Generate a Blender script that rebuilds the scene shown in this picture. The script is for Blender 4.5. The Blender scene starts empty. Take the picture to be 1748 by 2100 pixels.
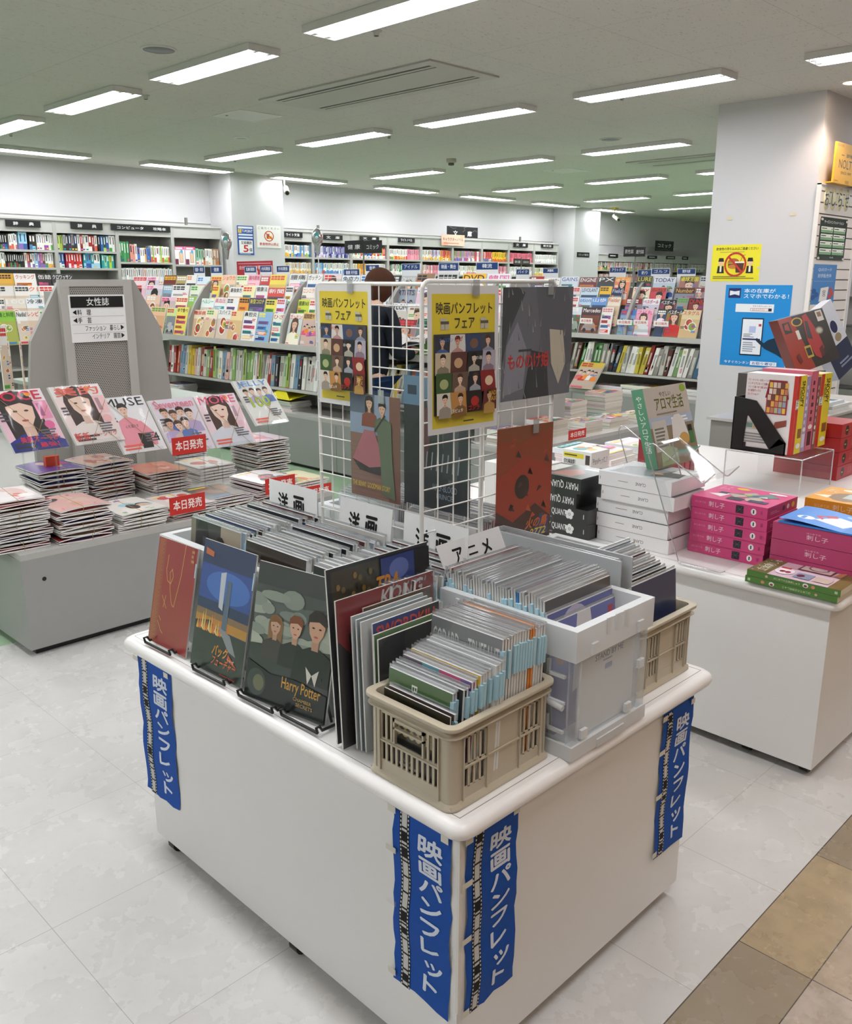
import bpy, math, random
from mathutils import Vector as Vec, Matrix

sc = bpy.context.scene
COL = sc.collection
rnd = random.Random(11)

# ------------------------------------------------------------------ camera
CAM = Vec((0, 0, 1.5))
PITCH, AZ, ROLL, FPX = math.radians(14.61), math.radians(44.6), math.radians(0.15), 1820.0
_r = Vec((math.sin(AZ), -math.cos(AZ), 0))
FWD = Vec((math.cos(AZ) * math.cos(PITCH), math.sin(AZ) * math.cos(PITCH), -math.sin(PITCH)))
_u = _r.cross(FWD)
RGT = _r * math.cos(ROLL) + _u * math.sin(ROLL)
UPV = _u * math.cos(ROLL) - _r * math.sin(ROLL)
cd = bpy.data.cameras.new('camera')
cd.sensor_fit = 'HORIZONTAL'
cd.sensor_width = 36.0
cd.lens = FPX / 1748 * 36.0
cd.clip_start, cd.clip_end = 0.02, 100
cam = bpy.data.objects.new('camera', cd)
cam.matrix_world = Matrix(((RGT.x, UPV.x, -FWD.x, 0), (RGT.y, UPV.y, -FWD.y, 0), (RGT.z, UPV.z, -FWD.z, 1.5), (0, 0, 0, 1)))
COL.objects.link(cam)
sc.camera = cam

# ------------------------------------------------------------------ light set-up
LAMP = 17.0          # strength of the fluorescent tubes' panels
EXPOSURE = 0.5
sc.view_settings.view_transform = 'Standard'
sc.view_settings.look = 'None'
sc.view_settings.gamma = 1.0
sc.view_settings.use_curve_mapping = False
sc.view_settings.exposure = EXPOSURE
w = bpy.data.worlds.new('world')
w.use_nodes = True
w.node_tree.nodes['Background'].inputs[0].default_value = (0.9, 0.95, 1, 1)
w.node_tree.nodes['Background'].inputs[1].default_value = 0.05
sc.world = w
cy = sc.cycles
cy.max_bounces = 7
cy.diffuse_bounces = 4
cy.glossy_bounces = 3
cy.transmission_bounces = 4
cy.transparent_max_bounces = 20
cy.caustics_reflective = False
cy.caustics_refractive = False
cy.sample_clamp_indirect = 6.0
cy.use_denoising = True


def hit(px, py, axis, val):
    """Point of the plane axis = val seen at picture position (px, py)."""
    d = FWD * FPX + RGT * (px - 874) - UPV * (py - 1050)
    return CAM + d * ((val - CAM[axis]) / d[axis])


# ------------------------------------------------------------------ colour and materials
def lin(h):
    h = h.lstrip('#')
    o = []
    for i in (0, 2, 4):
        c = int(h[i:i + 2], 16) / 255
        o.append(c / 12.92 if c <= 0.04045 else ((c + 0.055) / 1.055) ** 2.4)
    return tuple(o)


_lc = {}


def L(h):
    if not isinstance(h, str):
        return h
    if h not in _lc:
        _lc[h] = lin(h)
    return _lc[h]


def mix(a, b, t):
    a, b = L(a), L(b)
    return tuple(a[i] * (1 - t) + b[i] * t for i in range(3))


MATS = {}


def newmat(name):
    m = bpy.data.materials.new(name)
    m.use_nodes = True
    MATS[name] = m
    return m, m.node_tree.nodes, m.node_tree.links, m.node_tree.nodes['Principled BSDF']


def attr_mat(name, rough, spec=0.5, mottle=0.06, scale=40.0, bump=0.0, coat=0.0, metal=0.0):
    m, n, l, b = newmat(name)
    at = n.new('ShaderNodeAttribute'); at.attribute_name = 'Col'
    tc = n.new('ShaderNodeTexCoord')
    no = n.new('ShaderNodeTexNoise'); no.inputs['Scale'].default_value = scale; no.inputs['Detail'].default_value = 4
    l.new(tc.outputs['Object'], no.inputs['Vector'])
    mr = n.new('ShaderNodeMapRange')
    mr.inputs[3].default_value = 1 - mottle; mr.inputs[4].default_value = 1 + mottle * 0.4
    l.new(no.outputs[0], mr.inputs[0])
    vm = n.new('ShaderNodeVectorMath'); vm.operation = 'SCALE'
    l.new(at.outputs['Color'], vm.inputs[0]); l.new(mr.outputs[0], vm.inputs[3])
    l.new(vm.outputs[0], b.inputs['Base Color'])
    b.inputs['Roughness'].default_value = rough
    b.inputs['Specular IOR Level'].default_value = spec
    b.inputs['Metallic'].default_value = metal
    b.inputs['Coat Weight'].default_value = coat
    b.inputs['Coat Roughness'].default_value = 0.08
    if bump:
        bp = n.new('ShaderNodeBump'); bp.inputs['Strength'].default_value = bump; bp.inputs['Distance'].default_value = 0.002
        l.new(no.outputs[0], bp.inputs['Height']); l.new(bp.outputs[0], b.inputs['Normal'])
    return m


attr_mat('print', 0.32, 0.5, 0.03, 25)
attr_mat('paper', 0.7, 0.3, 0.05, 60)
attr_mat('wrapped', 0.3, 0.55, 0.03, 25, coat=0.55)
attr_mat('paint', 0.42, 0.45, 0.04, 18)
attr_mat('laminate', 0.28, 0.5, 0.025, 6)
attr_mat('plastic', 0.38, 0.5, 0.04, 20)
attr_mat('cloth', 0.9, 0.15, 0.2, 90, bump=0.3)
attr_mat('skin', 0.55, 0.4, 0.06, 30)
attr_mat('foil', 0.18, 0.6, 0.05, 12, metal=0.85)


def clear_mat(name, tint, edge, gloss, rough=0.06, crumple=0.15):
    """Thin clear plastic: mostly see-through, shiny and denser at grazing angles."""
    m, n, l, b = newmat(name)
    n.remove(b)
    out = n['Material Output']
    tr = n.new('ShaderNodeBsdfTransparent'); tr.inputs[0].default_value = (*tint, 1)
    gl = n.new('ShaderNodeBsdfGlossy'); gl.inputs['Roughness'].default_value = rough
    di = n.new('ShaderNodeBsdfDiffuse'); di.inputs[0].default_value = (*edge, 1)
    lw = n.new('ShaderNodeLayerWeight'); lw.inputs[0].default_value = 0.25
    no = n.new('ShaderNodeTexNoise'); no.inputs['Scale'].default_value = 9
    tc = n.new('ShaderNodeTexCoord'); l.new(tc.outputs['Object'], no.inputs['Vector'])
    bp = n.new('ShaderNodeBump'); bp.inputs['Strength'].default_value = crumple; bp.inputs['Distance'].default_value = 0.01
    l.new(no.outputs[0], bp.inputs['Height']); l.new(bp.outputs[0], gl.inputs['Normal'])
    m1 = n.new('ShaderNodeMixShader'); m2 = n.new('ShaderNodeMixShader')
    mr = n.new('ShaderNodeMapRange'); mr.inputs[3].default_value = gloss; mr.inputs[4].default_value = min(0.9, gloss * 5)
    l.new(lw.outputs['Facing'], mr.inputs[0])
    m1.inputs[0].default_value = gloss * 0.8
    l.new(tr.outputs[0], m1.inputs[1]); l.new(di.outputs[0], m1.inputs[2])
    l.new(mr.outputs[0], m2.inputs[0]); l.new(m1.outputs[0], m2.inputs[1]); l.new(gl.outputs[0], m2.inputs[2])
    l.new(m2.outputs[0], out.inputs[0])
    return m


clear_mat('film', (0.985, 0.985, 0.985), (0.8, 0.82, 0.83), 0.022, 0.1)
clear_mat('sleeve_film', (0.9, 0.91, 0.92), (0.86, 0.87, 0.88), 0.22, 0.2, 0.05)
clear_mat('acrylic', (0.94, 0.95, 0.95), (0.85, 0.87, 0.88), 0.03, 0.03, 0.02)
clear_mat('acrylic_edge', (0.75, 0.77, 0.77), (0.85, 0.87, 0.87), 0.45, 0.1)


def milky_mat(name, col, clear):
    """Frosted polypropylene: part see-through, part white and translucent."""
    m, n, l, b = newmat(name)
    out = n['Material Output']
    b.inputs['Base Color'].default_value = (*col, 1); b.inputs['Roughness'].default_value = 0.35
    tl = n.new('ShaderNodeBsdfTranslucent'); tl.inputs[0].default_value = (*col, 1)
    tr = n.new('ShaderNodeBsdfTransparent'); tr.inputs[0].default_value = (0.95, 0.97, 0.98, 1)
    no = n.new('ShaderNodeTexNoise'); no.inputs['Scale'].default_value = 30
    tc = n.new('ShaderNodeTexCoord'); l.new(tc.outputs['Object'], no.inputs['Vector'])
    bp = n.new('ShaderNodeBump'); bp.inputs['Strength'].default_value = 0.15; bp.inputs['Distance'].default_value = 0.002
    l.new(no.outputs[0], bp.inputs['Height']); l.new(bp.outputs[0], b.inputs['Normal'])
    m1 = n.new('ShaderNodeMixShader'); m1.inputs[0].default_value = 0.3
    l.new(b.outputs[0], m1.inputs[1]); l.new(tl.outputs[0], m1.inputs[2])
    m2 = n.new('ShaderNodeMixShader'); m2.inputs[0].default_value = clear
    l.new(m1.outputs[0], m2.inputs[1]); l.new(tr.outputs[0], m2.inputs[2]); l.new(m2.outputs[0], out.inputs[0])
    return m


milky_mat('milky', (0.84, 0.86, 0.86), 0.04)
milky_mat('milky_panel', (0.9, 0.91, 0.92), 0.76)

m, n, l, b = newmat('lamp_glow')
b.inputs['Base Color'].default_value = (1, 1, 1, 1)
b.inputs['Emission Color'].default_value = (0.95, 0.96, 1.0, 1)
b.inputs['Emission Strength'].default_value = LAMP
m, n, l, b = newmat('warm_glow')
b.inputs['Base Color'].default_value = (1, 1, 1, 1)
b.inputs['Emission Color'].default_value = (1.0, 0.72, 0.5, 1)
b.inputs['Emission Strength'].default_value = 18


def node_math(n, l, op, a, b=None, c=None):
    x = n.new('ShaderNodeMath'); x.operation = op
    for i, v in enumerate((a, b, c)):
        if v is None:
            continue
        if isinstance(v, (int, float)):
            x.inputs[i].default_value = v
        else:
            l.new(v, x.inputs[i])
    return x.outputs[0]


def node_mix(n, l, fac, a, b):
    x = n.new('ShaderNodeMix'); x.data_type = 'RGBA'
    for i, v in ((0, fac), (6, a), (7, b)):
        if isinstance(v, (int, float)):
            x.inputs[i].default_value = v
        elif isinstance(v, tuple):
            x.inputs[i].default_value = (*v, 1)
        else:
            l.new(v, x.inputs[i])
    return x.outputs[2]


def joint(n, l, coord, off, pitch, half):
    """1 on a joint line of a grid along one axis."""
    a = node_math(n, l, 'SUBTRACT', coord, off)
    a = node_math(n, l, 'DIVIDE', a, pitch)
    f = node_math(n, l, 'FRACT', a)
    f = node_math(n, l, 'SUBTRACT', f, 0.5)
    f = node_math(n, l, 'ABSOLUTE', f)
    return node_math(n, l, 'GREATER_THAN', f, 0.5 - half / pitch), node_math(n, l, 'FLOOR', a)


def floor_mat():
    m, n, l, b = newmat('floor_tiles')
    tc = n.new('ShaderNodeTexCoord')
    sp = n.new('ShaderNodeSeparateXYZ'); l.new(tc.outputs['Object'], sp.inputs[0])
    X, Y = sp.outputs[0], sp.outputs[1]
    def noise(scale, detail=5, rough=0.6, stretch=None):
        no = n.new('ShaderNodeTexNoise'); no.inputs['Scale'].default_value = scale
        no.inputs['Detail'].default_value = detail; no.inputs['Roughness'].default_value = rough
        if stretch:
            mp = n.new('ShaderNodeMapping'); mp.inputs['Scale'].default_value = stretch
            mp.inputs['Rotation'].default_value = (0, 0, 0.6)
            l.new(tc.outputs['Object'], mp.inputs[0]); l.new(mp.outputs[0], no.inputs['Vector'])
        else:
            l.new(tc.outputs['Object'], no.inputs['Vector'])
        return no.outputs[0]
    def rng(v, a0, a1, b0, b1):
        r = n.new('ShaderNodeMapRange'); r.inputs[1].default_value = a0; r.inputs[2].default_value = a1
        r.inputs[3].default_value = b0; r.inputs[4].default_value = b1; l.new(v, r.inputs[0]); return r.outputs[0]
    # white vinyl tiles
    wx, cx = joint(n, l, X, 0.656, 0.4517, 0.0009)
    wy, cyy = joint(n, l, Y, 0.543, 0.4517, 0.0009)
    wl = node_math(n, l, 'MAXIMUM', wx, wy)
    wcol = node_mix(n, l, rng(noise(1.3, 6), 0.35, 0.7, 0, 1), lin('#cfcecb'), lin('#c3c1bd'))
    wcol = node_mix(n, l, rng(noise(45, 4), 0.55, 0.75, 0, 0.35), wcol, lin('#bdb9b0'))
    wcol = node_mix(n, l, rng(noise(9, 8, 0.75, (1, 9, 1)), 0.66, 0.74, 0, 0.4), wcol, lin('#a9a59d'))
    wcol = node_mix(n, l, node_math(n, l, 'MULTIPLY', wl, 0.6), wcol, lin('#8a857d'))
    # beige passage tiles
    bx, bcx = joint(n, l, X, 1.776, 0.456, 0.0013)
    by, bcy = joint(n, l, Y, 0.543, 0.456, 0.0013)
    bl = node_math(n, l, 'MAXIMUM', bx, by)
    wn = n.new('ShaderNodeTexWhiteNoise'); wn.noise_dimensions = '2D'
    cb = n.new('ShaderNodeCombineXYZ'); l.new(bcx, cb.inputs[0]); l.new(bcy, cb.inputs[1]); l.new(cb.outputs[0], wn.inputs['Vector'])
    row1 = node_math(n, l, 'GREATER_THAN', Y, 0.543)
    odd = node_math(n, l, 'GREATER_THAN', node_math(n, l, 'ABSOLUTE', node_math(n, l, 'SUBTRACT', X, 2.004)), 0.228)
    r1 = node_mix(n, l, odd, lin('#ab9777'), lin('#948672'))
    far = node_math(n, l, 'GREATER_THAN', X, 1.776)
    r2 = node_mix(n, l, far, lin('#b5a79b'), lin('#b09e8a'))
    bcol = node_mix(n, l, row1, r2, r1)
    bcol = node_mix(n, l, rng(noise(14, 8, 0.65), 0.4, 0.62, 0, 0.5), bcol, lin('#8f8066'))
    bcol = node_mix(n, l, rng(noise(30, 6, 0.6), 0.6, 0.75, 0, 0.4), bcol, lin('#c9b797'))
    bcol = node_mix(n, l, bl, bcol, lin('#4d443a'))
    edge = node_math(n, l, 'LESS_THAN', node_math(n, l, 'ABSOLUTE', node_math(n, l, 'SUBTRACT', Y, 0.714)), 0.0014)
    bcol = node_mix(n, l, edge, bcol, lin('#4d443a'))
    # green carpet tiles between the racks
    gcol = node_mix(n, l, rng(noise(120, 3), 0.3, 0.7, 0, 1), lin('#8fae8c'), lin('#a3bd9d'))
    isb = node_math(n, l, 'LESS_THAN', Y, 0.7154)
    isg = node_math(n, l, 'GREATER_THAN', Y, 3.725)
    c = node_mix(n, l, isb, wcol, bcol)
    c = node_mix(n, l, isg, c, gcol)
    l.new(c, b.inputs['Base Color'])
    ro = rng(noise(6, 5), 0.3, 0.7, 0.2, 0.34)
    ro = node_math(n, l, 'ADD', ro, node_math(n, l, 'MULTIPLY', isg, 0.1))
    l.new(ro, b.inputs['Roughness'])
    b.inputs['Specular IOR Level'].default_value = 0.45
    bp = n.new('ShaderNodeBump'); bp.inputs['Strength'].default_value = 0.08; bp.inputs['Distance'].default_value = 0.002
    l.new(noise(5, 3), bp.inputs['Height']); l.new(bp.outputs[0], b.inputs['Normal'])


def ceiling_mat():
    m, n, l, b = newmat('ceiling_board')
    tc = n.new('ShaderNodeTexCoord')
    sp = n.new('ShaderNodeSeparateXYZ'); l.new(tc.outputs['Object'], sp.inputs[0])
    jx, _ = joint(n, l, sp.outputs[0], 2.90, 0.885, 0.0016)
    jy, _ = joint(n, l, sp.outputs[1], 3.234, 0.895, 0.0016)
    jl = node_math(n, l, 'MAXIMUM', jx, jy)
    mp = n.new('ShaderNodeMapping'); mp.inputs['Scale'].default_value = (1, 2.6, 1); mp.inputs['Rotation'].default_value = (0, 0, 0.35)
    l.new(tc.outputs['Object'], mp.inputs[0])
    no = n.new('ShaderNodeTexNoise'); no.inputs['Scale'].default_value = 34; no.inputs['Detail'].default_value = 3
    l.new(mp.outputs[0], no.inputs['Vector'])
    r = n.new('ShaderNodeMapRange'); r.inputs[1].default_value = 0.63; r.inputs[2].default_value = 0.68
    r.inputs[3].default_value = 0; r.inputs[4].default_value = 0.5
    l.new(no.outputs[0], r.inputs[0])
    n2 = n.new('ShaderNodeTexNoise'); n2.inputs['Scale'].default_value = 160; l.new(tc.outputs['Object'], n2.inputs['Vector'])
    c = node_mix(n, l, n2.outputs[0], lin('#c6c2bb'), lin('#d2cec8'))
    c = node_mix(n, l, r.outputs[0], c, lin('#8f8a83'))
    c = node_mix(n, l, node_math(n, l, 'MULTIPLY', jl, 0.6), c, lin('#8d8880'))
    l.new(c, b.inputs['Base Color'])
    b.inputs['Roughness'].default_value = 0.9
    bp = n.new('ShaderNodeBump'); bp.inputs['Strength'].default_value = 0.4; bp.inputs['Distance'].default_value = 0.004; bp.invert = True
    l.new(r.outputs[0], bp.inputs['Height']); l.new(bp.outputs[0], b.inputs['Normal'])


def wall_mat():
    m, n, l, b = newmat('wall_paper')
    tc = n.new('ShaderNodeTexCoord')
    no = n.new('ShaderNodeTexNoise'); no.inputs['Scale'].default_value = 220; l.new(tc.outputs['Object'], no.inputs['Vector'])
    n2 = n.new('ShaderNodeTexNoise'); n2.inputs['Scale'].default_value = 2.5; n2.inputs['Detail'].default_value = 7; l.new(tc.outputs['Object'], n2.inputs['Vector'])
    r = n.new('ShaderNodeMapRange'); r.inputs[1].default_value = 0.55; r.inputs[2].default_value = 0.8; r.inputs[4].default_value = 0.18
    l.new(n2.outputs[0], r.inputs[0])
    c = node_mix(n, l, no.outputs[0], lin('#cbcacb'), lin('#d3d2d3'))
    c = node_mix(n, l, r.outputs[0], c, lin('#c9c6c0'))
    l.new(c, b.inputs['Base Color'])
    b.inputs['Roughness'].default_value = 0.75
    bp = n.new('ShaderNodeBump'); bp.inputs['Strength'].default_value = 0.12; bp.inputs['Distance'].default_value = 0.001
    l.new(no.outputs[0], bp.inputs['Height']); l.new(bp.outputs[0], b.inputs['Normal'])


def perforated_mat():
    """Grey sheet steel with staggered round holes (object coordinates, panel in the xz plane)."""
    m, n, l, b = newmat('perforated_steel')
    tc = n.new('ShaderNodeTexCoord')
    sp = n.new('ShaderNodeSeparateXYZ'); l.new(tc.outputs['Object'], sp.inputs[0])
    P = 0.0105
    u = node_math(n, l, 'DIVIDE', sp.outputs[0], P)
    v = node_math(n, l, 'DIVIDE', sp.outputs[2], P * 0.866)
    row = node_math(n, l, 'FLOOR', v)
    par = node_math(n, l, 'MULTIPLY', node_math(n, l, 'MODULO', node_math(n, l, 'ADD', row, 1000), 2), 0.5)
    fu = node_math(n, l, 'SUBTRACT', node_math(n, l, 'FRACT', node_math(n, l, 'ADD', node_math(n, l, 'ADD', u, 1000), par)), 0.5)
    fv = node_math(n, l, 'MULTIPLY', node_math(n, l, 'SUBTRACT', node_math(n, l, 'FRACT', node_math(n, l, 'ADD', v, 1000)), 0.5), 0.866)
    d = node_math(n, l, 'SQRT', node_math(n, l, 'ADD', node_math(n, l, 'MULTIPLY', fu, fu), node_math(n, l, 'MULTIPLY', fv, fv)))
    h = node_math(n, l, 'LESS_THAN', d, 0.29)
    c = node_mix(n, l, h, lin('#a9a49c'), lin('#2b2926'))
    l.new(c, b.inputs['Base Color'])
    b.inputs['Roughness'].default_value = 0.45


floor_mat(); ceiling_mat(); wall_mat(); perforated_mat()
# ------------------------------------------------------------------ mesh builder
class M:
    """Collects coloured faces and links them as one mesh object."""
    def __init__(s, xf=None):
        s.v, s.f, s.c, s.m, s.sm, s.xf = [], [], [], [], [], xf

    def add(s, vs, fs, col, mi=0, sm=False):
        o = len(s.v)
        if s.xf is not None:
            vs = [s.xf @ Vec(p) for p in vs]
        s.v += [tuple(p) for p in vs]
        col = L(col)
        for f in fs:
            s.f.append([o + i for i in f]); s.c.append(col); s.m.append(mi); s.sm.append(sm)

    def quad(s, a, b, c, d, col, mi=0):
        s.add([a, b, c, d], [(0, 1, 2, 3)], col, mi)

    def box(s, x0, y0, z0, x1, y1, z1, col, mi=0, faces=None):
        v = [(x0, y0, z0), (x1, y0, z0), (x1, y1, z0), (x0, y1, z0), (x0, y0, z1), (x1, y0, z1), (x1, y1, z1), (x0, y1, z1)]
        F = {'-z': (3, 2, 1, 0), '+z': (4, 5, 6, 7), '-y': (0, 1, 5, 4), '+x': (1, 2, 6, 5), '+y': (2, 3, 7, 6), '-x': (3, 0, 4, 7)}
        for k, f in F.items():
            s.add([v[i] for i in f], [(0, 1, 2, 3)], (faces or {}).get(k, col), mi)

    def slab(s, o, U, V, N, col, faces=None, mi=0):
        """Box from corner o along three edge vectors; faces keys u0 u1 v0 v1 n0 n1."""
        o, U, V, N = Vec(o), Vec(U), Vec(V), Vec(N)
        p = lambda a, b, c: o + U * a + V * b + N * c
        F = {'n0': [(0, 1, 0), (1, 1, 0), (1, 0, 0), (0, 0, 0)], 'n1': [(0, 0, 1), (1, 0, 1), (1, 1, 1), (0, 1, 1)],
             'v0': [(0, 0, 0), (1, 0, 0), (1, 0, 1), (0, 0, 1)], 'v1': [(0, 1, 1), (1, 1, 1), (1, 1, 0), (0, 1, 0)],
             'u0': [(0, 1, 0), (0, 0, 0), (0, 0, 1), (0, 1, 1)], 'u1': [(1, 0, 0), (1, 1, 0), (1, 1, 1), (1, 0, 1)]}
        for k, q in F.items():
            s.add([p(*t) for t in q], [(0, 1, 2, 3)], (faces or {}).get(k, col), mi)

    def prism(s, pts, ext, col, cap=None, mi=0):
        ext = Vec(ext); n = len(pts); pts = [Vec(p) for p in pts]
        q = [p + ext for p in pts]
        s.add(pts, [tuple(range(n))[::-1]], cap or col, mi)
        s.add(q, [tuple(range(n))], cap or col, mi)
        for i in range(n):
            j = (i + 1) % n
            s.add([pts[i], pts[j], q[j], q[i]], [(0, 1, 2, 3)], col, mi)

    def tube(s, path, r, col, n=8, closed=False, mi=0, cap=True):
        P = [Vec(p) for p in path]; k = len(P); vs = []; up = None
        for i in range(k):
            if closed:
                t = P[(i + 1) % k] - P[i - 1]
            else:
                t = P[min(i + 1, k - 1)] - P[max(i - 1, 0)]
            t.normalize()
            if up is None:
                up = t.orthogonal().normalized()
            up = (up - t * up.dot(t))
            up = up.normalized() if up.length > 1e-6 else t.orthogonal().normalized()
            bi = t.cross(up)
            rr = r[i] if isinstance(r, (list, tuple)) else r
            vs += [P[i] + (up * math.cos(2 * math.pi * a / n) + bi * math.sin(2 * math.pi * a / n)) * rr for a in range(n)]
        fs = []
        for i in range(k if closed else k - 1):
            j = (i + 1) % k
            for a in range(n):
                b2 = (a + 1) % n
                fs.append((i * n + a, i * n + b2, j * n + b2, j * n + a))
        s.add(vs, fs, col, mi, True)
        if cap and not closed:
            s.add(vs[:n], [tuple(range(n))[::-1]], col, mi); s.add(vs[-n:], [tuple(range(n))], col, mi)

    def lathe(s, prof, c, col, n=24, mi=0, sm=True):
        """Surface of revolution around the vertical through c; prof = (radius, height) pairs."""
        c = Vec(c); vs = []
        for r, h in prof:
            vs += [c + Vec((r * math.cos(2 * math.pi * a / n), r * math.sin(2 * math.pi * a / n), h)) for a in range(n)]
        fs = [(i * n + a, i * n + (a + 1) % n, (i + 1) * n + (a + 1) % n, (i + 1) * n + a) for i in range(len(prof) - 1) for a in range(n)]
        s.add(vs, fs, col, mi, sm)

    def ball(s, c, r, col, n=14, k=9, mi=0):
        c = Vec(c); r = Vec(r) if not isinstance(r, (int, float)) else Vec((r, r, r)); vs = []
        for i in range(k + 1):
            t = math.pi * i / k
            for a in range(n):
                f = 2 * math.pi * a / n
                vs.append(c + Vec((r.x * math.sin(t) * math.cos(f), r.y * math.sin(t) * math.sin(f), r.z * math.cos(t))))
        s.add(vs, [(i * n + a, (i + 1) * n + a, (i + 1) * n + (a + 1) % n, i * n + (a + 1) % n) for i in range(k) for a in range(n)], col, mi, True)

    def build(s, name, mat, parent=None, origin=None, bevel=0.0):
        xs = list(zip(*s.v))
        if parent is not None:
            o = Vec(parent['_o'])
        elif origin is not None:
            o = Vec(origin)
        else:
            o = Vec(((min(xs[0]) + max(xs[0])) / 2, (min(xs[1]) + max(xs[1])) / 2, min(xs[2])))
        me = bpy.data.meshes.new(name)
        me.from_pydata([(p[0] - o.x, p[1] - o.y, p[2] - o.z) for p in s.v], [], s.f)
        ca = me.color_attributes.new('Col', 'FLOAT_COLOR', 'CORNER')
        buf = []
        for f, c in zip(s.f, s.c):
            buf += (c[0], c[1], c[2], 1.0) * len(f)
        ca.data.foreach_set('color', buf)
        for mm in (mat if isinstance(mat, (list, tuple)) else [mat]):
            me.materials.append(MATS[mm])
        me.polygons.foreach_set('material_index', s.m)
        me.polygons.foreach_set('use_smooth', s.sm)
        me.update()
        ob = bpy.data.objects.new(name, me)
        COL.objects.link(ob)
        ob['_o'] = tuple(o)
        if parent is not None:
            ob.parent = parent
        else:
            ob.location = o
        if bevel:
            bv = ob.modifiers.new('edge', 'BEVEL'); bv.width = bevel; bv.segments = 2; bv.limit_method = 'ANGLE'
        return ob


def thing(name, loc, label=None, cat=None, group=None):
    o = bpy.data.objects.new(name, None)
    o.empty_display_size = 0.05
    COL.objects.link(o)
    o.location = loc
    o['_o'] = tuple(loc)
    if label:
        tag(o, label, cat, group)
    return o


def tag(o, label, cat, group=None, kind=None):
    o['label'] = label
    if cat:
        o['category'] = cat
    if group:
        o['group'] = group
    if kind:
        o['kind'] = kind
    return o


def structure(o, label=None):
    o['kind'] = 'structure'
    if label:
        o['label'] = label
    return o


def ordinal(i):
    a = 'first second third fourth fifth sixth seventh eighth ninth tenth eleventh twelfth thirteenth fourteenth fifteenth sixteenth seventeenth eighteenth nineteenth'.split()
    t = {20: 'twentieth', 30: 'thirtieth', 40: 'fortieth', 50: 'fiftieth', 60: 'sixtieth', 70: 'seventieth', 80: 'eightieth', 90: 'ninetieth'}
    s = {20: 'twenty', 30: 'thirty', 40: 'forty', 50: 'fifty', 60: 'sixty', 70: 'seventy', 80: 'eighty', 90: 'ninety'}
    i += 1
    if i < 20:
        return a[i - 1]
    return t[i] if i in t else s[i // 10 * 10] + '-' + a[i % 10 - 1]


# ------------------------------------------------------------------ flat printed art
_glyph = {}


def glyphs(s, bold):
    k = (s, bold)
    if k not in _glyph:
        cu = bpy.data.curves.new('lettering', 'FONT')
        cu.body = s; cu.size = 1; cu.resolution_u = 2; cu.offset = bold; cu.dimensions = '2D'; cu.fill_mode = 'FRONT'
        o = bpy.data.objects.new('lettering', cu)
        me = o.to_mesh()
        v = [(p.co.x, p.co.y) for p in me.vertices]
        f = [tuple(p.vertices) for p in me.polygons]
        o.to_mesh_clear(); bpy.data.objects.remove(o); bpy.data.curves.remove(cu)
        x0 = min(p[0] for p in v); x1 = max(p[0] for p in v); y0 = min(p[1] for p in v); y1 = max(p[1] for p in v)
        _glyph[k] = (v, f, x0, y0, x1 - x0, y1 - y0)
    return _glyph[k]


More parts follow.
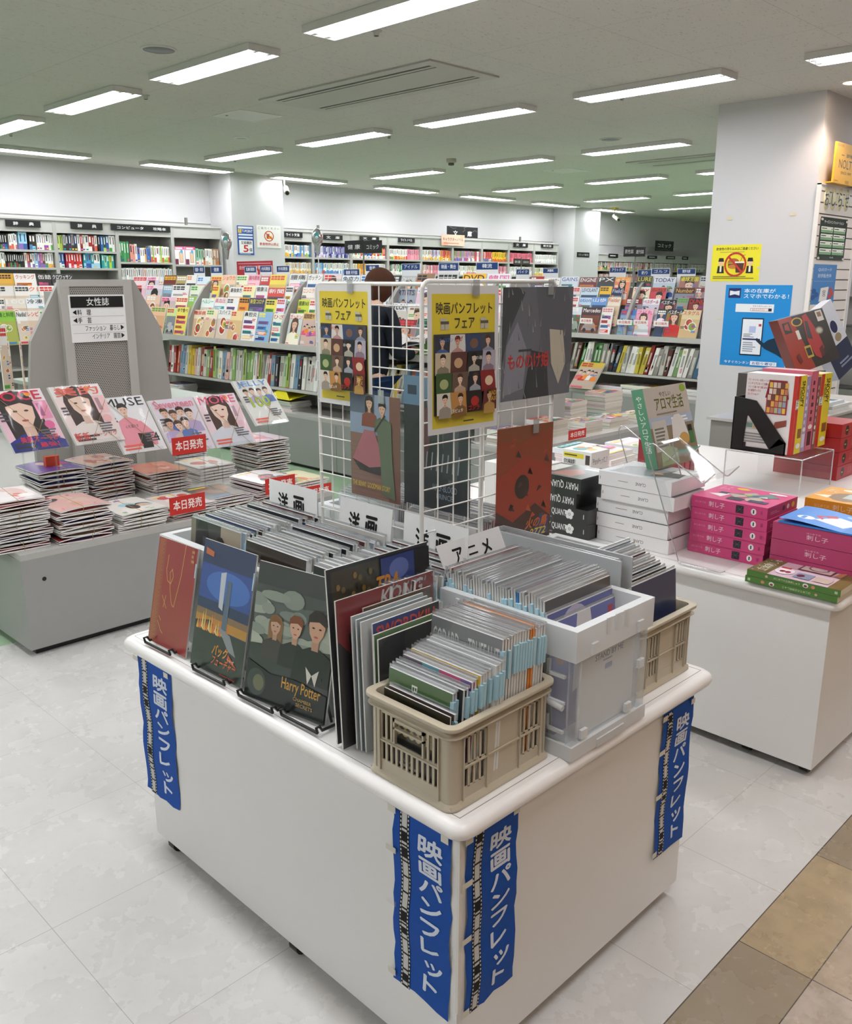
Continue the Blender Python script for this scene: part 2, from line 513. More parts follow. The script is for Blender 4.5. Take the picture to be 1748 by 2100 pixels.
class Art:
    """Layers of flat ink on a rectangle o, U (to the right), V (up); coordinates run 0..1."""
    EPS = 0.0001

    def __init__(s, m, o, U, V, mi=0, base=1, warp=None):
        s.m, s.o, s.U, s.V, s.mi, s.k, s.warp = m, Vec(o), Vec(U), Vec(V), mi, base, warp
        s.N = s.U.cross(s.V).normalized()
        s.asp = s.U.length / s.V.length

    def pt(s, x, y):
        p = s.o + s.U * x + s.V * y + s.N * (s.EPS * s.k)
        return p + s.N * s.warp(x, y) if s.warp else p

    @staticmethod
    def clip(pts):
        for ax, lim, sg in ((0, 0, 1), (0, 1, -1), (1, 0, 1), (1, 1, -1)):
            out = []
            for i, p in enumerate(pts):
                q = pts[i - 1]
                a, b_ = sg * (q[ax] - lim), sg * (p[ax] - lim)
                if (a >= 0) != (b_ >= 0):
                    f = a / (a - b_); out.append((q[0] + (p[0] - q[0]) * f, q[1] + (p[1] - q[1]) * f))
                if b_ >= 0:
                    out.append(p)
            pts = out
            if not pts:
                break
        return pts

    def poly(s, pts, col, step=True):
        pts = s.clip(pts)
        if len(pts) < 3:
            return
        s.m.add([s.pt(*p) for p in pts], [tuple(range(len(pts)))], col, s.mi)
        if step:
            s.k += 1

    def rect(s, x0, y0, x1, y1, col, step=True):
        s.poly([(x0, y0), (x1, y0), (x1, y1), (x0, y1)], col, step)

    def grid(s, nx, ny, col):
        """A warped sheet, split so that it can bend."""
        vs = [s.pt(i / nx, j / ny) for j in range(ny + 1) for i in range(nx + 1)]
        w_ = nx + 1
        s.m.add(vs, [(j * w_ + i, j * w_ + i + 1, (j + 1) * w_ + i + 1, (j + 1) * w_ + i) for j in range(ny) for i in range(nx)], col, s.mi, True)
        s.k += 1

    def ell(s, cx, cy_, rx, ry, col, n=18, a0=0.0, a1=6.2832):
        s.poly([(cx + rx * math.cos(a0 + (a1 - a0) * i / n), cy_ + ry * math.sin(a0 + (a1 - a0) * i / n)) for i in range(n if a1 - a0 > 6.2 else n + 1)], col)

    def line(s, pts, w, col):
        """Stroke of width w (fraction of the height)."""
        a = s.asp
        for (x0, y0), (x1, y1) in zip(pts, pts[1:]):
            dx, dy = (x1 - x0) * a, y1 - y0
            d = math.hypot(dx, dy) or 1
            ox, oy = -dy / d * w / 2 / a, dx / d * w / 2
            s.poly([(x0 + ox, y0 + oy), (x0 - ox, y0 - oy), (x1 - ox, y1 - oy), (x1 + ox, y1 + oy)], col, False)
        s.k += 1

    def ring(s, cx, cy_, rx, ry, w, col, n=22, a0=0.0, a1=6.2832):
        s.line([(cx + rx * math.cos(a0 + (a1 - a0) * i / n), cy_ + ry * math.sin(a0 + (a1 - a0) * i / n)) for i in range(n + 1)], w, col)

    def text(s, t, x0, y0, x1, y1, col, bold=0.0, vert=False, rot=0, slant=0.0):
        """Bold lettering is the same outline printed several times, slightly shifted."""
        if bold > 0.005 and not vert:
            e = (y1 - y0) * bold * .8 if rot in (0, 2) else (x1 - x0) * bold * .8 * s.asp
            for dx, dy in ((-e / s.asp, 0), (e / s.asp, 0), (0, e), (0, -e)):
                s._text(t, x0 + dx, y0 + dy, x1 + dx, y1 + dy, col, False, rot, slant)
            return
        if bold > 0.005 and vert:
            e = (x1 - x0) * bold * .9
            for dx, dy in ((-e, 0), (e, 0), (0, e * s.asp), (0, -e * s.asp)):
                s._text(t, x0 + dx, y0 + dy, x1 + dx, y1 + dy, col, True, rot, slant)
            return
        s._text(t, x0, y0, x1, y1, col, vert, rot, slant)

    def _text(s, t, x0, y0, x1, y1, col, vert=False, rot=0, slant=0.0):
        bold = 0.0
        """Lettering stretched into the box; vert stacks the characters; rot turns each box by quarter turns."""
        if vert:
            n = len(t); h = (y1 - y0) / n
            for i, ch in enumerate(t):
                if ch == ' ':
                    continue
                v, f, gx, gy, gw, gh = glyphs(ch, bold)
                # keep each character inside its own em square
                e = 0.9
                sx, sy = (x1 - x0) / e, h / e * 0.94
                cy0 = y1 - (i + 1) * h
                bx = (x1 - x0) / 2 - (gx + gw / 2) * sx if ch not in 'ッっ' else (x1 - x0) * 0.62 - (gx + gw / 2) * sx
                pts = [s.pt(x0 + bx + p[0] * sx, cy0 + (p[1] + 0.12) * sy * 0.92) for p in v]
                s.m.add(pts, f, col, s.mi)
            s.k += 1
            return
        v, f, gx, gy, gw, gh = glyphs(t, bold)
        pts = []
        for p in v:
            a, b_ = (p[0] - gx) / gw, (p[1] - gy) / (gh or 1)
            a += slant * b_
            if rot == 1:
                a, b_ = 1 - b_, a
            elif rot == 2:
                a, b_ = 1 - a, 1 - b_
            elif rot == 3:
                a, b_ = b_, 1 - a
            pts.append(s.pt(x0 + (x1 - x0) * a, y0 + (y1 - y0) * b_))
        s.m.add(pts, f, col, s.mi)
        s.k += 1

    def bars(s, x0, y0, x1, y1, n, col, r=rnd, fill=0.55):
        """Rows of unreadable small print as thin bars."""
        h = (y1 - y0) / n
        for i in range(n):
            e = x0 + (x1 - x0) * r.uniform(0.6, 1)
            s.rect(x0, y1 - (i + 1) * h + h * (1 - fill) / 2, e, y1 - i * h - h * (1 - fill) / 2, col, False)
        s.k += 1

    def portrait(s, cx, top, w_, skin, hair, cloth, long=True):
        """A plain head-and-shoulders figure; w_ = head width."""
        a = s.asp; h = w_ * a * 1.3
        hy = top - h * 0.55
        cloth_y = max(0.0, hy - h * 1.9)
        if long:
            s.poly([(cx - w_ * .66, hy - h * .9), (cx + w_ * .66, hy - h * .9), (cx + w_ * .7, hy + h * .1), (cx + w_ * .5, hy + h * .52), (cx, hy + h * .64), (cx - w_ * .5, hy + h * .52), (cx - w_ * .7, hy + h * .1)], hair)
        s.poly([(cx - w_ * 1.25, cloth_y), (cx + w_ * 1.25, cloth_y), (cx + w_ * 1.1, hy - h * .95), (cx + w_ * .3, hy - h * .66), (cx - w_ * .3, hy - h * .66), (cx - w_ * 1.1, hy - h * .95)], cloth)
        s.poly([(cx - w_ * .2, hy - h * .75), (cx + w_ * .2, hy - h * .75), (cx + w_ * .2, hy - h * .3), (cx - w_ * .2, hy - h * .3)], mix(skin, '#7a5040', .25))
        s.poly([(cx - w_ * .48, hy + h * .1), (cx - w_ * .4, hy - h * .2), (cx - w_ * .15, hy - h * .46), (cx + w_ * .15, hy - h * .46), (cx + w_ * .4, hy - h * .2), (cx + w_ * .48, hy + h * .1), (cx + w_ * .4, hy + h * .4), (cx - w_ * .4, hy + h * .4)], skin)
        s.poly([(cx - w_ * .56, hy - h * .02), (cx - w_ * .46, hy + h * .18), (cx + w_ * .1, hy + h * .26), (cx + w_ * .46, hy + h * .14), (cx + w_ * .56, hy - h * .02), (cx + w_ * .54, hy + h * .4), (cx + w_ * .25, hy + h * .6), (cx - w_ * .25, hy + h * .6), (cx - w_ * .54, hy + h * .4)], hair)
        for d in (-1, 1):
            s.ell(cx + d * w_ * .2, hy + h * .02, w_ * .085, h * .03, '#2a1d18', 8)
        s.ell(cx, hy - h * .27, w_ * .13, h * .035, '#b8545a', 8)


SKIN = ['#e9c3a9', '#f0cfb8', '#dfb195', '#e6bfa4']
HAIR = ['#2a1d18', '#3b2820', '#1d1716', '#4e3527']
BRIGHT = ['#d8342f', '#e86aa0', '#f2c531', '#3b7fc4', '#57a845', '#f08a2c', '#7d56a5', '#1f9aa0', '#e5527b', '#2d4f9e']
PALE = ['#f4f2ee', '#f6e3e6', '#eef3f6', '#f7f0d9', '#e8f0e2', '#f2e8f3', '#fbfaf6']
SPINE = ['#f1efe9', '#e9e4da', '#f4f1ec', '#d8423c', '#2f5fa8', '#e9b93a', '#69a84f', '#333338', '#e58aa8', '#8a6bb0', '#2b8f96', '#efece4', '#c9542d', '#5e4636', '#9fc7dd', '#f3f3f0']
CNAME = [('#f4f2ee', 'white'), ('#d8342f', 'red'), ('#e86aa0', 'pink'), ('#f2c531', 'yellow'), ('#3b7fc4', 'blue'), ('#57a845', 'green'), ('#f08a2c', 'orange'), ('#7d56a5', 'purple'),
         ('#1f9aa0', 'teal'), ('#333338', 'black'), ('#2d4f9e', 'navy'), ('#5e4636', 'brown'), ('#9a9a98', 'grey'), ('#e9d9b8', 'cream'), ('#a7cfe6', 'pale blue'), ('#b7dc5a', 'lime green')]


def cname(h):
    c = [x ** (1 / 2.2) for x in L(h)]
    return min(CNAME, key=lambda k: sum((a ** (1 / 2.2) - b) ** 2 for a, b in zip(L(k[0]), c)))[1]


def magazine_art(a, r, title=None, base=None, tcol=None, style=None, foot=True):
    """A generic magazine cover."""
    base = base or r.choice(PALE + BRIGHT[:3])
    tcol = tcol or r.choice(BRIGHT + ['#222226', '#ffffff'] if cname(base) != 'white' else BRIGHT + ['#222226'])
    style = style or r.choice(['face', 'face', 'food', 'group', 'text', 'thing'])
    a.rect(0, 0, 1, 1, base)
    if style == 'face':
        a.rect(0, 0, 1, .86, mix(base, r.choice(BRIGHT + ['#cfd6da']), .3))
        a.portrait(r.uniform(.42, .6), r.uniform(.84, .93), r.uniform(.34, .44), r.choice(SKIN), r.choice(HAIR), r.choice(BRIGHT + PALE + ['#222226']), r.random() < .6)
    elif style == 'food':
        a.rect(0, 0, 1, .7, mix(base, '#c79a62', .5))
        for i in range(3):
            x, y, q = r.uniform(.25, .75), r.uniform(.14, .6), r.uniform(.16, .26)
            a.ell(x, y, q, q * a.asp, '#f3efe6'); a.ell(x, y, q * .8, q * .8 * a.asp, r.choice(['#c9702d', '#8f4a22', '#d9b23c', '#7fa33e', '#b23a2a']))
            a.ell(x + .04, y + .02, q * .35, q * .35 * a.asp, r.choice(['#e9d49a', '#5f8f36', '#d94f34']))
    elif style == 'group':
        a.rect(0, 0, 1, .8, mix(base, r.choice(['#9fb4c8', '#b8a9c0', '#c3b69a']), .6))
        for i in range(5):
            a.portrait(.16 + .17 * i, r.uniform(.55, .74), .12, r.choice(SKIN), r.choice(HAIR), r.choice(BRIGHT + ['#222226', '#ececec']), False)
    elif style == 'text':
        for i in range(4):
            y = .62 - i * .16
            a.rect(.07, y, r.uniform(.6, .93), y + .1, r.choice(BRIGHT + [base]))
            a.bars(.09, y + .015, .8, y + .085, 2, r.choice(['#222226', '#ffffff', '#444444']), r)
    else:
        c = r.choice(['#5b6470', '#2f3338', '#7a4430', '#31506e', '#4e6b45', '#8a8d90'])
        a.rect(.05, .08, .95, .72, c)
        a.poly([(.12, .2), (.88, .2), (.82, .38), (.66, .5), (.34, .5), (.2, .38)], mix(c, '#ffffff', .35))
        a.ell(.28, .2, .09, .09 * a.asp, '#1c1c1e'); a.ell(.72, .2, .09, .09 * a.asp, '#1c1c1e')
    if title:
        a.text(title, .06, .83, .94, .965, tcol, .015)
    else:
        n = r.randint(2, 4); x = .06
        for i in range(n):
            e = x + r.uniform(.14, .24)
            a.rect(x, .84, e, .96, tcol, False)
            x = e + .03
        a.k += 1
        a.rect(.06, .885, .9, .905, base)
    if foot:
        for k in range(3):
            y = r.uniform(.06, .7); x = r.choice([.04, .66])
            a.bars(x, y, x + .3, y + .08, 2, r.choice(BRIGHT + ['#ffffff', '#222226']), r)
        a.rect(.05, .03, r.uniform(.4, .9), .085, r.choice(BRIGHT + ['#ffffff', '#222226']))
    return base


def magazine(o, U, V, th, r, label, group=None, title=None, base=None, tcol=None, style=None, mat='print', cat='magazine', name='magazine', parts=True):
    """Magazine standing with its cover at o, U, V (cover faces U x V); pages behind it."""
    U, V = Vec(U), Vec(V); N = U.cross(V).normalized()
    m = M()
    m.slab(Vec(o) - N * th, U, V, N * th, base or '#f4f2ee', {'u1': '#ecebe6', 'v1': '#ecebe6', 'v0': '#e4e2dc'})
    a = Art(m, o, U, V)
    b_ = magazine_art(a, r, title, base, tcol, style)
    ob = m.build(name, mat)
    tag(ob, label, cat, group)
    return ob, b_
# ================================================================== the room
ZC = 2.9
m = M(); m.box(-4, -4, -0.1, 22, 11.25, 0, '#d8d6cf')
structure(m.build('floor', 'floor_tiles', origin=(0, 0, 0)), 'white vinyl tiles, beige stone-look passage tiles and green aisle flooring')
m = M(); m.box(-4, -4, ZC, 22, 11.25, ZC + .1, '#dddad4')
structure(m.build('ceiling', 'ceiling_board', origin=(0, 0, 0)), 'speckled acoustic ceiling boards')
for nm, b_ in (('wall_back', (-4, 11.25, 0, 22, 11.4, ZC)), ('wall_left', (-4.15, -4, 0, -4, 11.25, ZC)), ('wall_right', (22, -4, 0, 22.15, 11.25, ZC)), ('wall_front', (-4, -4.15, 0, 22, -4, ZC))):
    m = M(); m.box(*b_, '#c4bcb4' if nm == 'wall_front' else '#e6e5e2'); structure(m.build(nm, 'paint' if nm == 'wall_front' else 'wall_paper', origin=(0, 0, 0)))
for nm, x0, x1 in (('column_left', 7.12, 7.98), ('column_right', 15.0, 15.86)):
    m = M(); m.box(x0, 10.72, 0, x1, 11.25, ZC, '#e6e5e2'); structure(m.build(nm, 'wall_paper', origin=(0, 0, 0)), 'white square wall column, the %s one' % nm[7:])
m = M(); m.box(7.3, 2.96, 0, 8.25, 3.83, ZC, '#e6e5e2')
structure(m.build('pillar', 'wall_paper', origin=(0, 0, 0)), 'square white pillar standing in the room')
# thin rail along the wall above the bookcases
for i, (x0, x1) in enumerate(((-4, 7.12), (7.98, 15.0), (15.86, 22))):
    m = M(); m.box(x0, 11.235, 2.255, x1, 11.25, 2.275, '#d5d4d1')
    structure(m.build('trim_%d' % (i + 1), 'paint', origin=(0, 0, 0)))

# ------------------------------------------------------------------ ceiling fittings
LROW = [3.58, 6.19, 8.79, 11.36, 13.85, 16.35, .97, -1.64]
LSEG = [8.45, 6.70, 4.95, 3.20, 1.42, -0.34]


def ceiling_light(cx, cyy, along_y, label):
    t = thing('ceiling_light', (cx, cyy, ZC), label, 'ceiling light', 'fluorescent lights on the ceiling')
    h, hl = .12, .61
    z0 = ZC - .042
    def bx(m, a0, b0, c0, a1, b1, c1, col, faces=None):
        if along_y:
            m.box(cx + a0, cyy + b0, c0, cx + a1, cyy + b1, c1, col, 0, faces)
        else:
            m.box(cx + b0, cyy + a0, c0, cx + b1, cyy + a1, c1, col, 0, faces)
    m = M()
    bx(m, -h, -hl, z0 + .022, h, hl, ZC - .001, '#d9d7d2')
    bx(m, -h, -hl, z0, -h + .006, hl, z0 + .022, '#d9d7d2'); bx(m, h - .006, -hl, z0, h, hl, z0 + .022, '#d9d7d2')
    bx(m, -h + .006, -hl, z0, h - .006, -hl + .006, z0 + .022, '#d9d7d2'); bx(m, -h + .006, hl - .006, z0, h - .006, hl, z0 + .022, '#d9d7d2')
    m.build('housing', 'paint', t)
    m = M(); bx(m, -h + .008, -hl + .05, z0 + .004, h - .008, hl - .05, z0 + .016, '#ffffff'); m.build('diffuser', 'lamp_glow', t)
    for e in (-1, 1):
        for d in (-.05, .05):
            m = M(); bx(m, d - .014, min(e * (hl - .012), e * (hl - .048)), z0 + .001, d + .014, max(e * (hl - .012), e * (hl - .048)), z0 + .021, '#e9e8e4'); m.build('lamp_socket', 'plastic', t)


NE = ['nearest', 'second', 'third', 'fourth', 'fifth', 'sixth']
for i, x in enumerate(LROW):
    for j, y in enumerate(LSEG):
        if j == 5 and i in (3, 4, 5):
            continue
        ceiling_light(x, y + .6, True, 'white ceiling light, %s from the back wall in the %s row from the left' % (ordinal(j + 1), ordinal(i + 1)))
for i in range(-1, 7):
    ceiling_light(4.45 + 1.927 * i, 10.52, False, 'white ceiling light running along the back wall, %s from its far left' % ordinal(i + 1))


def disc(name, x, y, z, prof, col, label, cat, mat='paint', group=None, inner=None):
    t = thing(name, (x, y, z), label, cat, group)
    m = M(); m.lathe(prof, (x, y, z), col); m.build('rim', mat, t)
    if inner:
        r_, dz, c2 = inner
        m = M(); m.lathe([(r_, dz + .001), (r_, dz), (0.0001, dz - .002)], (x, y, z), c2, 24); m.build(inner_name.get(name, 'face'), mat, t)
    return t


inner_name = {'ceiling_speaker': 'grille', 'downlight': 'lens', 'sprinkler_head': 'nozzle', 'smoke_detector': 'sensor'}
disc('ceiling_speaker', 3.17, 5.49, ZC, [(.112, -.0005), (.112, -.007), (.1, -.009), (.097, -.005)], '#cfccc6', 'round grey ceiling speaker near the closest lights', 'speaker', inner=(.097, -.006, '#85878b'))
disc('ceiling_speaker', 8.22, 5.48, ZC, [(.112, -.0005), (.112, -.007), (.1, -.009), (.097, -.005)], '#cfccc6', 'round grey ceiling speaker left of the pillar, before the long air vent', 'speaker', inner=(.097, -.006, '#85878b'))
disc('smoke_detector', 5.56, 8.13, ZC, [(.085, -.0005), (.085, -.006), (.07, -.012), (.06, -.012)], '#dedcd8', 'flat white disc on the ceiling before the back wall lights', 'detector', inner=(.06, -.013, '#b9b7b3'))
disc('smoke_detector', 11.6, 7.0, ZC, [(.085, -.0005), (.085, -.006), (.07, -.012), (.06, -.012)], '#dedcd8', 'tiny flat white disc far off on the ceiling, left of the pillar', 'detector', inner=(.06, -.013, '#b9b7b3'))
t = thing('motion_sensor', (8.22, 7.7, ZC), 'small beige box sensor hanging below the ceiling', 'sensor')
m = M(); m.lathe([(.06, -.0005), (.06, -.035), (.045, -.045), (.0001, -.045)], (8.22, 7.7, ZC), '#b9b29f'); m.build('housing', 'plastic', t)
m = M(); m.lathe([(.035, -.0455), (.035, -.07), (.02, -.075), (.0001, -.076)], (8.22, 7.7, ZC), '#4a4640'); m.build('lens', 'plastic', t)
SPK = [((772, 70), 'nearest sprinkler head, beside the closest ceiling light'), ((299, 201), 'sprinkler head at the end of a light on the left'), ((22, 277), 'sprinkler head at the far left below the lights'),
       ((798, 281), 'sprinkler head at the end of a light in the middle of the ceiling'), ((1276, 202), 'sprinkler head under the long light near the pillar'), ((482, 330), 'sprinkler head near the left column')]
for q, lb in SPK:
    p = hit(*q, 2, ZC - .02)
    disc('sprinkler_head', p.x, p.y, ZC, [(.034, -.0005), (.034, -.004), (.018, -.008), (.016, -.03), (.0001, -.03)], '#b9b6b0', lb, 'sprinkler', group='sprinkler heads', inner=(.014, -.031, '#3c3a36'))
p = hit(1735, 167, 2, ZC)
for x, y, lb in ((7.16, 2.72, 'round warm downlight on the ceiling beside the pillar'), (6.16, 1.69, 'round warm downlight above the passage'), (4.6, -.9, 'round warm downlight above the passage, second from the pillar'), (2.8, -1.0, 'round warm downlight above the passage, third from the pillar'), (1.0, -1.1, 'round warm downlight above the passage, fourth from the pillar')):
    disc('downlight', x, y, ZC, [(.09, -.0005), (.09, -.006), (.078, -.008), (.07, -.003)], '#d8d3cd', lb, 'downlight')
    d = bpy.data.lights.new('downlight_bulb', 'SPOT'); d.energy = 30; d.color = (1, .76, .62); d.spot_size = 2.1; d.spot_blend = .7; d.shadow_soft_size = .05
    o = bpy.data.objects.new('downlight_bulb', d); o.location = (x, y, ZC - .03); COL.objects.link(o)
    m = M(); m.lathe([(.069, -.004), (.05, -.0035), (.0001, -.0035)], (x, y, ZC), '#ffffff'); m.build('lens', 'warm_glow', [q for q in COL.objects if q.get('label') == lb][0])


def air_unit(x0, y0, x1, y1, label):
    t = thing('air_conditioner', ((x0 + x1) / 2, (y0 + y1) / 2, ZC), label, 'air conditioner', 'ceiling air conditioners')
    z1 = ZC - .0005; z0 = ZC - .012
    m = M()
    c = '#b9b5ae'
    s0, s1, s2, s3 = x0 + .09, x0 + .17, x1 - .17, x1 - .09
    for a, b_ in ((x0, s0), (s1, s2), (s3, x1)):
        m.box(a, y0, z0, b_, y1, z1, c)
    for a, b_ in ((s0, s1), (s2, s3)):
        m.box(a, y0, z0, b_, y0 + .1, z1, c); m.box(a, y1 - .1, z0, b_, y1, z1, c)
    m.build('panel', 'paint', t)
    for a, b_ in ((s0, s1), (s2, s3)):
        m = M(); m.box(a, y0 + .1, z0 + .007, b_, y1 - .1, z1, '#1c1a18'); m.build('slot', 'paint', t)
        m = M(); m.box(a + .03, y0 + .1, z0 - .001, a + .055, y1 - .1, z0 + .006, '#b9b5ae'); m.build('flap', 'paint', t)


air_unit(4.53, 4.44, 5.23, 6.36, 'long beige air conditioner panel in the ceiling, nearest one')
air_unit(9.89, 4.44, 10.5, 6.36, 'long beige air conditioner panel in the ceiling beside the pillar')
for (x, y, lb) in ((4.9, 7.05, 'square access hatch in the ceiling behind the air conditioner'), (10.1, 7.4, 'square access hatch in the ceiling, far one near the pillar')):
    t = thing('ceiling_hatch', (x, y, ZC), lb, 'hatch')
    m = M(); q = .22
    for a in ((-q, -q, q, -q + .012), (-q, q - .012, q, q), (-q, -q + .012, -q + .012, q - .012), (q - .012, -q + .012, q, q - .012)):
        m.box(x + a[0], y + a[1], ZC - .004, x + a[2], y + a[3], ZC - .0005, '#e6e4df')
    m.build('frame', 'paint', t)
    m = M(); m.box(x - q + .014, y - q + .014, ZC - .003, x + q - .014, y + q - .014, ZC - .0005, '#cdc9c2'); m.build('panel', 'paint', t)
    m = M(); m.lathe([(.012, -.003), (.012, -.006), (.0001, -.006)], (x - .15, y + .1, ZC), '#6b6863', 10); m.build('lock', 'paint', t)


def security_camera(p, label, yellow):
    t = thing('security_camera', p, label, 'camera')
    x, y, z = p
    m = M(); m.box(x - .06, y - .05, z - .03 if yellow else z - .012, x + .06, y + .05, z, '#d9c243' if yellow else '#6e6b66'); m.build('mount_plate', 'paint', t)
    m = M(); m.tube([(x, y, z - .012), (x, y, z - .12), (x + .01, y - .03, z - .16)], .012, '#8a8781'); m.build('arm', 'paint', t)
    m = M(); m.tube([(x + .06, y + .05, z - .15), (x - .06, y - .14, z - .235)], .036, '#d9d3bd', 12); m.build('body', 'plastic', t)
    m = M(); m.tube([(x - .06, y - .14, z - .235), (x - .068, y - .152, z - .24)], .026, '#26241f', 12); m.build('lens', 'plastic', t)


p = hit(583, 372, 1, 10.6); security_camera((p.x, 10.6, ZC), 'pale security camera on the ceiling by the left column', False)
p = hit(1261, 434, 1, 10.3); security_camera((p.x, 10.3, ZC), 'pale security camera under a yellow plate near the right column', True)
# ================================================================== boards and signs
def face(axis, val, q0, q1):
    """Rectangle on the plane axis = val between two picture corners (top-left, bottom-right): origin, U, V."""
    a, b_ = hit(*q0, axis, val), hit(*q1, axis, val)
    if axis == 1:
        return Vec((a.x, val, b_.z)), Vec((b_.x - a.x, 0, 0)), Vec((0, 0, a.z - b_.z))
    return Vec((val, a.y, b_.z)), Vec((0, b_.y - a.y, 0)), Vec((0, 0, a.z - b_.z))


def board(axis, val, q0, q1, col, th=.004, edge=None):
    o, U, V = face(axis, val, q0, q1)
    m = M(); N = U.cross(V).normalized()
    m.slab(o - N * th, U, V, N * th, edge or col, {'n1': col})
    return m, Art(m, o, U, V)


def sign(name, axis, val, q0, q1, col, txt, tcol, label, cat='sign', group=None, box=(.1, .22, .9, .78), th=.004, bold=.02, mat='print', extra=None):
    m, a = board(axis, val, q0, q1, col, th)
    if extra:
        extra(a)
    if txt:
        a.text(txt, *box, tcol, bold)
    return tag(m.build(name, mat), label, cat, group)


# ================================================================== bookcases along the back wall
GREY = '#b3b1ac'
YF = 10.9


def bookcase(x0, x1, ztop, shelves, label):
    t = thing('bookcase', ((x0 + x1) / 2, 11.05, 0), label, 'bookcase', 'grey steel bookcases along the back wall')
    for x in (x0, x1 - .022):
        m = M(); m.box(x, YF, 0, x + .022, 11.22, ztop - .02, GREY); m.build('side_panel', 'paint', t)
    m = M(); m.box(x0 + .022, 11.2, .1, x1 - .022, 11.22, ztop - .02, '#8f8d88'); m.build('back_panel', 'paint', t)
    m = M(); m.box(x0, YF + .005, ztop - .16, x1, YF + .022, ztop - .022, '#bebcb8'); m.build('header_board', 'paint', t)
    m = M(); m.box(x0, YF - .01, ztop - .022, x1, 11.23, ztop, '#c4c2be'); m.build('top_panel', 'paint', t)
    for z in shelves:
        m = M(); m.box(x0 + .022, YF + .004, z - .025, x1 - .022, 11.2, z, '#bab8b3'); m.build('shelf', 'paint', t)
    m = M(); m.box(x0 + .02, YF + .02, 0, x1 - .02, 11.2, .09, '#6f6d69'); m.build('plinth', 'paint', t)


LX = [2.42, 3.2, 3.97, 4.755, 5.54, 6.31, 7.06]
for i in range(6):
    bookcase(LX[i], LX[i + 1], 2.2, [1.84, 1.64, 1.40, 1.1, .75] if i < 4 else [1.72, 1.45, 1.1, .75] if i == 4 else [1.70, 1.4, 1.1, .75], 'grey steel bookcase of reference books, %s from the left column' % ordinal(5 - i))
MX = [7.99, 8.64, 9.39, 10.17, 10.93, 11.70, 12.47, 13.22, 13.98, 14.74]
for i in range(9):
    bookcase(MX[i], MX[i + 1], 2.21, [1.835, 1.6, 1.36, 1.1, .75], 'grey steel bookcase of paperbacks between the wall columns, %s from the left' % ordinal(i))
RX = [15.95 + .8 * i for i in range(7)]
for i in range(6):
    bookcase(RX[i], RX[i + 1], 2.06, [1.73, 1.5, 1.26, .9, .5], 'grey steel bookcase beyond the right wall column, %s from the column' % ordinal(i))


def book(x0, x1, z, h, col, col2, r, dark):
    m = M()
    y = YF + .02 + r.uniform(0, .012)
    m.box(x0, y, z, x1, y + .13, z + h, col, 0, {'+z': '#eeeae0'})
    a = Art(m, (x0, y, z), (x1 - x0, 0, 0), (0, 0, h))
    if col2:
        a.rect(0, 0, 1, r.choice([.24, .3, .34]), col2)
    c = '#f4f2ec' if dark else r.choice(['#222226', '#7a2a2a', '#2b3d6b', '#3b3b3f'])
    a.rect(.36, .45, .64, .9, c) if r.random() < .75 else a.rect(.25, .55, .75, .92, c)
    if r.random() < .4:
        a.rect(.15, .05, .85, .14, r.choice(BRIGHT))
    return m


def fill_row(x0, x1, z, groups, r, name, lab, group, cat):
    """groups = (weight, [spine colours], [band colours or None], height range, width range)."""
    tot = sum(g[0] for g in groups); x = x0; k = 0
    for wgt, cols, bands, hr, wr in groups:
        end = x + (x1 - x0) * wgt / tot
        h0 = r.uniform(*hr)
        while x + wr[0] < end:
            wd = min(r.uniform(*wr), end - x)
            c = r.choice(cols)
            mm = book(x, x + wd - .0012, z, h0 + r.uniform(-.006, .006), c, r.choice(bands) if bands else None, r, sum(L(c)) < .9)
            tag(mm.build(name, 'print'), '%s %s, %s from left %s' % (cname(c), 'book' if cat == 'book' else 'paperback', ordinal(k), lab), cat, group)
            k += 1
            x += wd
        x = end


W = ['#f2f0ea', '#ebe8e1', '#f5f3ef']
r = random.Random(3)
BK = (.03, .044)
fill_row(3.995, 4.73, 1.841, [(.3, ['#1c1b1d'], ['#7a4a9a', '#2f5fa8', '#57834a', '#b23a3a', '#c98a2c'], (.16, .17), (.024, .028)), (.15, W + ['#f0cfc8'], ['#d8664e', '#f2c6c0', None], (.165, .17), (.02, .026)),
                              (.16, ['#9fd0ea'], ['#8a6bb0', '#3f5fa0'], (.19, .195), (.045, .05)), (.12, ['#2c2523', '#3f2c28'], ['#9fd0ea', '#4f7fb0'], (.165, .18), (.035, .045)), (.25, W, ['#57a845', '#8a4aa0', '#e9e4da', None], (.175, .185), (.022, .03))], r, 'book', 'on top shelf under the far-left sign', 'dictionaries on the upper shelves', 'book')
fill_row(3.995, 4.73, 1.641, [(.22, W + ['#e58aa8', '#d8423c'], ['#e9b93a', '#f1efe9'], (.15, .17), (.022, .03)), (.3, ['#1a191b'], ['#2b2a2c', '#57834a', '#8a3a3a'], (.145, .15), (.022, .026)), (.48, SPINE, ['#6f9a3f', '#f2f0ea', '#e9b93a', '#8a6bb0'], (.16, .175), (.024, .034))], r, 'book', 'on second shelf under the far-left sign', 'dictionaries on the upper shelves', 'book')
fill_row(4.78, 5.515, 1.841, [(.1, ['#a9bf4f', '#cfe07a'], None, (.18, .185), (.03, .04)), (.24, ['#2c3a63', '#9a9a98', '#24302c', '#b3b1ac'], ['#5e3030', '#333338'], (.185, .195), BK), (.36, W + ['#a9302c', '#e9e4da'], ['#7a2f2a', '#d85a40', '#f1efe9'], (.185, .2), BK), (.3, ['#2f5fa8', '#8a2f2f', '#24503f', '#f2f0ea', '#1c1b1d'], ['#57a845', '#b7dc5a', None], (.17, .2), (.026, .04))], r, 'book', 'on top shelf under the second black sign', 'dictionaries on the upper shelves', 'book')
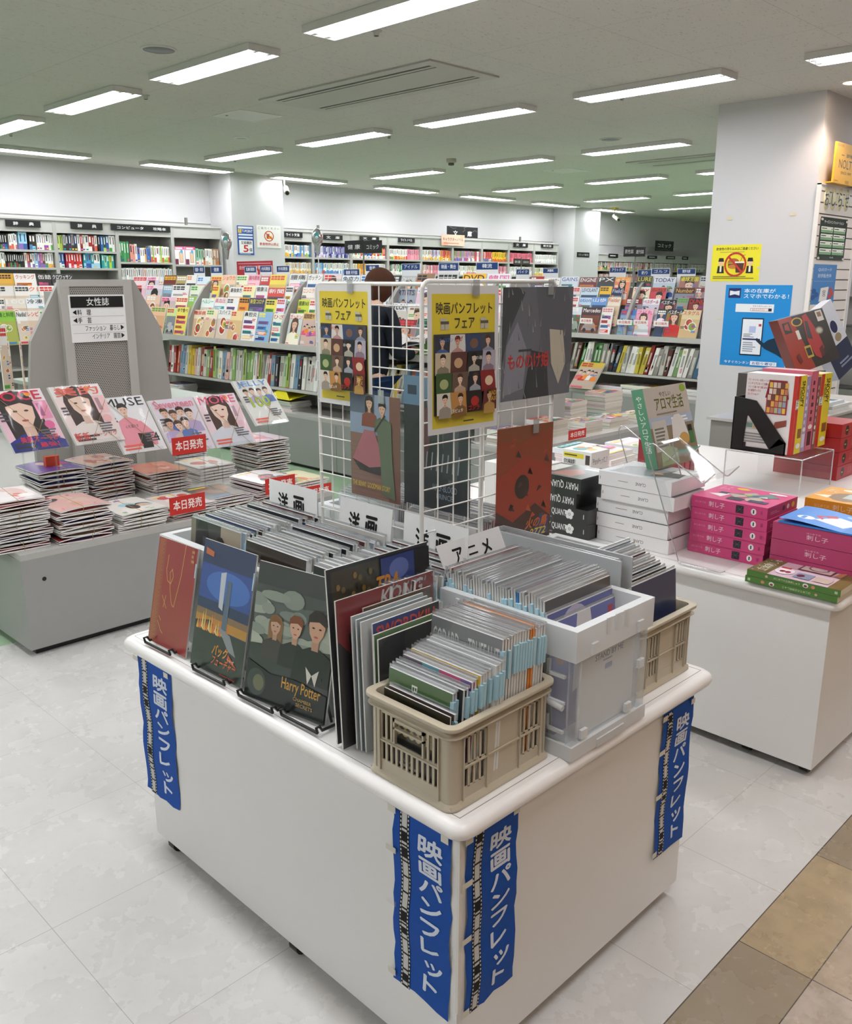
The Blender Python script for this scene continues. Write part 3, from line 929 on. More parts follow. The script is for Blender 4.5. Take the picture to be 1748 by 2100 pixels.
fill_row(4.78, 5.515, 1.641, [(.12, ['#2447a0', '#2f5fa8'], ['#f2f0ea'], (.17, .175), BK), (.3, ['#a9203a', '#d8342f', '#f2f0ea'], ['#f6e3e6', None], (.165, .175), BK), (.32, W + ['#4f9fd0', '#2b8f96'], ['#9fd0ea', '#e58aa8', '#2f5fa8'], (.165, .175), BK), (.26, ['#b7d64a', '#8fd0b8', '#2fa0a0'], None, (.155, .16), BK)], r, 'book', 'on second shelf under the second black sign', 'dictionaries on the upper shelves', 'book')
fill_row(5.565, 6.285, 1.721, [(.2, ['#57a86a', '#4f9fd0', '#3f8f5a'], ['#2f7f4a', None], (.24, .25), (.03, .04)), (.14, ['#e99a8a', '#f2e8e4'], None, (.21, .22), (.03, .04)), (.26, ['#e9b36a', '#4f7fd0', '#f2f0ea'], ['#3f6fc0', None], (.17, .18), (.03, .04)), (.4, W + ['#a9d04f', '#f2f0ea', '#e9e4da'], ['#d85a40', '#4f7fd0', '#b7dc5a', None], (.165, .21), (.022, .034))], r, 'book', 'on top shelf under the wide black sign', 'computer guides on the upper shelves', 'book')
fill_row(5.565, 6.285, 1.451, [(1, W + ['#e9e4da', '#f2d0c8', '#cfdbe6'], [None, None, '#e58aa8', '#b3b1ac'], (.19, .21), (.022, .034))], r, 'book', 'on second shelf under the wide black sign', 'computer guides on the upper shelves', 'book')
fill_row(6.66, 7.03, 1.701, [(.3, ['#8fc0a0', '#5f9f7f'], ['#e9e4da'], (.2, .21), BK), (.7, ['#3a2c28', '#f2f0ea', '#b08a6a', '#e9d0c0', '#5e4636'], ['#d0bfa8', None, '#c9702d'], (.2, .23), (.02, .032))], r, 'book', 'on top shelf beside the left column', 'books beside the phone boxes', 'book')
for i, x in enumerate((6.34, 6.50)):
    m = M(); m.box(x, YF + .02, 1.701, x + .145, YF + .1, 1.93, '#f6eef0', 0, {'+z': '#f08ab0'})
    a = Art(m, (x, YF + .02, 1.701), (.145, 0, 0), (0, 0, .229)); a.rect(0, .82, 1, 1, '#ee5f96'); a.rect(.1, .86, .8, .94, '#ffffff'); a.rect(.45, .1, .85, .7, '#c9a27a'); a.rect(.5, .14, .8, .66, '#e6c9a8'); a.ell(.7, .72, .14, .1, '#5fb0e0'); a.rect(0, 0, .35, .3, '#7a3050')
    tag(m.build('boxed_book', 'print'), 'white and pink boxed phone guide, %s of the pair on the bookcase' % ('left' if i == 0 else 'right'), 'box', 'boxed phone guides')

PB = (.024, .03)
mid = [
    ([(.35, W, ['#e9b93a', '#f2c531'], (.165, .17), PB), (.65, W + ['#4f9fd0'], ['#4f8fd0', '#e9b93a', '#2f5fa8', '#7fb84f'], (.165, .17), PB)], [(1, W + ['#e9cfa0', '#f2e4c8'], ['#e9a04a', '#f2c531', '#d0b48a'], (.15, .16), PB)]),
    ([(1, ['#5a5fa0', '#3f4a90', '#8a86b8', '#e6e4ee', '#7a6fb0'], ['#f2f0ea', '#2f3a80', '#c9c4dc'], (.155, .165), PB)], [(.3, ['#4f9fd0', '#9fc7dd', '#f2f0ea'], ['#d85a40', None], (.15, .16), PB), (.7, W + ['#cfe0ea', '#dfe6d0'], ['#4f8fd0', '#b9dccf', None], (.15, .16), PB)]),
    ([(1, ['#2f5fa8', '#d8423c', '#f2c531', '#57a845', '#f2f0ea'], ['#f2f0ea'], (.155, .165), PB)], [(.5, ['#f2c531', '#e9a04a', '#f2f0ea'], None, (.15, .16), PB), (.5, W + ['#f2d0d8'], ['#e58aa8', None], (.15, .16), PB)]),
    ([(.6, W, ['#57a845', '#d8423c', '#f2c531', '#f08a2c'], (.155, .165), PB), (.4, ['#e98aa0', '#f0a8b4'], None, (.16, .165), PB)], [(.6, W + ['#a9203a', '#8a2f3a', '#2f8f5a'], ['#f2f0ea'], (.15, .16), PB), (.4, W, ['#d85a40'], (.15, .16), PB)]),
    ([(.35, ['#f2e4c8', '#f4dcd0', '#f2f0ea'], ['#f0c8b8', '#e9b93a'], (.165, .17), PB), (.3, ['#b8a6cc', '#9fb8dc', '#f2e8f0'], ['#e9d04a', '#f2f0ea'], (.165, .17), PB), (.35, ['#e05a4a', '#f2a04a', '#e98a8a'], ['#f2c531', '#f2f0ea'], (.165, .17), PB)], [(1, ['#f0c8d0', '#f2f0ea', '#e98aa0', '#e9b8a0'], ['#e58aa8', None], (.15, .16), PB)]),
    ([(.8, ['#d88aa0', '#e0a0b0', '#b89ac0', '#cfa8b0', '#8fb870'], ['#5f6fc0', '#b05a90', '#f2f0ea', '#6f80cc'], (.165, .17), PB), (.2, ['#f2f0ea', '#e05a6a'], None, (.16, .165), PB)], [(1, W + ['#e9d8b0', '#cfd8a0'], ['#b8a6cc', '#e58aa8', None], (.15, .16), PB)]),
    ([(.4, ['#e06a60', '#f2e4e0', '#d84a4a'], ['#4f7fb0', '#f2f0ea'], (.165, .17), PB), (.6, ['#f2c12c', '#f2cf4a', '#f0b820'], ['#d8542f', '#e06a2c'], (.165, .17), PB)], [(1, ['#e07a90', '#f0a8b8', '#f2d0d8'], ['#f2f0ea', '#d04a6a'], (.15, .16), PB)]),
    ([(1, ['#ee7a8a', '#f08a98', '#e86a80'], [None, '#d84a60', '#f6c8cc'], (.165, .17), PB)], [(1, W + ['#eef0f2'], None, (.15, .16), PB)]),
    ([(1, W + ['#eeece8'], [None, '#d8d6d0', '#cfe0ea'], (.15, .16), PB)], [(1, W + ['#d0d4a8', '#8a6a4a'], ['#e9b93a', '#f2c84a'], (.14, .15), PB)]),
]
for i, (r1, r2) in enumerate(mid):
    fill_row(MX[i] + .026, MX[i + 1] - .026, 1.836, r1, r, 'paperback', 'on top shelf of the %s paperback bookcase' % ordinal(i), 'paperbacks on the wall bookcases', 'paperback')
    if i < 2:
        fill_row(MX[i] + .026, MX[i + 1] - .026, 1.601, r2, r, 'paperback', 'on second shelf of the %s paperback bookcase' % ordinal(i), 'paperbacks on the wall bookcases', 'paperback')


def stuff_row(m, x0, x1, z, groups, r):
    tot = sum(g[0] for g in groups); x = x0
    for wgt, cols, bands, hr, wr in groups:
        end = x + (x1 - x0) * wgt / tot
        while x + wr[0] < end:
            wd = min(r.uniform(*wr), end - x); c = r.choice(cols)
            b_ = book(x, x + wd - .0012, z, r.uniform(*hr), c, r.choice(bands) if bands else None, r, sum(L(c)) < .9)
            o = len(m.v); m.v += b_.v; m.f += [[o + i for i in f] for f in b_.f]; m.c += b_.c; m.m += b_.m; m.sm += b_.sm
            x += wd
        x = end


m = M()
for i in range(2, 9):
    stuff_row(m, MX[i] + .026, MX[i + 1] - .026, 1.601, mid[i][1], r)
for i in range(6):
    pal = [['#2c2a2c', '#f2f0ea', '#e9d8d0', '#cf4a4a'], W + ['#f2d8d0', '#e98a8a'], ['#d8a0a8', '#f2f0ea', '#8a3a40'], W + ['#e6c8d0'], ['#b0a8c8', '#f2f0ea', '#4a4a60', '#8fb04a'], W][i]
    stuff_row(m, RX[i] + .026, RX[i + 1] - .026, 1.731, [(1, pal, ['#e9b93a', None, '#57a845'], (.15, .16), PB)], r)
    stuff_row(m, RX[i] + .026, RX[i + 1] - .026, 1.501, [(1, pal, None, (.14, .15), PB)], r)
tag(m.build('paperback', 'print'), 'remaining far rows of small paperbacks on the wall bookcases', 'paperback', None, 'stuff')

# black header signs on the bookcases
BLK = '#1d1d1f'
hs = [('辞　　典', (10, 450), (84, 467), 'black sign with white lettering on the far-left bookcase'), ('辞　　典', (144, 455), (211, 472), 'black sign with white lettering on the second bookcase from the left edge'),
      ('コンピュータ　　攻略本', (227, 459), (350, 477), 'wide black sign with white lettering on two words, above the computer books')]
for tx, a0, a1, lb in hs:
    sign('shelf_sign', 1, YF - .012, a0, a1, BLK, tx, '#f2f2f0', lb, group='black bookcase signs', box=(.1 if len(tx) > 5 else .22, .25, .92 if len(tx) > 5 else .8, .75))
for tx, a0, a1, lb in [('ライト文芸', (580, 475), (621, 488), 'black sign beside the left column above the paperbacks'), ('文　庫', (663, 481), (703, 493), 'black sign behind the silver balloon'), ('文　庫', (738, 484), (778, 494), 'black sign above the pair of hanging black signs'),
                       ('ライトノベル', (817, 487), (851, 498), 'black sign above the cream and purple paperbacks'), ('文　庫', (1054, 497), (1083, 508), 'black sign above the white paperbacks'), ('新文芸', (1111, 500), (1135, 509), 'black sign on the last bookcase before the right column')]:
    sign('shelf_sign', 1, YF - .012, a0, a1, BLK, tx, '#f2f2f0', lb, group='black bookcase signs', box=(.16, .22, .84, .78))
for k, (a0, a1) in enumerate([((1249, 520), (1268, 529)), ((1329, 524), (1348, 531)), ((1367, 525), (1385, 532)), ((1400, 526), (1412, 533))]):
    sign('shelf_sign', 1, YF - .012, a0, a1, BLK, None, BLK, 'tiny black sign on the bookcases beyond the right column, %s from the left' % ordinal(k), group='black bookcase signs', extra=lambda a: a.bars(.15, .25, .9, .75, 1, '#cfcfcc'))
sign('hanging_sign', 1, 10.884, (917, 463), (980, 489), BLK, '文　　庫', '#f2f2f0', 'large black board with white lettering standing above the wall bookcases', box=(.2, .12, .8, .62),
     extra=lambda a: [a.line(p, .02, '#9a9a9c') for p in ([(.08, .95), (.2, .8), (.3, .86)], [(.5, .5), (.58, .7), (.54, .9), (.62, .98)], [(.8, .5), (.9, .72), (.97, .6)])])
sign('paper_sign', 1, 10.876, (906, 480), (953, 505), '#f4c9b2', 'キャラクターノベル', '#6b3a2a', 'peach paper sign overlapping the large black board', box=(.06, .42, .94, .72), extra=lambda a: (a.ell(.15, .15, .14, .2, '#f0ad92'), a.ell(.9, .85, .1, .14, '#f0b79c'), a.bars(.1, .16, .9, .28, 1, '#b07a64')))
sign('hanging_sign', 1, 10.884, (1345, 493), (1381, 516), BLK, 'コミック', '#f2f2f0', 'black board with white lettering above the bookcases beyond the right column', box=(.14, .35, .86, .72), extra=lambda a: [a.line(p, .02, '#85858a') for p in ([(.06, .2), (.3, .08), (.5, .2), (.8, .06)], [(.2, .9), (.5, .82), (.9, .92)])])
sign('wall_sign', 1, 10.715, (1184, 517), (1209, 528), BLK, 'コミック新刊', '#d9d9d6', 'small black sign on the right wall column', box=(.1, .28, .9, .72))
# little upright pegs on top of the bookcases
for (x, lb) in ((6.55, 'short grey peg on top of the bookcase by the left column'), (8.78, 'short grey peg on top of the bookcase above the balloon'), (13.6, 'short grey peg on top of the bookcase near the right column'), (16.05, 'short grey peg on top of the bookcase right of the right column')):
    m = M(); z = 2.21 if x < 15 else 2.06; m.box(x, 10.95, z - .002, x + .03, 10.98, z + .09, '#77756f'); tag(m.build('sign_peg', 'paint'), lb, 'peg')
# posters on the left column
m, a = board(1, 10.714, (486, 462), (522, 523), '#1d4fa0', .003)
a.rect(.05, .9, .95, .97, '#e9eef8'); a.text('T-POINT', .3, .77, .95, .86, '#ffffff', .02); a.rect(.05, .75, .26, .88, '#f2cf2c'); a.text('T', .09, .77, .22, .86, '#1d4fa0', .03)
a.rect(.06, .66, .94, .72, '#dfe8f6'); a.rect(.06, .56, .94, .62, '#dfe8f6'); a.rect(.08, .06, .92, .5, '#f4f4f0'); a.text('定期購読', .2, .36, .86, .47, '#26304a', .02); a.text('5', .34, .1, .64, .33, '#d0212c', .04); a.text('倍', .7, .12, .88, .24, '#26304a', .02)
a.bars(.1, .01, .9, .05, 1, '#a9bfe6')
tag(m.build('poster', 'print'), 'blue poster with a big red five on the left column', 'poster')
m, a = board(1, 10.714, (526, 461), (577, 509), '#f1efea', .003)
a.text('ご 協 力 く だ さ い', .06, .82, .94, .92, '#5a5856', .01); a.ell(.5, .52, .2, .24, '#c9342c'); a.ell(.5, .52, .165, .2, '#f4ead8'); a.rect(.4, .4, .52, .62, '#b0542c'); a.ell(.56, .46, .08, .07, '#e0a83c'); a.line([(.36, .66), (.64, .38)], .045, '#c9342c'); a.text('飲食物持込禁止', .1, .1, .9, .23, '#c9342c', .02)
tag(m.build('poster', 'print'), 'white no-food poster with a red ring on the left column', 'poster')
# ================================================================== magazine racks (double-sided gondolas)
GB = '#9b9b98'
ZB = 0.437


def gondola(x0, yend, ycore, label, face_y, dividers, xw=1.6, yfar=8.6):
    """Base cabinet with counter, core and stepped magazine tiers on the side that faces -x."""
    t = thing('magazine_rack', (x0 + xw / 2, 6, 0), label, 'magazine rack', 'grey steel magazine racks')
    x1 = x0 + xw
    m = M(); m.box(x0 + .03, yend + .03, 0, x1 - .03, yfar, .03, '#1e1d1c'); m.build('toe_kick', 'paint', t)
    m = M(); m.box(x0, yend, .03, x1, yfar, .40, GB)
    y = yend + .9
    while y < yfar - .1:
        m.box(x0 - .001, y - .002, .03, x0 + .01, y + .002, .40, '#6d6b67'); y += .9
    m.box(x0 + .79, yend - .001, .03, x0 + .793, yend + .01, .40, '#8d8b86')
    m.build('base_cabinet', 'paint', t, bevel=.004)
    m = M(); m.prism([(x0, yend, .40), (x0, yfar, .40), (x1, yfar, .40), (x1, yend, .40)], (0, 0, .012), '#9d9b96')
    m.prism([(x0 - .002, yend - .002, .412), (x0 - .002, yfar, .412), (x0 + .014, yfar, ZB), (x0 + .014, yend + .014, ZB)], (0, 0, 0), '#b5b3ae') if 0 else None
    m.box(x0 + .002, yend + .002, .412, x1 - .002, yfar, ZB, '#b5b3ae')
    m.build('counter_top', 'paint', t, bevel=.01)
    m = M(); m.box(x0 + (.46 if face_y else .78), ycore, ZB, x1 - (.46 if face_y else .42), yfar if face_y else 4.9, 1.44, '#a3a19c'); m.build('back_board', 'paint', t)
    if face_y:
        y0, y1 = face_y
        xl = x0 + .05
        m = M(); m.box(xl, y0, .952, xl + .4, y1, .968, '#b9b7b2'); m.box(xl - .008, y0, .948, xl + .006, y1, .995, '#c2c0bb'); m.build('tier_shelf', 'paint', t)
        m = M(); m.slab((xl + .02, y0, .612), (0, y1 - y0, 0), (.38, 0, -.02), (0, 0, .014), '#b3b1ac'); m.box(xl + .012, y0, .605, xl + .02, y1, .628, '#c2c0bb'); m.build('lower_shelf', 'paint', t)
        for k in range(1, 5):
            xb = xl + .03 + .07 * k
            m = M(); m.slab((xb, y1, .965 + .0 * k), (0, y0 - y1, 0), (.012, 0, .1 * k + .02), (.01, 0, 0), '#a9a7a2'); m.build('step_panel', 'paint', t)
        for y in dividers:
            m = M()
            prof = [(xl - .004, .95), (xl - .004, 1.0), (xl + .02, 1.15), (xl + .1, 1.3), (xl + .2, 1.43), (xl + .27, 1.49), (xl + .41, 1.5), (xl + .41, .95)]
            m.prism([(a, y - .014, z) for a, z in prof], (0, .028, 0), '#a6a49f'); m.build('divider', 'paint', t)
    return t


g1 = gondola(1.265, 3.514, 4.74, 'grey magazine rack with the perforated end panel, near left', None, [], yfar=6.6)
g2 = gondola(4.40, 3.53, 3.98, 'grey magazine rack of health magazines behind the wire grid', (3.98, 8.6), [7.53, 6.08, 3.995, 4.9])
g3 = gondola(7.53, 3.53, 3.68, 'grey magazine rack of car and sports magazines left of the pillar', (3.7, 6.4), [4.78])
# end board of the middle rack
m = M(); m.prism([(4.5, 3.95, ZB), (4.5, 3.95, 1.1), (4.8, 3.95, 1.5), (4.98, 3.95, 1.5), (5.38, 3.95, 1.1), (5.42, 3.95, ZB)], (0, .025, 0), '#a6a49f'); m.build('end_panel', 'paint', g2)

# near-left rack: bolt hole, perforated end panel with side fins, boards behind
m = M(); m.lathe([(.009, .0), (.0001, .0005)], (0, 0, 0), '#151515', 14)
p = hit(91, 1187, 1, 3.513)
m.v = [(p.x + a, 3.5128, p.z + b_) for a, b_, c in m.v]
m.build('bolt_hole', 'paint', g1)
YP = 4.62
pp = lambda px, py, y=YP: hit(px, py, 1, y)
a0, a1 = pp(118, 572), pp(267, 574)
xa, xb, zt = a0.x, a1.x, 1.502
m = M()
m.box(xa, YP - .012, ZB, xa + .05, YP + .02, zt, '#b5b2ac'); m.box(xb - .05, YP - .012, ZB, xb, YP + .02, zt, '#b5b2ac'); m.box(xa + .05, YP - .012, zt - .035, xb - .05, YP + .02, zt, '#b5b2ac'); m.box(xa + .05, YP - .012, ZB, xb - .05, YP + .02, ZB + .06, '#b5b2ac')
m.build('end_frame', 'paint', g1)
m = M(); m.box(xa + .05, YP - .004, ZB + .06, xb - .05, YP + .004, zt - .035, '#a9a49c'); m.build('perforated_panel', 'perforated_steel', g1)
for s_, px in ((0, (120, 62, 60, 60)), (1, (272, 328, 350, 352))):
    P = [pp(px[0], 573, YP + .03), pp(px[1], 700 if s_ == 0 else 672, YP + .03), pp(px[2], 808, YP + .03)]
    xi = xa + .03 if s_ == 0 else xb - .03
    pts = [(xi, YP + .02, zt - .002), (P[0].x, YP + .02, zt - .002), (P[1].x, YP + .02, P[1].z), (P[2].x, YP + .02, P[2].z), (P[2].x, YP + .02, ZB), (xi, YP + .02, ZB)]
    m = M(); m.prism(pts if s_ == 0 else pts[::-1], (0, .03, 0), '#a09d97'); m.build('side_fin', 'paint', g1)
m = M(); m.box(2.45, 4.66, .79, 2.98, 6.6, .815, '#a9b3a8'); m.box(2.5, 4.67, ZB, 2.53, 6.6, .79, '#a3a19c'); m.build('side_shelf', 'paint', g1)
# the direction sign
m, a = board(1, YP - .014, (139, 605), (262, 698), '#eeeeec', .006, '#d8d8d6')
a.rect(.03, .73, .97, .97, '#171717'); a.text('女性誌', .31, .77, .71, .94, '#f4f4f2', .01)
for y in (.72, .55, .38, .2):
    a.rect(.03, y - .008, .97, y, '#b9b9b9', False)
a.k += 1
for y, tx, lf in ((.635, '料　理', True), (.465, '手　芸', True), (.295, 'ファッション　暮らし', False), (.12, 'インテリア　園芸', False)):
    if lf:
        a.poly([(.05, y), (.12, y + .055), (.12, y - .055)], '#171717'); a.text(tx, .135, y - .06, .37, y + .06, '#232323', .01)
    else:
        a.poly([(.95, y), (.89, y + .055), (.89, y - .055)], '#171717'); a.text(tx, .25 if 'フ' in tx else .36, y - .06, .87, y + .06, '#232323', .005)
tag(m.build('direction_sign', 'print'), 'white sign with a black heading on the perforated end panel', 'sign')

# ------------------------------------------------------------------ face-out magazines on the racks
r = random.Random(21)
RN = {0: 'lowest', 1: 'second', 2: 'third', 3: 'top'}



def tier_mags(xl, k, items, where, group):
    """items: (px left, px right, title, base, title colour, style)."""
    xb = xl + .022 + .07 * k; z = .968 + .1 * k + (.002 if k else 0)
    for i, (p0, p1, ti, ba, tc, st) in enumerate(items):
        y0, y1 = hit(p0, 640, 0, xb).y, hit(p1, 640, 0, xb).y
        h = r.uniform(.262, .285); ln = .065 + .012 * (i % 2)
        o = Vec((xb - .012 * (i % 2), y0, z)); U = Vec((0, y1 - y0, 0)); V = Vec((ln, 0, h))
        lb = '%s magazine%s, %s from left on %s step of %s' % (cname(ba) if ba else 'mixed', {'face': ' with a face', 'food': ' with food', 'group': ' with a group', 'thing': '', 'text': ' of print', None: ''}[st], ordinal(i), RN[k], where)
        magazine(o, U, V, .012, r, lb, group, ti, ba, tc, st)


WT = '#f4f2ee'
T = {3: [(268, 296, None, '#f6dfe2', '#d8423c', 'text'), (297, 320, None, '#f4e6ea', '#e86aa0', 'face'), (331, 356, None, '#7a2a26', '#f2c531', 'thing'), (357, 376, None, '#b8a45a', '#f4f2ee', 'thing'), (377, 397, None, WT, '#f08a2c', 'thing'), (398, 424, None, '#dcebf4', '#3b7fc4', 'text'), (426, 448, None, '#f2dc4a', '#d8423c', 'face'),
         (449, 477, 'ショウカ', '#f2c9a8', '#e0502c', 'food'), (478, 501, None, '#f4efd2', '#57a845', 'food'), (502, 526, '腸内環境', '#f2b9c8', '#c92a5a', 'text'), (527, 546, None, '#c9302c', '#f4f2ee', 'text'), (547, 580, None, '#f2dc4a', '#d8342f', 'food'), (586, 620, '腰痛', WT, '#333338', 'text'), (623, 652, 'ガッテン', WT, '#222226', 'text'), (655, 690, None, '#f0d9de', '#d8342f', 'face'), (692, 728, '免疫力', '#e9eef4', '#222226', 'text'), (730, 772, None, WT, '#3b7fc4', 'group'),
         (775, 812, None, '#1f1f24', '#d9d9d6', 'face'), (813, 842, 'CM NOW', '#b9bdbd', '#f4f2ee', 'face'), (844, 880, None, '#9a7a5a', '#222226', 'face'), (886, 926, None, '#d2d4d0', '#222226', 'thing'), (937, 984, 'DVD', '#f2b92c', '#1f1f24', 'text'), (987, 1034, '韓国', '#eef0f6', '#e86aa0', 'text')],
     2: [(264, 292, None, '#f4d9e0', '#d8423c', 'face'), (293, 327, None, '#f4e0ea', '#e86aa0', 'face'), (328, 346, None, '#8fb8d4', '#f4f2ee', 'thing'), (347, 381, None, WT, '#222226', 'text'), (383, 412, None, '#e9f0da', '#57a845', 'text'), (428, 442, None, '#f2dc4a', '#d8342f', 'text'), (463, 489, '最強食方', WT, '#222226', 'food'), (490, 515, None, '#f4ecb0', '#d8342f', 'text'), (516, 541, '健康法', WT, '#222226', 'text'), (541, 575, '新聞', '#d8382f', '#f4f2ee', 'thing'), (577, 592, None, WT, '#333338', 'text'), (611, 643, 'ニンニク油', '#f6efe6', '#e8762c', 'food'), (646, 676, None, WT, '#57a845', 'food'), (680, 712, None, '#f2e4e8', '#d8342f', 'face'), (715, 748, None, '#eef3d8', '#57a845', 'food'), (750, 790, None, WT, '#7d56a5', 'face'), (796, 842, 'ARTISTS', '#a5a8b0', '#2a3560', 'group'), (845, 886, 'Q', '#efeaf4', '#7d56a5', 'face'), (890, 930, None, '#e8e4e0', '#333338', 'face'), (935, 978, None, '#dfe6ee', '#3b7fc4', 'group'), (982, 1022, None, WT, '#d8342f', 'face')],
     1: [(268, 290, None, '#f4d4de', '#e5527b', 'face'), (292, 320, None, '#f0c9b0', '#f4f2ee', 'food'), (322, 350, None, '#f4c8d8', '#e5527b', 'face'), (352, 376, None, '#f4ecc8', '#d8342f', 'text'), (378, 400, None, '#8fc85a', '#f4f2ee', 'food'), (404, 430, 'ヘルシー', '#eaf4f0', '#3b9f5f', 'food'), (431, 455, '高血圧', WT, '#e05a7a', 'text'), (456, 480, None, '#f2efec', '#555555', 'text'), (481, 501, None, '#f0a03c', '#3a2a1a', 'text'), (502, 534, '新型コロナ', '#2a3050', '#f2dc4a', 'text'), (535, 557, None, '#f2e25a', '#333338', 'text'), (558, 576, None, '#dfe6f4', '#d8342f', 'text'), (601, 624, '健康365', '#cddc4a', '#1f3a2a', 'text'), (625, 643, None, WT, '#d8342f', 'text'), (646, 672, None, '#f4e2d8', '#e05a4a', 'food'), (676, 706, None, WT, '#57a845', 'food'), (710, 744, None, '#f2e9d2', '#d8342f', 'food'), (746, 780, None, '#e4e8f0', '#2d4f9e', 'face'), (784, 827, 'NYLON', '#f0f0f2', '#151518', 'group'), (828, 872, None, '#eef0f2', '#8a6a3a', 'face'), (876, 920, None, '#f2e4e8', '#d8342f', 'face'), (924, 968, None, '#dadfe6', '#222226', 'face'), (972, 1016, None, WT, '#3b7fc4', 'face')],
     0: [(270, 298, None, '#f0d0d8', '#d8342f', 'face'), (300, 330, None, '#f6c4a0', '#57a845', 'food'), (332, 352, None, '#d9e8a0', '#d8342f', 'thing'), (353, 376, 'ゆで食べ', '#f2e46a', '#222226', 'text'), (386, 412, '糖尿病', '#f2ddc0', '#d8342f', 'food'), (413, 436, None, '#f4e8c8', '#57a845', 'food'), (437, 463, 'スパイス', '#f0eeea', '#444448', 'food'), (463, 488, None, '#f2d8a0', '#d8342f', 'food'), (489, 517, '鼻腔炎', WT, '#333338', 'text'), (519, 547, None, '#8fb8dc', '#f2e25a', 'text'), (549, 572, 'ひざ', '#e9efe0', '#d8342f', 'text'), (583, 610, 'ガッテン!', '#efe9e2', '#d8342f', 'face'), (611, 642, '認知症ケア', '#f0c27a', '#333338', 'group'), (646, 676, None, '#f2ecd8', '#d8342f', 'food'), (680, 712, None, WT, '#3b7fc4', 'text'), (716, 752, None, '#f0e2e6', '#d8342f', 'face'), (756, 794, None, '#f4f0f0', '#d85a7a', 'face'), (797, 843, None, '#8a2430', '#e0302c', 'face'), (845, 890, 'Cu', '#24503f', '#5fc8a0', 'face'), (895, 940, None, '#dfe4ea', '#222226', 'face'), (945, 990, None, '#f0dfe2', '#d8342f', 'face')]}
for k in (3, 2, 1, 0):
    tier_mags(4.45, k, T[k], 'the health rack', 'magazines on the stepped racks')
T = {3: [(1080, 1107, None, '#b82a30', '#f4f2ee', 'thing'), (1109, 1140, 'カーセンサー', WT, '#222226', 'thing'), (1142, 1178, 'GAINS', '#e6ebf4', '#3b5fa4', 'text'), (1180, 1216, 'ENGINE', '#6e2228', '#f4f2ee', 'text'), (1218, 1252, 'PX', '#4a4642', '#f4f2ee', 'thing'), (1253, 1284, 'ゆる山', '#f29a2c', '#f2e4c0', 'face'), (1297, 1328, 'LURE', '#3a3c34', '#d8cf4a', 'thing'), (1331, 1376, 'TODAY', '#dfe4ec', '#2a2a6a', 'group'), (1384, 1424, '卓球王国', '#8a7a3a', '#f2e84a', 'face'), (1426, 1450, None, '#d0d4dc', '#222226', 'group')],
     2: [(1088, 1120, None, '#e0e4e8', '#3b7fc4', 'thing'), (1124, 1156, None, WT, '#d8342f', 'thing'), (1160, 1183, None, '#e8dcdc', '#d8342f', 'thing'), (1184, 1220, 'LEVOLANT', '#cfdfee', '#1f1f24', 'thing'), (1222, 1246, None, '#f0c23c', '#6b4a2a', 'thing'), (1247, 1268, 'Field', '#233056', '#c9cfe0', 'thing'), (1290, 1325, 'Stay', '#efe4d8', '#c0392c', 'face'), (1326, 1358, 'パーゴルフ', '#c23a30', '#1f1f24', 'face'), (1376, 1416, 'Number', '#5a2a24', '#d8b86a', 'group'), (1418, 1440, None, '#7a2430', '#f4f2ee', 'face')],
     1: [(1096, 1130, None, '#cfd8e4', '#222226', 'thing'), (1132, 1164, None, WT, '#c0392c', 'thing'), (1166, 1180, None, WT, '#d8342f', 'text'), (1181, 1206, 'otion', '#c6dcf0', '#2a5fc0', 'thing'), (1207, 1238, '山歩', '#6f9fdc', '#f4f2ee', 'thing'), (1240, 1266, 'Fielder', '#efe6d2', '#d8542f', 'food'), (1277, 1310, None, '#8a2a30', '#f4f2ee', 'group'), (1312, 1346, 'ベスポール', '#f0eff4', '#c02a5a', 'group'), (1347, 1380, 'ベスボール', '#22262c', '#f4f2ee', 'face'), (1382, 1404, None, '#9a9a92', '#57a845', 'text'), (1406, 1438, 'DUNK', '#2c2226', '#d8302c', 'face')],
     0: [(1100, 1136, None, '#dfe3ea', '#222226', 'thing'), (1140, 1164, None, '#e6e8ec', '#222226', 'thing'), (1166, 1187, None, '#d8dde2', '#f4f2ee', 'thing'), (1188, 1228, 'Mercedes', '#4a2e32', '#f4f2ee', 'thing'), (1229, 1252, None, '#efebe6', '#d88a8a', 'text'), (1268, 1299, None, '#4f7fc4', '#d8342f', 'group'), (1300, 1334, 'フリ丸', '#eeb6cc', '#e0306a', 'face'), (1343, 1362, None, '#2a3a2c', '#f4f2ee', 'face'), (1363, 1396, 'ベスボール', '#23282e', '#f4f2ee', 'face'), (1394, 1432, 'スタグル', '#e6d2a2', '#c0302c', 'food')]}
for k in (3, 2, 1, 0):
    tier_mags(7.58, k, T[k], 'the sports rack', 'magazines on the stepped racks')

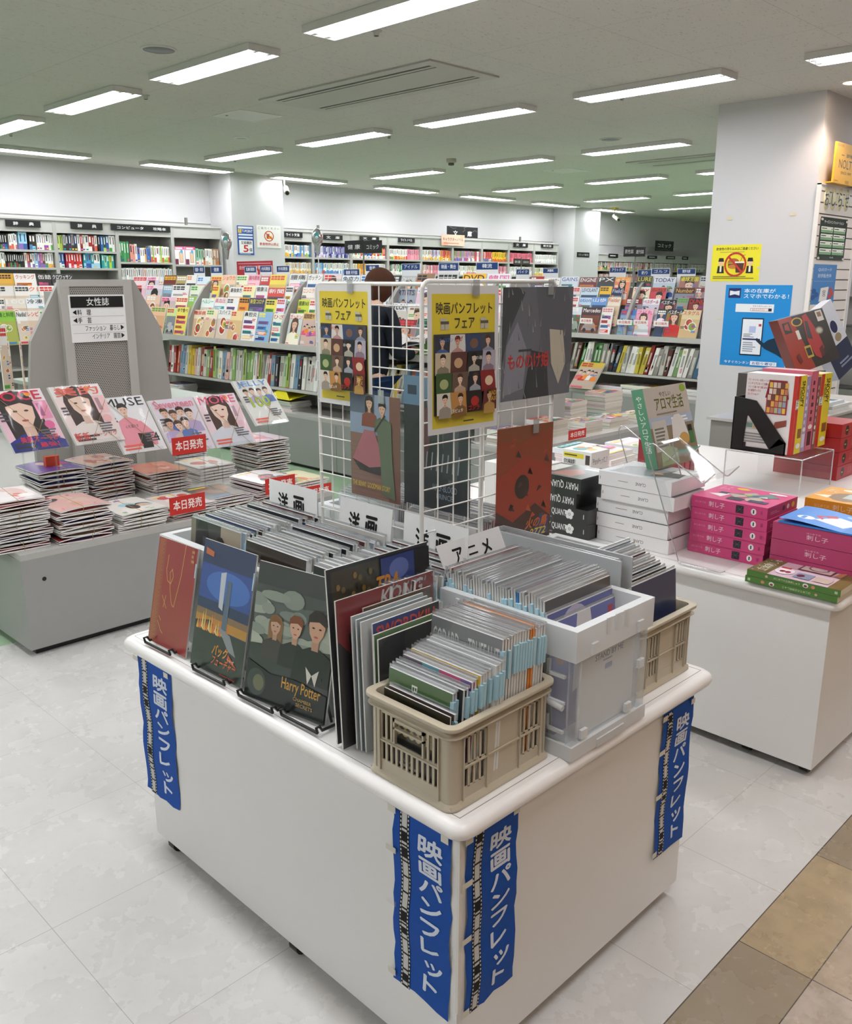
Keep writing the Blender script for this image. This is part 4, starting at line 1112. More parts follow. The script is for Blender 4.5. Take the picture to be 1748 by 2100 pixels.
# blue heading cards on top of the racks
for xr, items in ((4.83, [(397, 420, 546, 560, '健康・美容'), (432, 456, 546, 560, '健康'), (501, 526, 546, 559, '耳鼻科関係'), (533, 558, 545, 558, '内科関係'), (567, 594, 545, 558, '外科関係'), (705, 738, 552, 566, '健康 月刊誌'), (750, 778, 543, 556, '音楽'), (824, 862, 541, 554, 'アイドル'), (900, 941, 539, 555, '映画・舞台'), (977, 1022, 538, 553, '韓流')]),
                  (7.94, [(1059, 1086, 552, 563, 'バイク'), (1114, 1145, 550, 560, '車'), (1251, 1284, 548, 559, 'アウトドア'), (1309, 1336, 553, 566, '釣り'), (1337, 1374, 551, 562, 'ゴルフ'), (1390, 1427, 551, 562, '野球')])):
    for k, (p0, p1, q0, q1, tx) in enumerate(items):
        o, U, V = face(0, xr, (p0, q0), (p1, q1))
        o.z, V = 1.44, Vec((0, 0, o.z + V.z - 1.44))
        m = M(); m.slab(o + Vec((.004, 0, 0)), U, V, (-.004, 0, 0), '#eef0f2'); a = Art(m, o, U, V)
        f = 1 - (hit(p0, q0, 0, xr).z - hit(p0, q1, 0, xr).z) / V.z
        a.rect(.02, f, .98, .985, '#21427a'); a.text(tx, .14 if len(tx) > 2 else .28, f + (1 - f) * .22, .86 if len(tx) > 2 else .72, 1 - (1 - f) * .22, '#eef2f8', .02)
        tag(m.build('heading_card', 'print'), 'blue heading card, %s from the left on top of the %s rack' % (ordinal(k), 'health' if xr < 5 else 'sports'), 'sign', 'blue heading cards')
# spine-out magazines below the tiers
SP = ['#e9e6df', '#f2f0ea', '#d8d4cc', '#b9d0a0', '#8fae6a', '#c9542d', '#d88a8a', '#e0c04a', '#7f9fb8', '#4f6f9a', '#efece4', '#a33a34', '#cfcac0', '#3a3a3e', '#e6b8b0', '#f4f2ee', '#dcdad4']
SP2 = ['#e4e2dc', '#c9c6be', '#3f4f3a', '#7f9f6a', '#f0eee8', '#5f3a34', '#2e3238', '#d8d4c8', '#8a2f2a', '#c9b84a', '#6a4f7a', '#efece6', '#9a968e', '#4a6f8a', '#3c7a3a']


REST = M()


def absorb(m):
    o = len(REST.v); REST.v += m.v; REST.f += [[o + i for i in f] for f in m.f]; REST.c += m.c; REST.m += m.m; REST.sm += m.sm


def spine_row(xr, ya, yb, n, pal, where, lean, rest=False):
    y = ya
    step = (ya - yb) / n
    for i in range(n):
        th = step * r.uniform(.72, .98)
        an = math.radians(lean + r.uniform(-4, 4)); h = r.uniform(.25, .29)
        x = xr + r.uniform(0, .015)
        c = r.choice(pal)
        m = M()
        m.slab((x, y, .63), (0, -th, 0), (0, -h * math.sin(an), h * math.cos(an)), (.2, 0, 0), c, {'v1': '#e9e7e1', 'n1': '#e9e7e1'})
        a = Art(m, (x, y, .63), (0, -th, 0), (0, -h * math.sin(an), h * math.cos(an)))
        for q in range(r.randint(1, 4)):
            y0 = r.uniform(.03, .85); a.rect(r.uniform(.05, .4), y0, r.uniform(.6, .98), y0 + r.uniform(.04, .3), mix(c, r.choice(pal + BRIGHT[:4]), r.uniform(.3, .8)), False)
        a.k += 1
        a.rect(.3, .35, .7, .75, mix(c, '#333338', .55) if sum(L(c)) > .9 else mix(c, '#efede8', .6))
        y -= step
        if rest:
            absorb(m); continue
        tag(m.build('magazine', 'print'), '%s magazine spine, %s from left on the %s rack\'s low shelf' % (cname(c), ordinal(i), where), 'magazine', 'leaning magazine spines')


spine_row(4.475, 8.0, 4.15, 72, SP, 'health', 13)
spine_row(7.605, 6.1, 3.85, 44, SP2, 'sports', 13, True)
for xr, items in ((4.47, [(436, 700, '#a3bf5a'), (498, 703, '#9fb85a'), (530, 708, '#a8c060'), (588, 720, '#9fbd58')]),):
    for k, (px, py, c) in enumerate(items):
        p = hit(px, py, 0, xr)
        m = M(); m.slab((xr - .012, p.y + .012, .64), (0, -.03, 0), (0, -.05, .28), (.004, 0, 0), c); a = Art(m, (xr - .012, p.y + .012, .64), (0, -.03, 0), (0, -.05, .28)); a.rect(.25, .2, .75, .9, '#4a5a2a')
        tag(m.build('divider_card', 'print'), 'green divider card among the leaning spines, %s from the left' % ordinal(k), 'card', 'green divider cards')


# ------------------------------------------------------------------ flat magazines in stacks
def flat_mag(x, y, z, w_, d, th, ang, r, label, group, top=None, style=None, name='magazine', base=None, edge='#d8d6d0'):
    ca, sa = math.cos(ang), math.sin(ang)
    U, V = Vec((w_ * ca, w_ * sa, 0)), Vec((-d * sa, d * ca, 0)); o = Vec((x, y, z)) - U / 2 - V / 2
    m = M()
    m.slab(o, U, V, (0, 0, th), edge, {'n1': base or '#f1efea', 'u0': r.choice(PALE + [edge])})
    if top:
        magazine_art(Art(m, o + Vec((0, 0, th)), U, V), r, None, base, None, style)
    else:
        for k in range(2):
            f = r.uniform(.2, .8)
            m.slab(o + Vec((0, 0, th * f)) - (U + V) * .0006, U * 1.0012, V * 1.0012, (0, 0, th * .12), mix(edge, '#8a8680', .35))
    if label is None:
        return absorb(m)
    return tag(m.build(name, 'print'), label, 'magazine', group)


def flat_stack(x, y, n, where, group, z=ZB, th=(.012, .02), w_=.21, d=.27, name='magazine', edge='#d8d6d0', bases=None):
    for i in range(n):
        h = r.uniform(*th); last = i == n - 1
        lb = '%s magazine in stack %s' % ('topmost' if last else ordinal(i) + ' from bottom', where) if where else None
        flat_mag(x + r.uniform(-.008, .008), y + r.uniform(-.008, .008), z, w_, d, h, r.uniform(-.06, .06), r, lb, group, last, None, name, r.choice(bases) if bases and last else None, edge)
        z += h + .0006
    return z


for i, (px, py, n) in enumerate([(372, 800, 3), (408, 793, 4), (436, 796, 5), (490, 812, 2), (560, 826, 3), (624, 836, 5)]):
    p = hit(px, py, 2, ZB)
    flat_stack(4.56, p.y, n, None, None)
for i, (px, py, n) in enumerate([(1196, 806, 3), (1228, 806, 3), (1262, 812, 5), (1306, 812, 5), (1352, 818, 4), (1400, 824, 5)]):
    p = hit(px, py, 2, ZB)
    flat_stack(7.72, p.y, n, None, None, edge='#e2e0dc')
tag(REST.build('magazine', 'print'), 'remaining small magazines: spines on the sports rack and stacks on both rack counters', 'magazine', None, 'stuff')
# thick comic weeklies on the middle island
EC = ['#c9c0b2', '#d2cabd', '#c4bbae']
k = 0
for (px, py, n, th, bs) in [(1150, 896, 4, (.025, .03), ['#d88a8a']), (1075, 915, 4, (.022, .028), ['#e6b0b0', '#d8a060']), (1222, 888, 3, (.024, .03), ['#c9a06a']), (1275, 876, 3, (.02, .026), ['#d0c0a0']), (1190, 862, 5, (.026, .032), ['#d8a868']), (1262, 850, 6, (.026, .032), ['#d06a4a', '#e0b080']), (1100, 880, 5, (.02, .026), ['#e0a0a8']), (1132, 853, 4, (.02, .024), ['#a8302c']), (1330, 868, 3, (.02, .026), ['#e0d0b8'])]:
    p = hit(px, py, 2, ZB)
    z = ZB; ang = r.uniform(-.05, .05)
    for i in range(n):
        h = r.uniform(*th); last = i == n - 1
        ob = flat_mag(p.x + r.uniform(-.006, .006), p.y + .12, z, .26 if k % 2 else .23, .2, h, ang + r.uniform(-.03, .03), r, '%s thick comic weekly in the middle island\'s %s stack' % ('topmost' if last else ordinal(i) + ' from bottom', ordinal(k)), 'comic weeklies on the middle island', last, 'group', 'comic_weekly', bs[0] if last else None, r.choice(EC))
        ob['category'] = 'comic'
        z += h + .0006
    k += 1


def today_sign(o, U, V, label, red=True):
    o, U, V = Vec(o), Vec(U), Vec(V); N = U.cross(V).normalized()
    m = M(); m.slab(o - N * .002, U, V, N * .002, '#c8281f' if red else '#f4f2ee')
    a = Art(m, o, U, V)
    a.text('本日発売', .1, .24, .9, .78, '#f6efe8' if red else '#c8281f', .02)
    return tag(m.build('release_sign', 'print'), label, 'sign', 'new-today signs')


for i, (xr, p0, p1) in enumerate([(4.44, (796, 687), (824, 702)), (4.44, (841, 690), (872, 705)), (7.57, (1160, 651), (1175, 664)), (7.57, (1190, 652), (1215, 664)), (7.57, (1266, 655), (1296, 667)), (7.57, (1300, 656), (1329, 667)), (7.57, (1341, 658), (1371, 670))]):
    o, U, V = face(0, xr - .012, p0, p1)
    today_sign(o, U, V, 'small white card with red lettering clipped to the lowest step, %s from the left' % ordinal(i), False)
p = hit(1190, 899, 1, 3.52); o, U, V = face(1, 3.5, (1167, 884), (1202, 896))
today_sign(o, Vec((U.x, 0, 0)), V, 'red sign with white lettering on the middle island edge')
# leaning comic on the sports counter, yellow stand on the health counter
p0, p1 = hit(1163, 745, 0, 7.45), hit(1210, 800, 0, 7.45)
magazine((7.5, p0.y, p1.z), (0, p1.y - p0.y + .02, -.0), (.08, -.1, .26), .02, r, 'yellow comic magazine leaning beside the sports rack counter', None, None, '#d9b83a', '#c0302c', 'group')
t = thing('display_stand', (4.5, hit(630, 835, 2, ZB).y, ZB), 'folded yellow paper stand with a black notice on the health counter', 'stand')
yc = hit(630, 835, 2, ZB).y
m = M(); m.prism([(4.44, yc + .16, ZB + .1), (4.44, yc - .16, ZB + .1), (4.66, yc - .14, ZB + .13), (4.66, yc + .1, ZB + .13)], (0, 0, .004), '#e8dc28')
m.prism([(4.43, yc + .16, ZB + .1), (4.43, yc - .16, ZB + .1), (4.50, yc + .0, ZB + .2)], (.004, 0, 0), '#d9ce1c'); m.build('base', 'paper', t)
m = M(); m.slab((4.66, yc - .01, ZB + .12), (0, -.12, 0), (.02, 0, .2), (.003, 0, 0), '#e8dc28'); a = Art(m, (4.66, yc - .01, ZB + .12), (0, -.12, 0), (.02, 0, .2)); a.bars(.08, .45, .92, .85, 3, '#2a2820'); a.rect(.05, .1, .95, .36, '#23221e'); m.build('notice', 'paper', t)

# cooking magazines on a rack beyond the near-left end panel
CK = 7.6
t = thing('magazine_rack', (2.9, CK + .3, 0), 'grey rack of cooking magazines at the far left edge', 'magazine rack', 'grey steel magazine racks')
m = M(); m.box(1.9, CK + .35, 0, 3.9, CK + .42, 1.5, '#a3a19c'); m.build('back_board', 'paint', t)
m = M(); m.box(1.9, CK - .1, 0, 3.9, CK + .35, .42, GB); m.build('base_cabinet', 'paint', t)
for k, z in enumerate((.78, 1.0, 1.14, 1.27)):
    m = M(); m.box(1.9, CK + .07 * k, z - .012, 3.9, CK + .34, z, '#b3b1ac'); m.build('step_shelf', 'paint', t)
for k, items in ((3, [(8, 40, None, '#e8b43c', '#5a2a1a', 'food'), (40, 84, 'クッキング', '#f2efec', '#d8603c', 'text'), (88, 118, '缶詰', '#3a3634', '#f4f2ee', 'text'), (116, 160, 'クロワッサン', '#3c3c3e', '#f4f2ee', 'thing')]), (2, [(2, 38, None, '#eae6e0', '#222226', 'food'), (38, 66, None, '#f2efe8', '#444448', 'food'), (66, 98, 'クロ', '#f4f0ea', '#e86a2c', 'text'), (88, 122, None, WT, '#d8342f', 'food')]), (1, [(-8, 16, None, '#f2efe8', '#444448', 'food'), (16, 58, '100', '#e9dfd2', '#f4f2ee', 'food'), (60, 96, '冷凍', '#eef2f4', '#333338', 'food')]), (0, [(-10, 34, '栄養と料理', '#8fc83c', '#2f6f2a', 'food'), (35, 58, 'Nadia!', '#f2f0ec', '#222226', 'food'), (59, 84, 'レシピ', '#efe4d8', '#d8342f', 'food'), (84, 112, None, WT, '#57a845', 'food')])):
    y = CK + .07 * k + .02; z = (.78 if k == 0 else (.78, 1.0, 1.14, 1.27)[k])
    z = (1.02, 1.12, 1.22, 1.32)[k] - .02
    for i, (p0, p1, ti, ba, tc, st) in enumerate(items):
        x0, x1 = hit(p0, 640, 1, y).x, hit(p1, 640, 1, y).x
        magazine((x0, y - .01 * (i % 2), z - .02), (x1 - x0, 0, 0), (0, .05, .27), .012, r, '%s cooking magazine, %s from left on the %s far-left step' % (cname(ba), ordinal(i), RN[k]), 'cooking magazines', ti, ba, tc, st)
for i, (px0, px1, py0, ba) in enumerate([(-6, 26, 668, '#efe9e2'), (6, 30, 700, '#e9e2d6'), (40, 54, 700, '#d8cfc4')]):
    o, U, V = face(1, 5.4 + .2 * i, (px0, py0), (px1, 800))
    magazine(o, U, V, .015, r, 'white food magazine in the clear holder at the far left edge, %s one' % ordinal(i), 'food magazines in holders', None, ba, '#d8342f', 'food')
# ================================================================== the white display table in the middle
TZ = 0.61


def display_table(x0, y0, x1, y1, label, casters, zt=TZ):
    """Body footprint x0..x1, y0..y1; rounded top overhangs by 4 cm."""
    t = thing('display_table', ((x0 + x1) / 2, (y0 + y1) / 2, 0), label, 'table')
    zb, ov = .035, .04
    m = M(); m.box(x0 + .02, y0 + .02, zb, x1 - .02, y1 - .02, zt - .04, '#b9b8b4'); m.build('core', 'laminate', t)
    for (a, b_, c, d) in ((x0, y0, x0 + .018, y1), (x1 - .018, y0, x1, y1), (x0 + .018, y0, x1 - .018, y0 + .018), (x0 + .018, y1 - .018, x1 - .018, y1)):
        m = M(); m.box(a, b_, zb, c, d, zt - .036, '#e2e1de'); m.build('side_panel', 'laminate', t, bevel=.0015)
    # rounded top: a stack of insets forming a bull-nose rim
    m = M(); n = 7; h = .036; rings = []
    for k in range(n + 1):
        a = math.pi * k / n - math.pi / 2
        off = ov - .018 + .018 * math.cos(a); z = zt - h / 2 + h / 2 * math.sin(a)
        c = .03; q = []
        X0, Y0, X1, Y1 = x0 - off, y0 - off, x1 + off, y1 + off
        for cx, cyy, a0 in ((X1 - c, Y1 - c, 0), (X0 + c, Y1 - c, 90), (X0 + c, Y0 + c, 180), (X1 - c, Y0 + c, 270)):
            for i in range(6):
                g = math.radians(a0 + 90 * i / 5); q.append((cx + c * math.cos(g), cyy + c * math.sin(g), z))
        rings.append(q)
    N_ = len(rings[0]); vs = [p for q in rings for p in q]
    m.add(vs, [(k * N_ + i, k * N_ + (i + 1) % N_, (k + 1) * N_ + (i + 1) % N_, (k + 1) * N_ + i) for k in range(n) for i in range(N_)], '#efedea', 0, True)
    m.add(rings[-1], [tuple(range(N_))], '#efedea'); m.add(rings[0], [tuple(range(N_))[::-1]], '#efedea')
    for (a, b_, c, d) in ((x0 - .012, y0 - .012, x1 + .012, y0 - .0106), (x0 - .012, y1 + .0106, x1 + .012, y1 + .012), (x0 - .012, y0 - .012, x0 - .0106, y1 + .012), (x1 + .0106, y0 - .012, x1 + .012, y1 + .012)):
        m.box(a, b_, zt - .001, c, d, zt + .0003, '#908d88')
    m.build('table_top', 'laminate', t)
    for x, y in casters:
        m = M(); m.tube([(x, y - .014, .022), (x, y + .014, .022)], .0215, '#1b1a1a', 14); m.box(x - .012, y - .017, .022, x + .012, y + .017, .034, '#3a3937'); m.build('caster', 'plastic', t)
    return t


TBL = display_table(1.005, .908, 1.825, 2.025, 'white display table of film pamphlets with blue vertical banners', [(1.03, 1.96), (1.03, 1.42), (1.04, .95), (1.79, .95)])
for z, (p, q) in ((0, ((.6, .78), (0, 0))),):
    pass


def banner(o, U, V, label, seed, tapes):
    """Blue paper banner with a film strip and vertical white lettering; edges cut unevenly by hand."""
    rr = random.Random(seed)
    o, U, V = Vec(o), Vec(U), Vec(V); N = U.cross(V).normalized()
    t = thing('banner', o, label, 'banner', 'blue vertical banners')
    m = M(); n = 14
    lo = [rr.uniform(-.012, .025) for _ in range(n + 1)]; hi = [1 + rr.uniform(-.02, .015) for _ in range(n + 1)]
    wob = [.0025 + .002 * math.sin(i * 1.1 + seed) for i in range(n + 1)]
    bt = [rr.uniform(-.012, .02) for _ in range(6)]
    def P(u, v):
        f = v * n; i = min(int(f), n - 1); f -= i
        a = lo[i] * (1 - f) + lo[i + 1] * f; b_ = hi[i] * (1 - f) + hi[i + 1] * f
        w_ = wob[i] * (1 - f) + wob[i + 1] * f
        vv = v if v > 0 else bt[min(int(u * 5), 5)]
        return o + U * (a + (b_ - a) * u) + V * vv + N * w_
    K = 5
    vs = [P(i / K, j / n) for j in range(n + 1) for i in range(K + 1)]
    m.add(vs, [(j * (K + 1) + i, j * (K + 1) + i + 1, (j + 1) * (K + 1) + i + 1, (j + 1) * (K + 1) + i) for j in range(n) for i in range(K)], '#0e4da6')
    back = [p - N * .0008 for p in vs]
    m.add(back, [(j * (K + 1) + i, (j + 1) * (K + 1) + i, (j + 1) * (K + 1) + i + 1, j * (K + 1) + i + 1) for j in range(n) for i in range(K)], '#e6e4e0')
    m.build('sheet', 'paper', t)
    # film strip and lettering lie on the sheet
    sway = lambda v: .012 * math.sin(v * 9 + seed)
    m = M(); a = Art(m, o, U, V, warp=lambda x, y: .0022 + .002 * math.sin(y * n * 1.1 + seed) + .0009)
    S = 26
    for i in range(S):
        v0, v1 = .005 + .985 * i / S, .005 + .985 * (i + 1) / S
        x0, x1 = .13 + sway(v0), .13 + sway(v1)
        a.poly([(x0, v0), (x0 + .17, v0), (x1 + .17, v1), (x1, v1)], '#121214', False)
    a.k += 1
    F = 11
    for i in range(F):
        v0, v1 = .01 + .98 * i / F + .008, .01 + .98 * (i + 1) / F - .002
        x0, x1 = .13 + sway(v0), .13 + sway(v1)
        a.poly([(x0 + .04, v0), (x0 + .13, v0), (x1 + .13, v1), (x1 + .04, v1)], '#c9c9c4', False)
    H = 46
    for i in range(H):
        v0 = .008 + .98 * i / H; x0 = .13 + sway(v0)
        for dx in (.01, .143):
            a.poly([(x0 + dx, v0), (x0 + dx + .018, v0), (x0 + dx + .018, v0 + .011), (x0 + dx, v0 + .011)], '#dcdcda', False)
    m.build('film_strip', 'paper', t)
    m = M(); a = Art(m, o, U, V, warp=lambda x, y: .0022 + .002 * math.sin(y * n * 1.1 + seed) + .0009)
    a.text('映画パンフレット', .46, .06, .86, .93, '#d9e2ee', .028, True)
    m.build('lettering', 'paper', t)
    for (u, v, du, dv) in tapes:
        m = M(); p = o + U * u + V * v + N * .0075
        m.slab(p, U * du, V * dv, N * .0004, '#d6d2c4'); m.build('tape', 'film' if rr.random() < .2 else 'paper', t)
    return t


TP = [(-.06, .96, .14, .035), (-.1, .74, .18, .03), (-.1, .44, .18, .03), (-.08, .03, .14, .035), (.86, .96, .12, .035)]
banner((1.0045, 2.052, .158), (0, -.17, 0), (0, 0, .395), 'blue banner at the far end of the table\'s long side', 3, TP[:3] + TP[4:])
banner((1.0045, 1.073, .166), (0, -.15, 0), (0, 0, .39), 'blue banner on the long side, beside the table\'s near corner', 8, TP)
banner((1.022, .9075, .165), (.145, 0, 0), (0, 0, .393), 'blue banner on the short side, beside the table\'s near corner', 5, TP)
banner((1.69, .9075, .162), (.14, 0, 0), (0, 0, .382), 'blue banner at the far end of the table\'s short side', 13, TP)
m = M(); m.box(1.0035, .9045, .19, 1.0105, .9105, .56, '#dedbd3'); m.build('corner_trim', 'laminate', TBL)

# ------------------------------------------------------------------ wire grid panels
WIRE = '#e6e4de'


def grid_panel(axis, fixed, a0, a1, z0, z1, label, xs):
    t = thing('grid_panel', ((fixed, (a0 + a1) / 2, z0) if axis == 0 else ((a0 + a1) / 2, fixed, z0)), label, 'grid panel', 'white wire grid panels')
    P = (lambda a, z, d=0: (fixed + d, a, z)) if axis == 0 else (lambda a, z, d=0: (a, fixed + d, z))
    c = .02; path = []
    for ca, cz, g0 in ((a1 - c, z1 - c, 0), (a0 + c, z1 - c, 90), (a0 + c, z0 + c, 180), (a1 - c, z0 + c, 270)):
        for i in range(5):
            g = math.radians(g0 + 90 * i / 4); path.append(P(ca + c * math.cos(g), cz + c * math.sin(g)))
    m = M(); m.tube(path, .0052, WIRE, 8, True); m.build('frame', 'paint', t)
    k = round((a1 - a0) / .05)
    for i in range(1, k):
        a = a0 + (a1 - a0) * i / k
        m = M(); m.tube([P(a, z0), P(a, z1)], .0019, WIRE, 6); m.build('upright_wire', 'paint', t)
    k = round((z1 - z0) / .0505)
    for i in range(1, k):
        z = z0 + (z1 - z0) * i / k
        m = M(); m.tube([P(a0, z, -.0036), P(a1, z, -.0036)], .0019, WIRE, 6); m.build('cross_wire', 'paint', t)
    return t


GX, GY = 1.552, 1.335
grid_panel(0, GX, 1.349, 1.949, .612, 1.492, 'wider white wire grid panel standing along the middle of the table', None)
grid_panel(1, GY, 1.34, 1.80, .613, 1.499, 'narrow white wire grid panel crossing the wider one', None)


def poster(o, U, V, label, art, border=None, tape=True, film=True, base='#e9e7e2', name='poster', cat='poster'):
    o, U, V = Vec(o), Vec(U), Vec(V); N = U.cross(V).normalized()
    t = thing(name, o, label, cat, 'posters on the wire grid')
    m = M(); m.slab(o - N * .0012, U, V, N * .0012, base); art(Art(m, o, U, V)); m.build('print', 'print', t)
    if film:
        m = M(); g = .012
        q = o - U.normalized() * g - V.normalized() * g + N * .0032
        m.quad(q, q + U + U.normalized() * 2 * g, q + U + U.normalized() * 2 * g + V + V.normalized() * 2 * g, q + V + V.normalized() * 2 * g, '#ffffff'); m.build('clear_sleeve', 'film', t)
    if tape:
        for u in (.25, .75) if tape != 1 else (.6,):
            m = M(); p = o + U * u + V * .93 + N * .0042; m.slab(p, U.normalized() * .022, V.normalized() * .035, N * .0003, '#dcd8cc'); m.build('tape', 'sleeve_film', t)
    return t


def fair_art(a):
    a.rect(0, 0, 1, 1, '#e8e6e4'); a.rect(.055, .04, .945, .945, '#e9d02e')
    a.text('映画パンフレット', .11, .81, .9, .89, '#24231f', .02)
    a.text('フェア', .36, .715, .64, .785, '#24231f', .02)
    for x in (.17, .73):
        a.rect(x, .71, x + .11, .745, '#c9c2a8'); a.rect(x, .745, x + .11, .765, '#5e5546'); a.rect(x - .01, .765, x + .08, .785, '#c9c2a8'); a.rect(x + .05, .71, x + .056, .745, '#5e5546')
    a.rect(.07, .13, .935, .68, '#3b3936')
    rr = random.Random(17)
    cells = [('#2b2e38', '#4a78c8'), ('#e0ddd6', '#c43a34'), ('#3b4a6a', '#7a5a4a'), ('#4a4a52', '#aab4c8'), ('#c8b89a', '#2a2a2a'), ('#5e3a34', '#c9a27a'), ('#2a2c2a', '#dad4c0'), ('#b0a8b4', '#6a3a4a'), ('#3f5a34', '#a8b07a'), ('#6b5648', '#e0c0a0'), ('#22262f', '#c8ccd4'), ('#8a2a2a', '#e0c4a0'), ('#d8d0c0', '#5a4034'), ('#c08a4a', '#3a2a20'), ('#26221f', '#b02c26'), ('#6a3230', '#d8b05a')]
    k = 0
    for j in range(4):
        for i in range(4):
            b_, c = cells[k]; k += 1
            x, y = .07 + .216 * i + rr.uniform(-.01, .01), .545 - .138 * j
            sk = rr.uniform(-.03, .03)
            x1 = min(x + .225, .93); x = max(x, .075)
            y = max(y, .135); y1 = min(y + .15, .675)
            a.poly([(x, y), (x1, y), (min(x1 + sk, .93), y1), (max(x + sk, .075), y1)], b_)
            if k % 3:
                a.portrait((x + x1) / 2, y1 - .012, .07, rr.choice(SKIN), rr.choice(HAIR), mix(b_, c, .6), False)
            else:
                a.ell((x + x1) / 2, (y + y1) / 2, .06, .035, c)
    a.text('エイリアン', .1, .63, .28, .655, '#4a86e0', .02)
    a.text('ひげ', .32, .63, .42, .665, '#c43a34', .02)
    a.text('砂の器', .56, .5, .7, .525, '#d8d4c8', .02)
    a.text('ラピュタ', .27, .145, .42, .17, '#e8e6e0', .03)
    a.text('ゴジラ', .5, .15, .66, .185, '#c02c24', .04)
    a.text('MAD', .8, .24, .91, .27, '#d8a83a', .03); a.text('MAX', .8, .2, .91, .23, '#d8a83a', .03)
    a.rect(.42, .075, .57, .085, '#4a4636')


N1 = GX - .011
poster((N1, 1.935, 1.175), (0, -.218, 0), (0, 0, .315), 'yellow film fair poster on the wider wire grid', fair_art)
N2 = GY - .011
poster((1.349, N2, 1.176), (.228, 0, -.002), (-.004, 0, .315), 'yellow film fair poster on the narrow wire grid, nearest the camera', fair_art)


def wolf_stand_in(a):
    """Plain grey-and-white brush strokes in the colours of the pamphlet, with its lettering."""
    a.rect(0, 0, 1, 1, '#6b6c74')
    rr = random.Random(4)
    a.poly([(0, .3), (.08, .6), (.3, .95), (.2, 1), (0, 1)], '#3f4146')
    a.poly([(.45, 1), (.9, 1), (1, .8), (1, .3), (.75, .2), (.55, .45)], '#5f6068')
    a.poly([(.66, .62), (.86, .6), (.92, .3), (.82, .1), (.7, .3)], '#c9c0ac')
    a.poly([(.02, .05), (.3, .1), (.34, .45), (.2, .7), (.06, .5)], '#8a8a94')
    a.poly([(.3, .0), (.68, .0), (.62, .4), (.4, .44)], '#2f3138')
    for i in range(46):
        x, y = rr.random(), rr.random(); dx, dy = rr.uniform(-.03, .03), rr.uniform(.06, .16)
        a.poly([(x, y), (min(1, x + .012), y), (min(1, max(0, x + dx)), min(1, y + dy))], rr.choice(['#4a4b52', '#9a9aa0', '#b5ae9e', '#55565e']), False)
    a.k += 1
    a.text('もののけ姫', .08, .28, .66, .42, '#c8302a', .03)
    a.bars(.22, .43, .42, .46, 1, '#2a2a2a')


poster((1.584, N2 - .004, 1.227), (.268, 0, .001), (0, 0, .259), 'large grey and white pamphlet with red lettering on the narrow wire grid', wolf_stand_in, film=True, base='#5f6068', name='film_pamphlet', cat='pamphlet')


def fire_stand_in(a):
    a.rect(0, 0, 1, 1, '#a83a26')
    rr = random.Random(9)
    a.poly([(0, .6), (.5, .75), (1, .62), (1, 1), (0, 1)], '#9a4326'); a.poly([(0, .9), (.4, .86), (1, .96), (1, 1), (0, 1)], '#8a4a2a')
    a.poly([(0, 0), (1, 0), (1, .2), (.7, .34), (.3, .22), (0, .34)], '#4a2c26')
    a.ell(.45, .5, .13, .1, '#2f2421')
    for i in range(18):
        x, y = rr.uniform(.1, .9), rr.uniform(.15, .9); a.poly([(x, y), (x + .1, y + rr.uniform(-.03, .05)), (x + .04, y + .05)], rr.choice(['#3a2a2a', '#c8502e', '#5a3030', '#b0482c']), False)
    a.k += 1
    a.poly([(.62, .02), (.95, .06), (.98, .2), (.8, .24)], '#3a4a78')
    a.text('火の鳥', .52, .13, .92, .22, '#e0702c', .03, slant=.1); a.text('2772', .6, .06, .9, .12, '#e6c83a', .04, slant=.1)
    a.bars(.2, .005, .8, .03, 1, '#d8b8a8')


poster((1.578, N2 - .002, .862), (.216, 0, -.004), (0, 0, .302), 'red film pamphlet with yellow numbers, lowest on the narrow wire grid', fire_stand_in, tape=1, base='#a83a26', name='film_pamphlet', cat='pamphlet')


def couple_art(a):
    a.rect(0, 0, 1, 1, '#8b6a5c'); a.rect(0, .62, .8, 1, '#8fa0b4'); a.poly([(.78, 0), (1, 0), (1, 1), (.8, 1)], '#7d5648')
    for j in range(12):
        a.rect(0, .03 + .045 * j, 1, .033 + .045 * j, '#735447', False)
    a.k += 1
    a.portrait(.4, .98, .13, '#e0b898', '#33231c', '#8a4a3a', True); a.portrait(.66, .94, .13, '#dcb092', '#2a1d18', '#5a6a50', False)
    a.poly([(.3, .66), (.5, .66), (.72, .34), (.4, .3), (.05, .36)], '#b06a74'); a.poly([(.05, .36), (.4, .3), (.72, .34), (.62, .24), (.2, .26)], '#352b2e')
    a.poly([(.54, .78), (.84, .76), (.86, .4), (.92, .03), (.66, .06), (.62, .4)], '#66725a'); a.line([(.52, .66), (.72, .82)], .02, '#3a2f28')
    a.text('THE BENNY GOODMAN STORY', .05, .1, .82, .15, '#e0c24a', .02)


poster((N1 - .003, 1.802, .938), (0, -.192, 0), (0, 0, .276), 'pamphlet of a couple before a brick wall on the wider wire grid', couple_art, tape=1, base='#8b6a5c', name='film_pamphlet', cat='pamphlet')


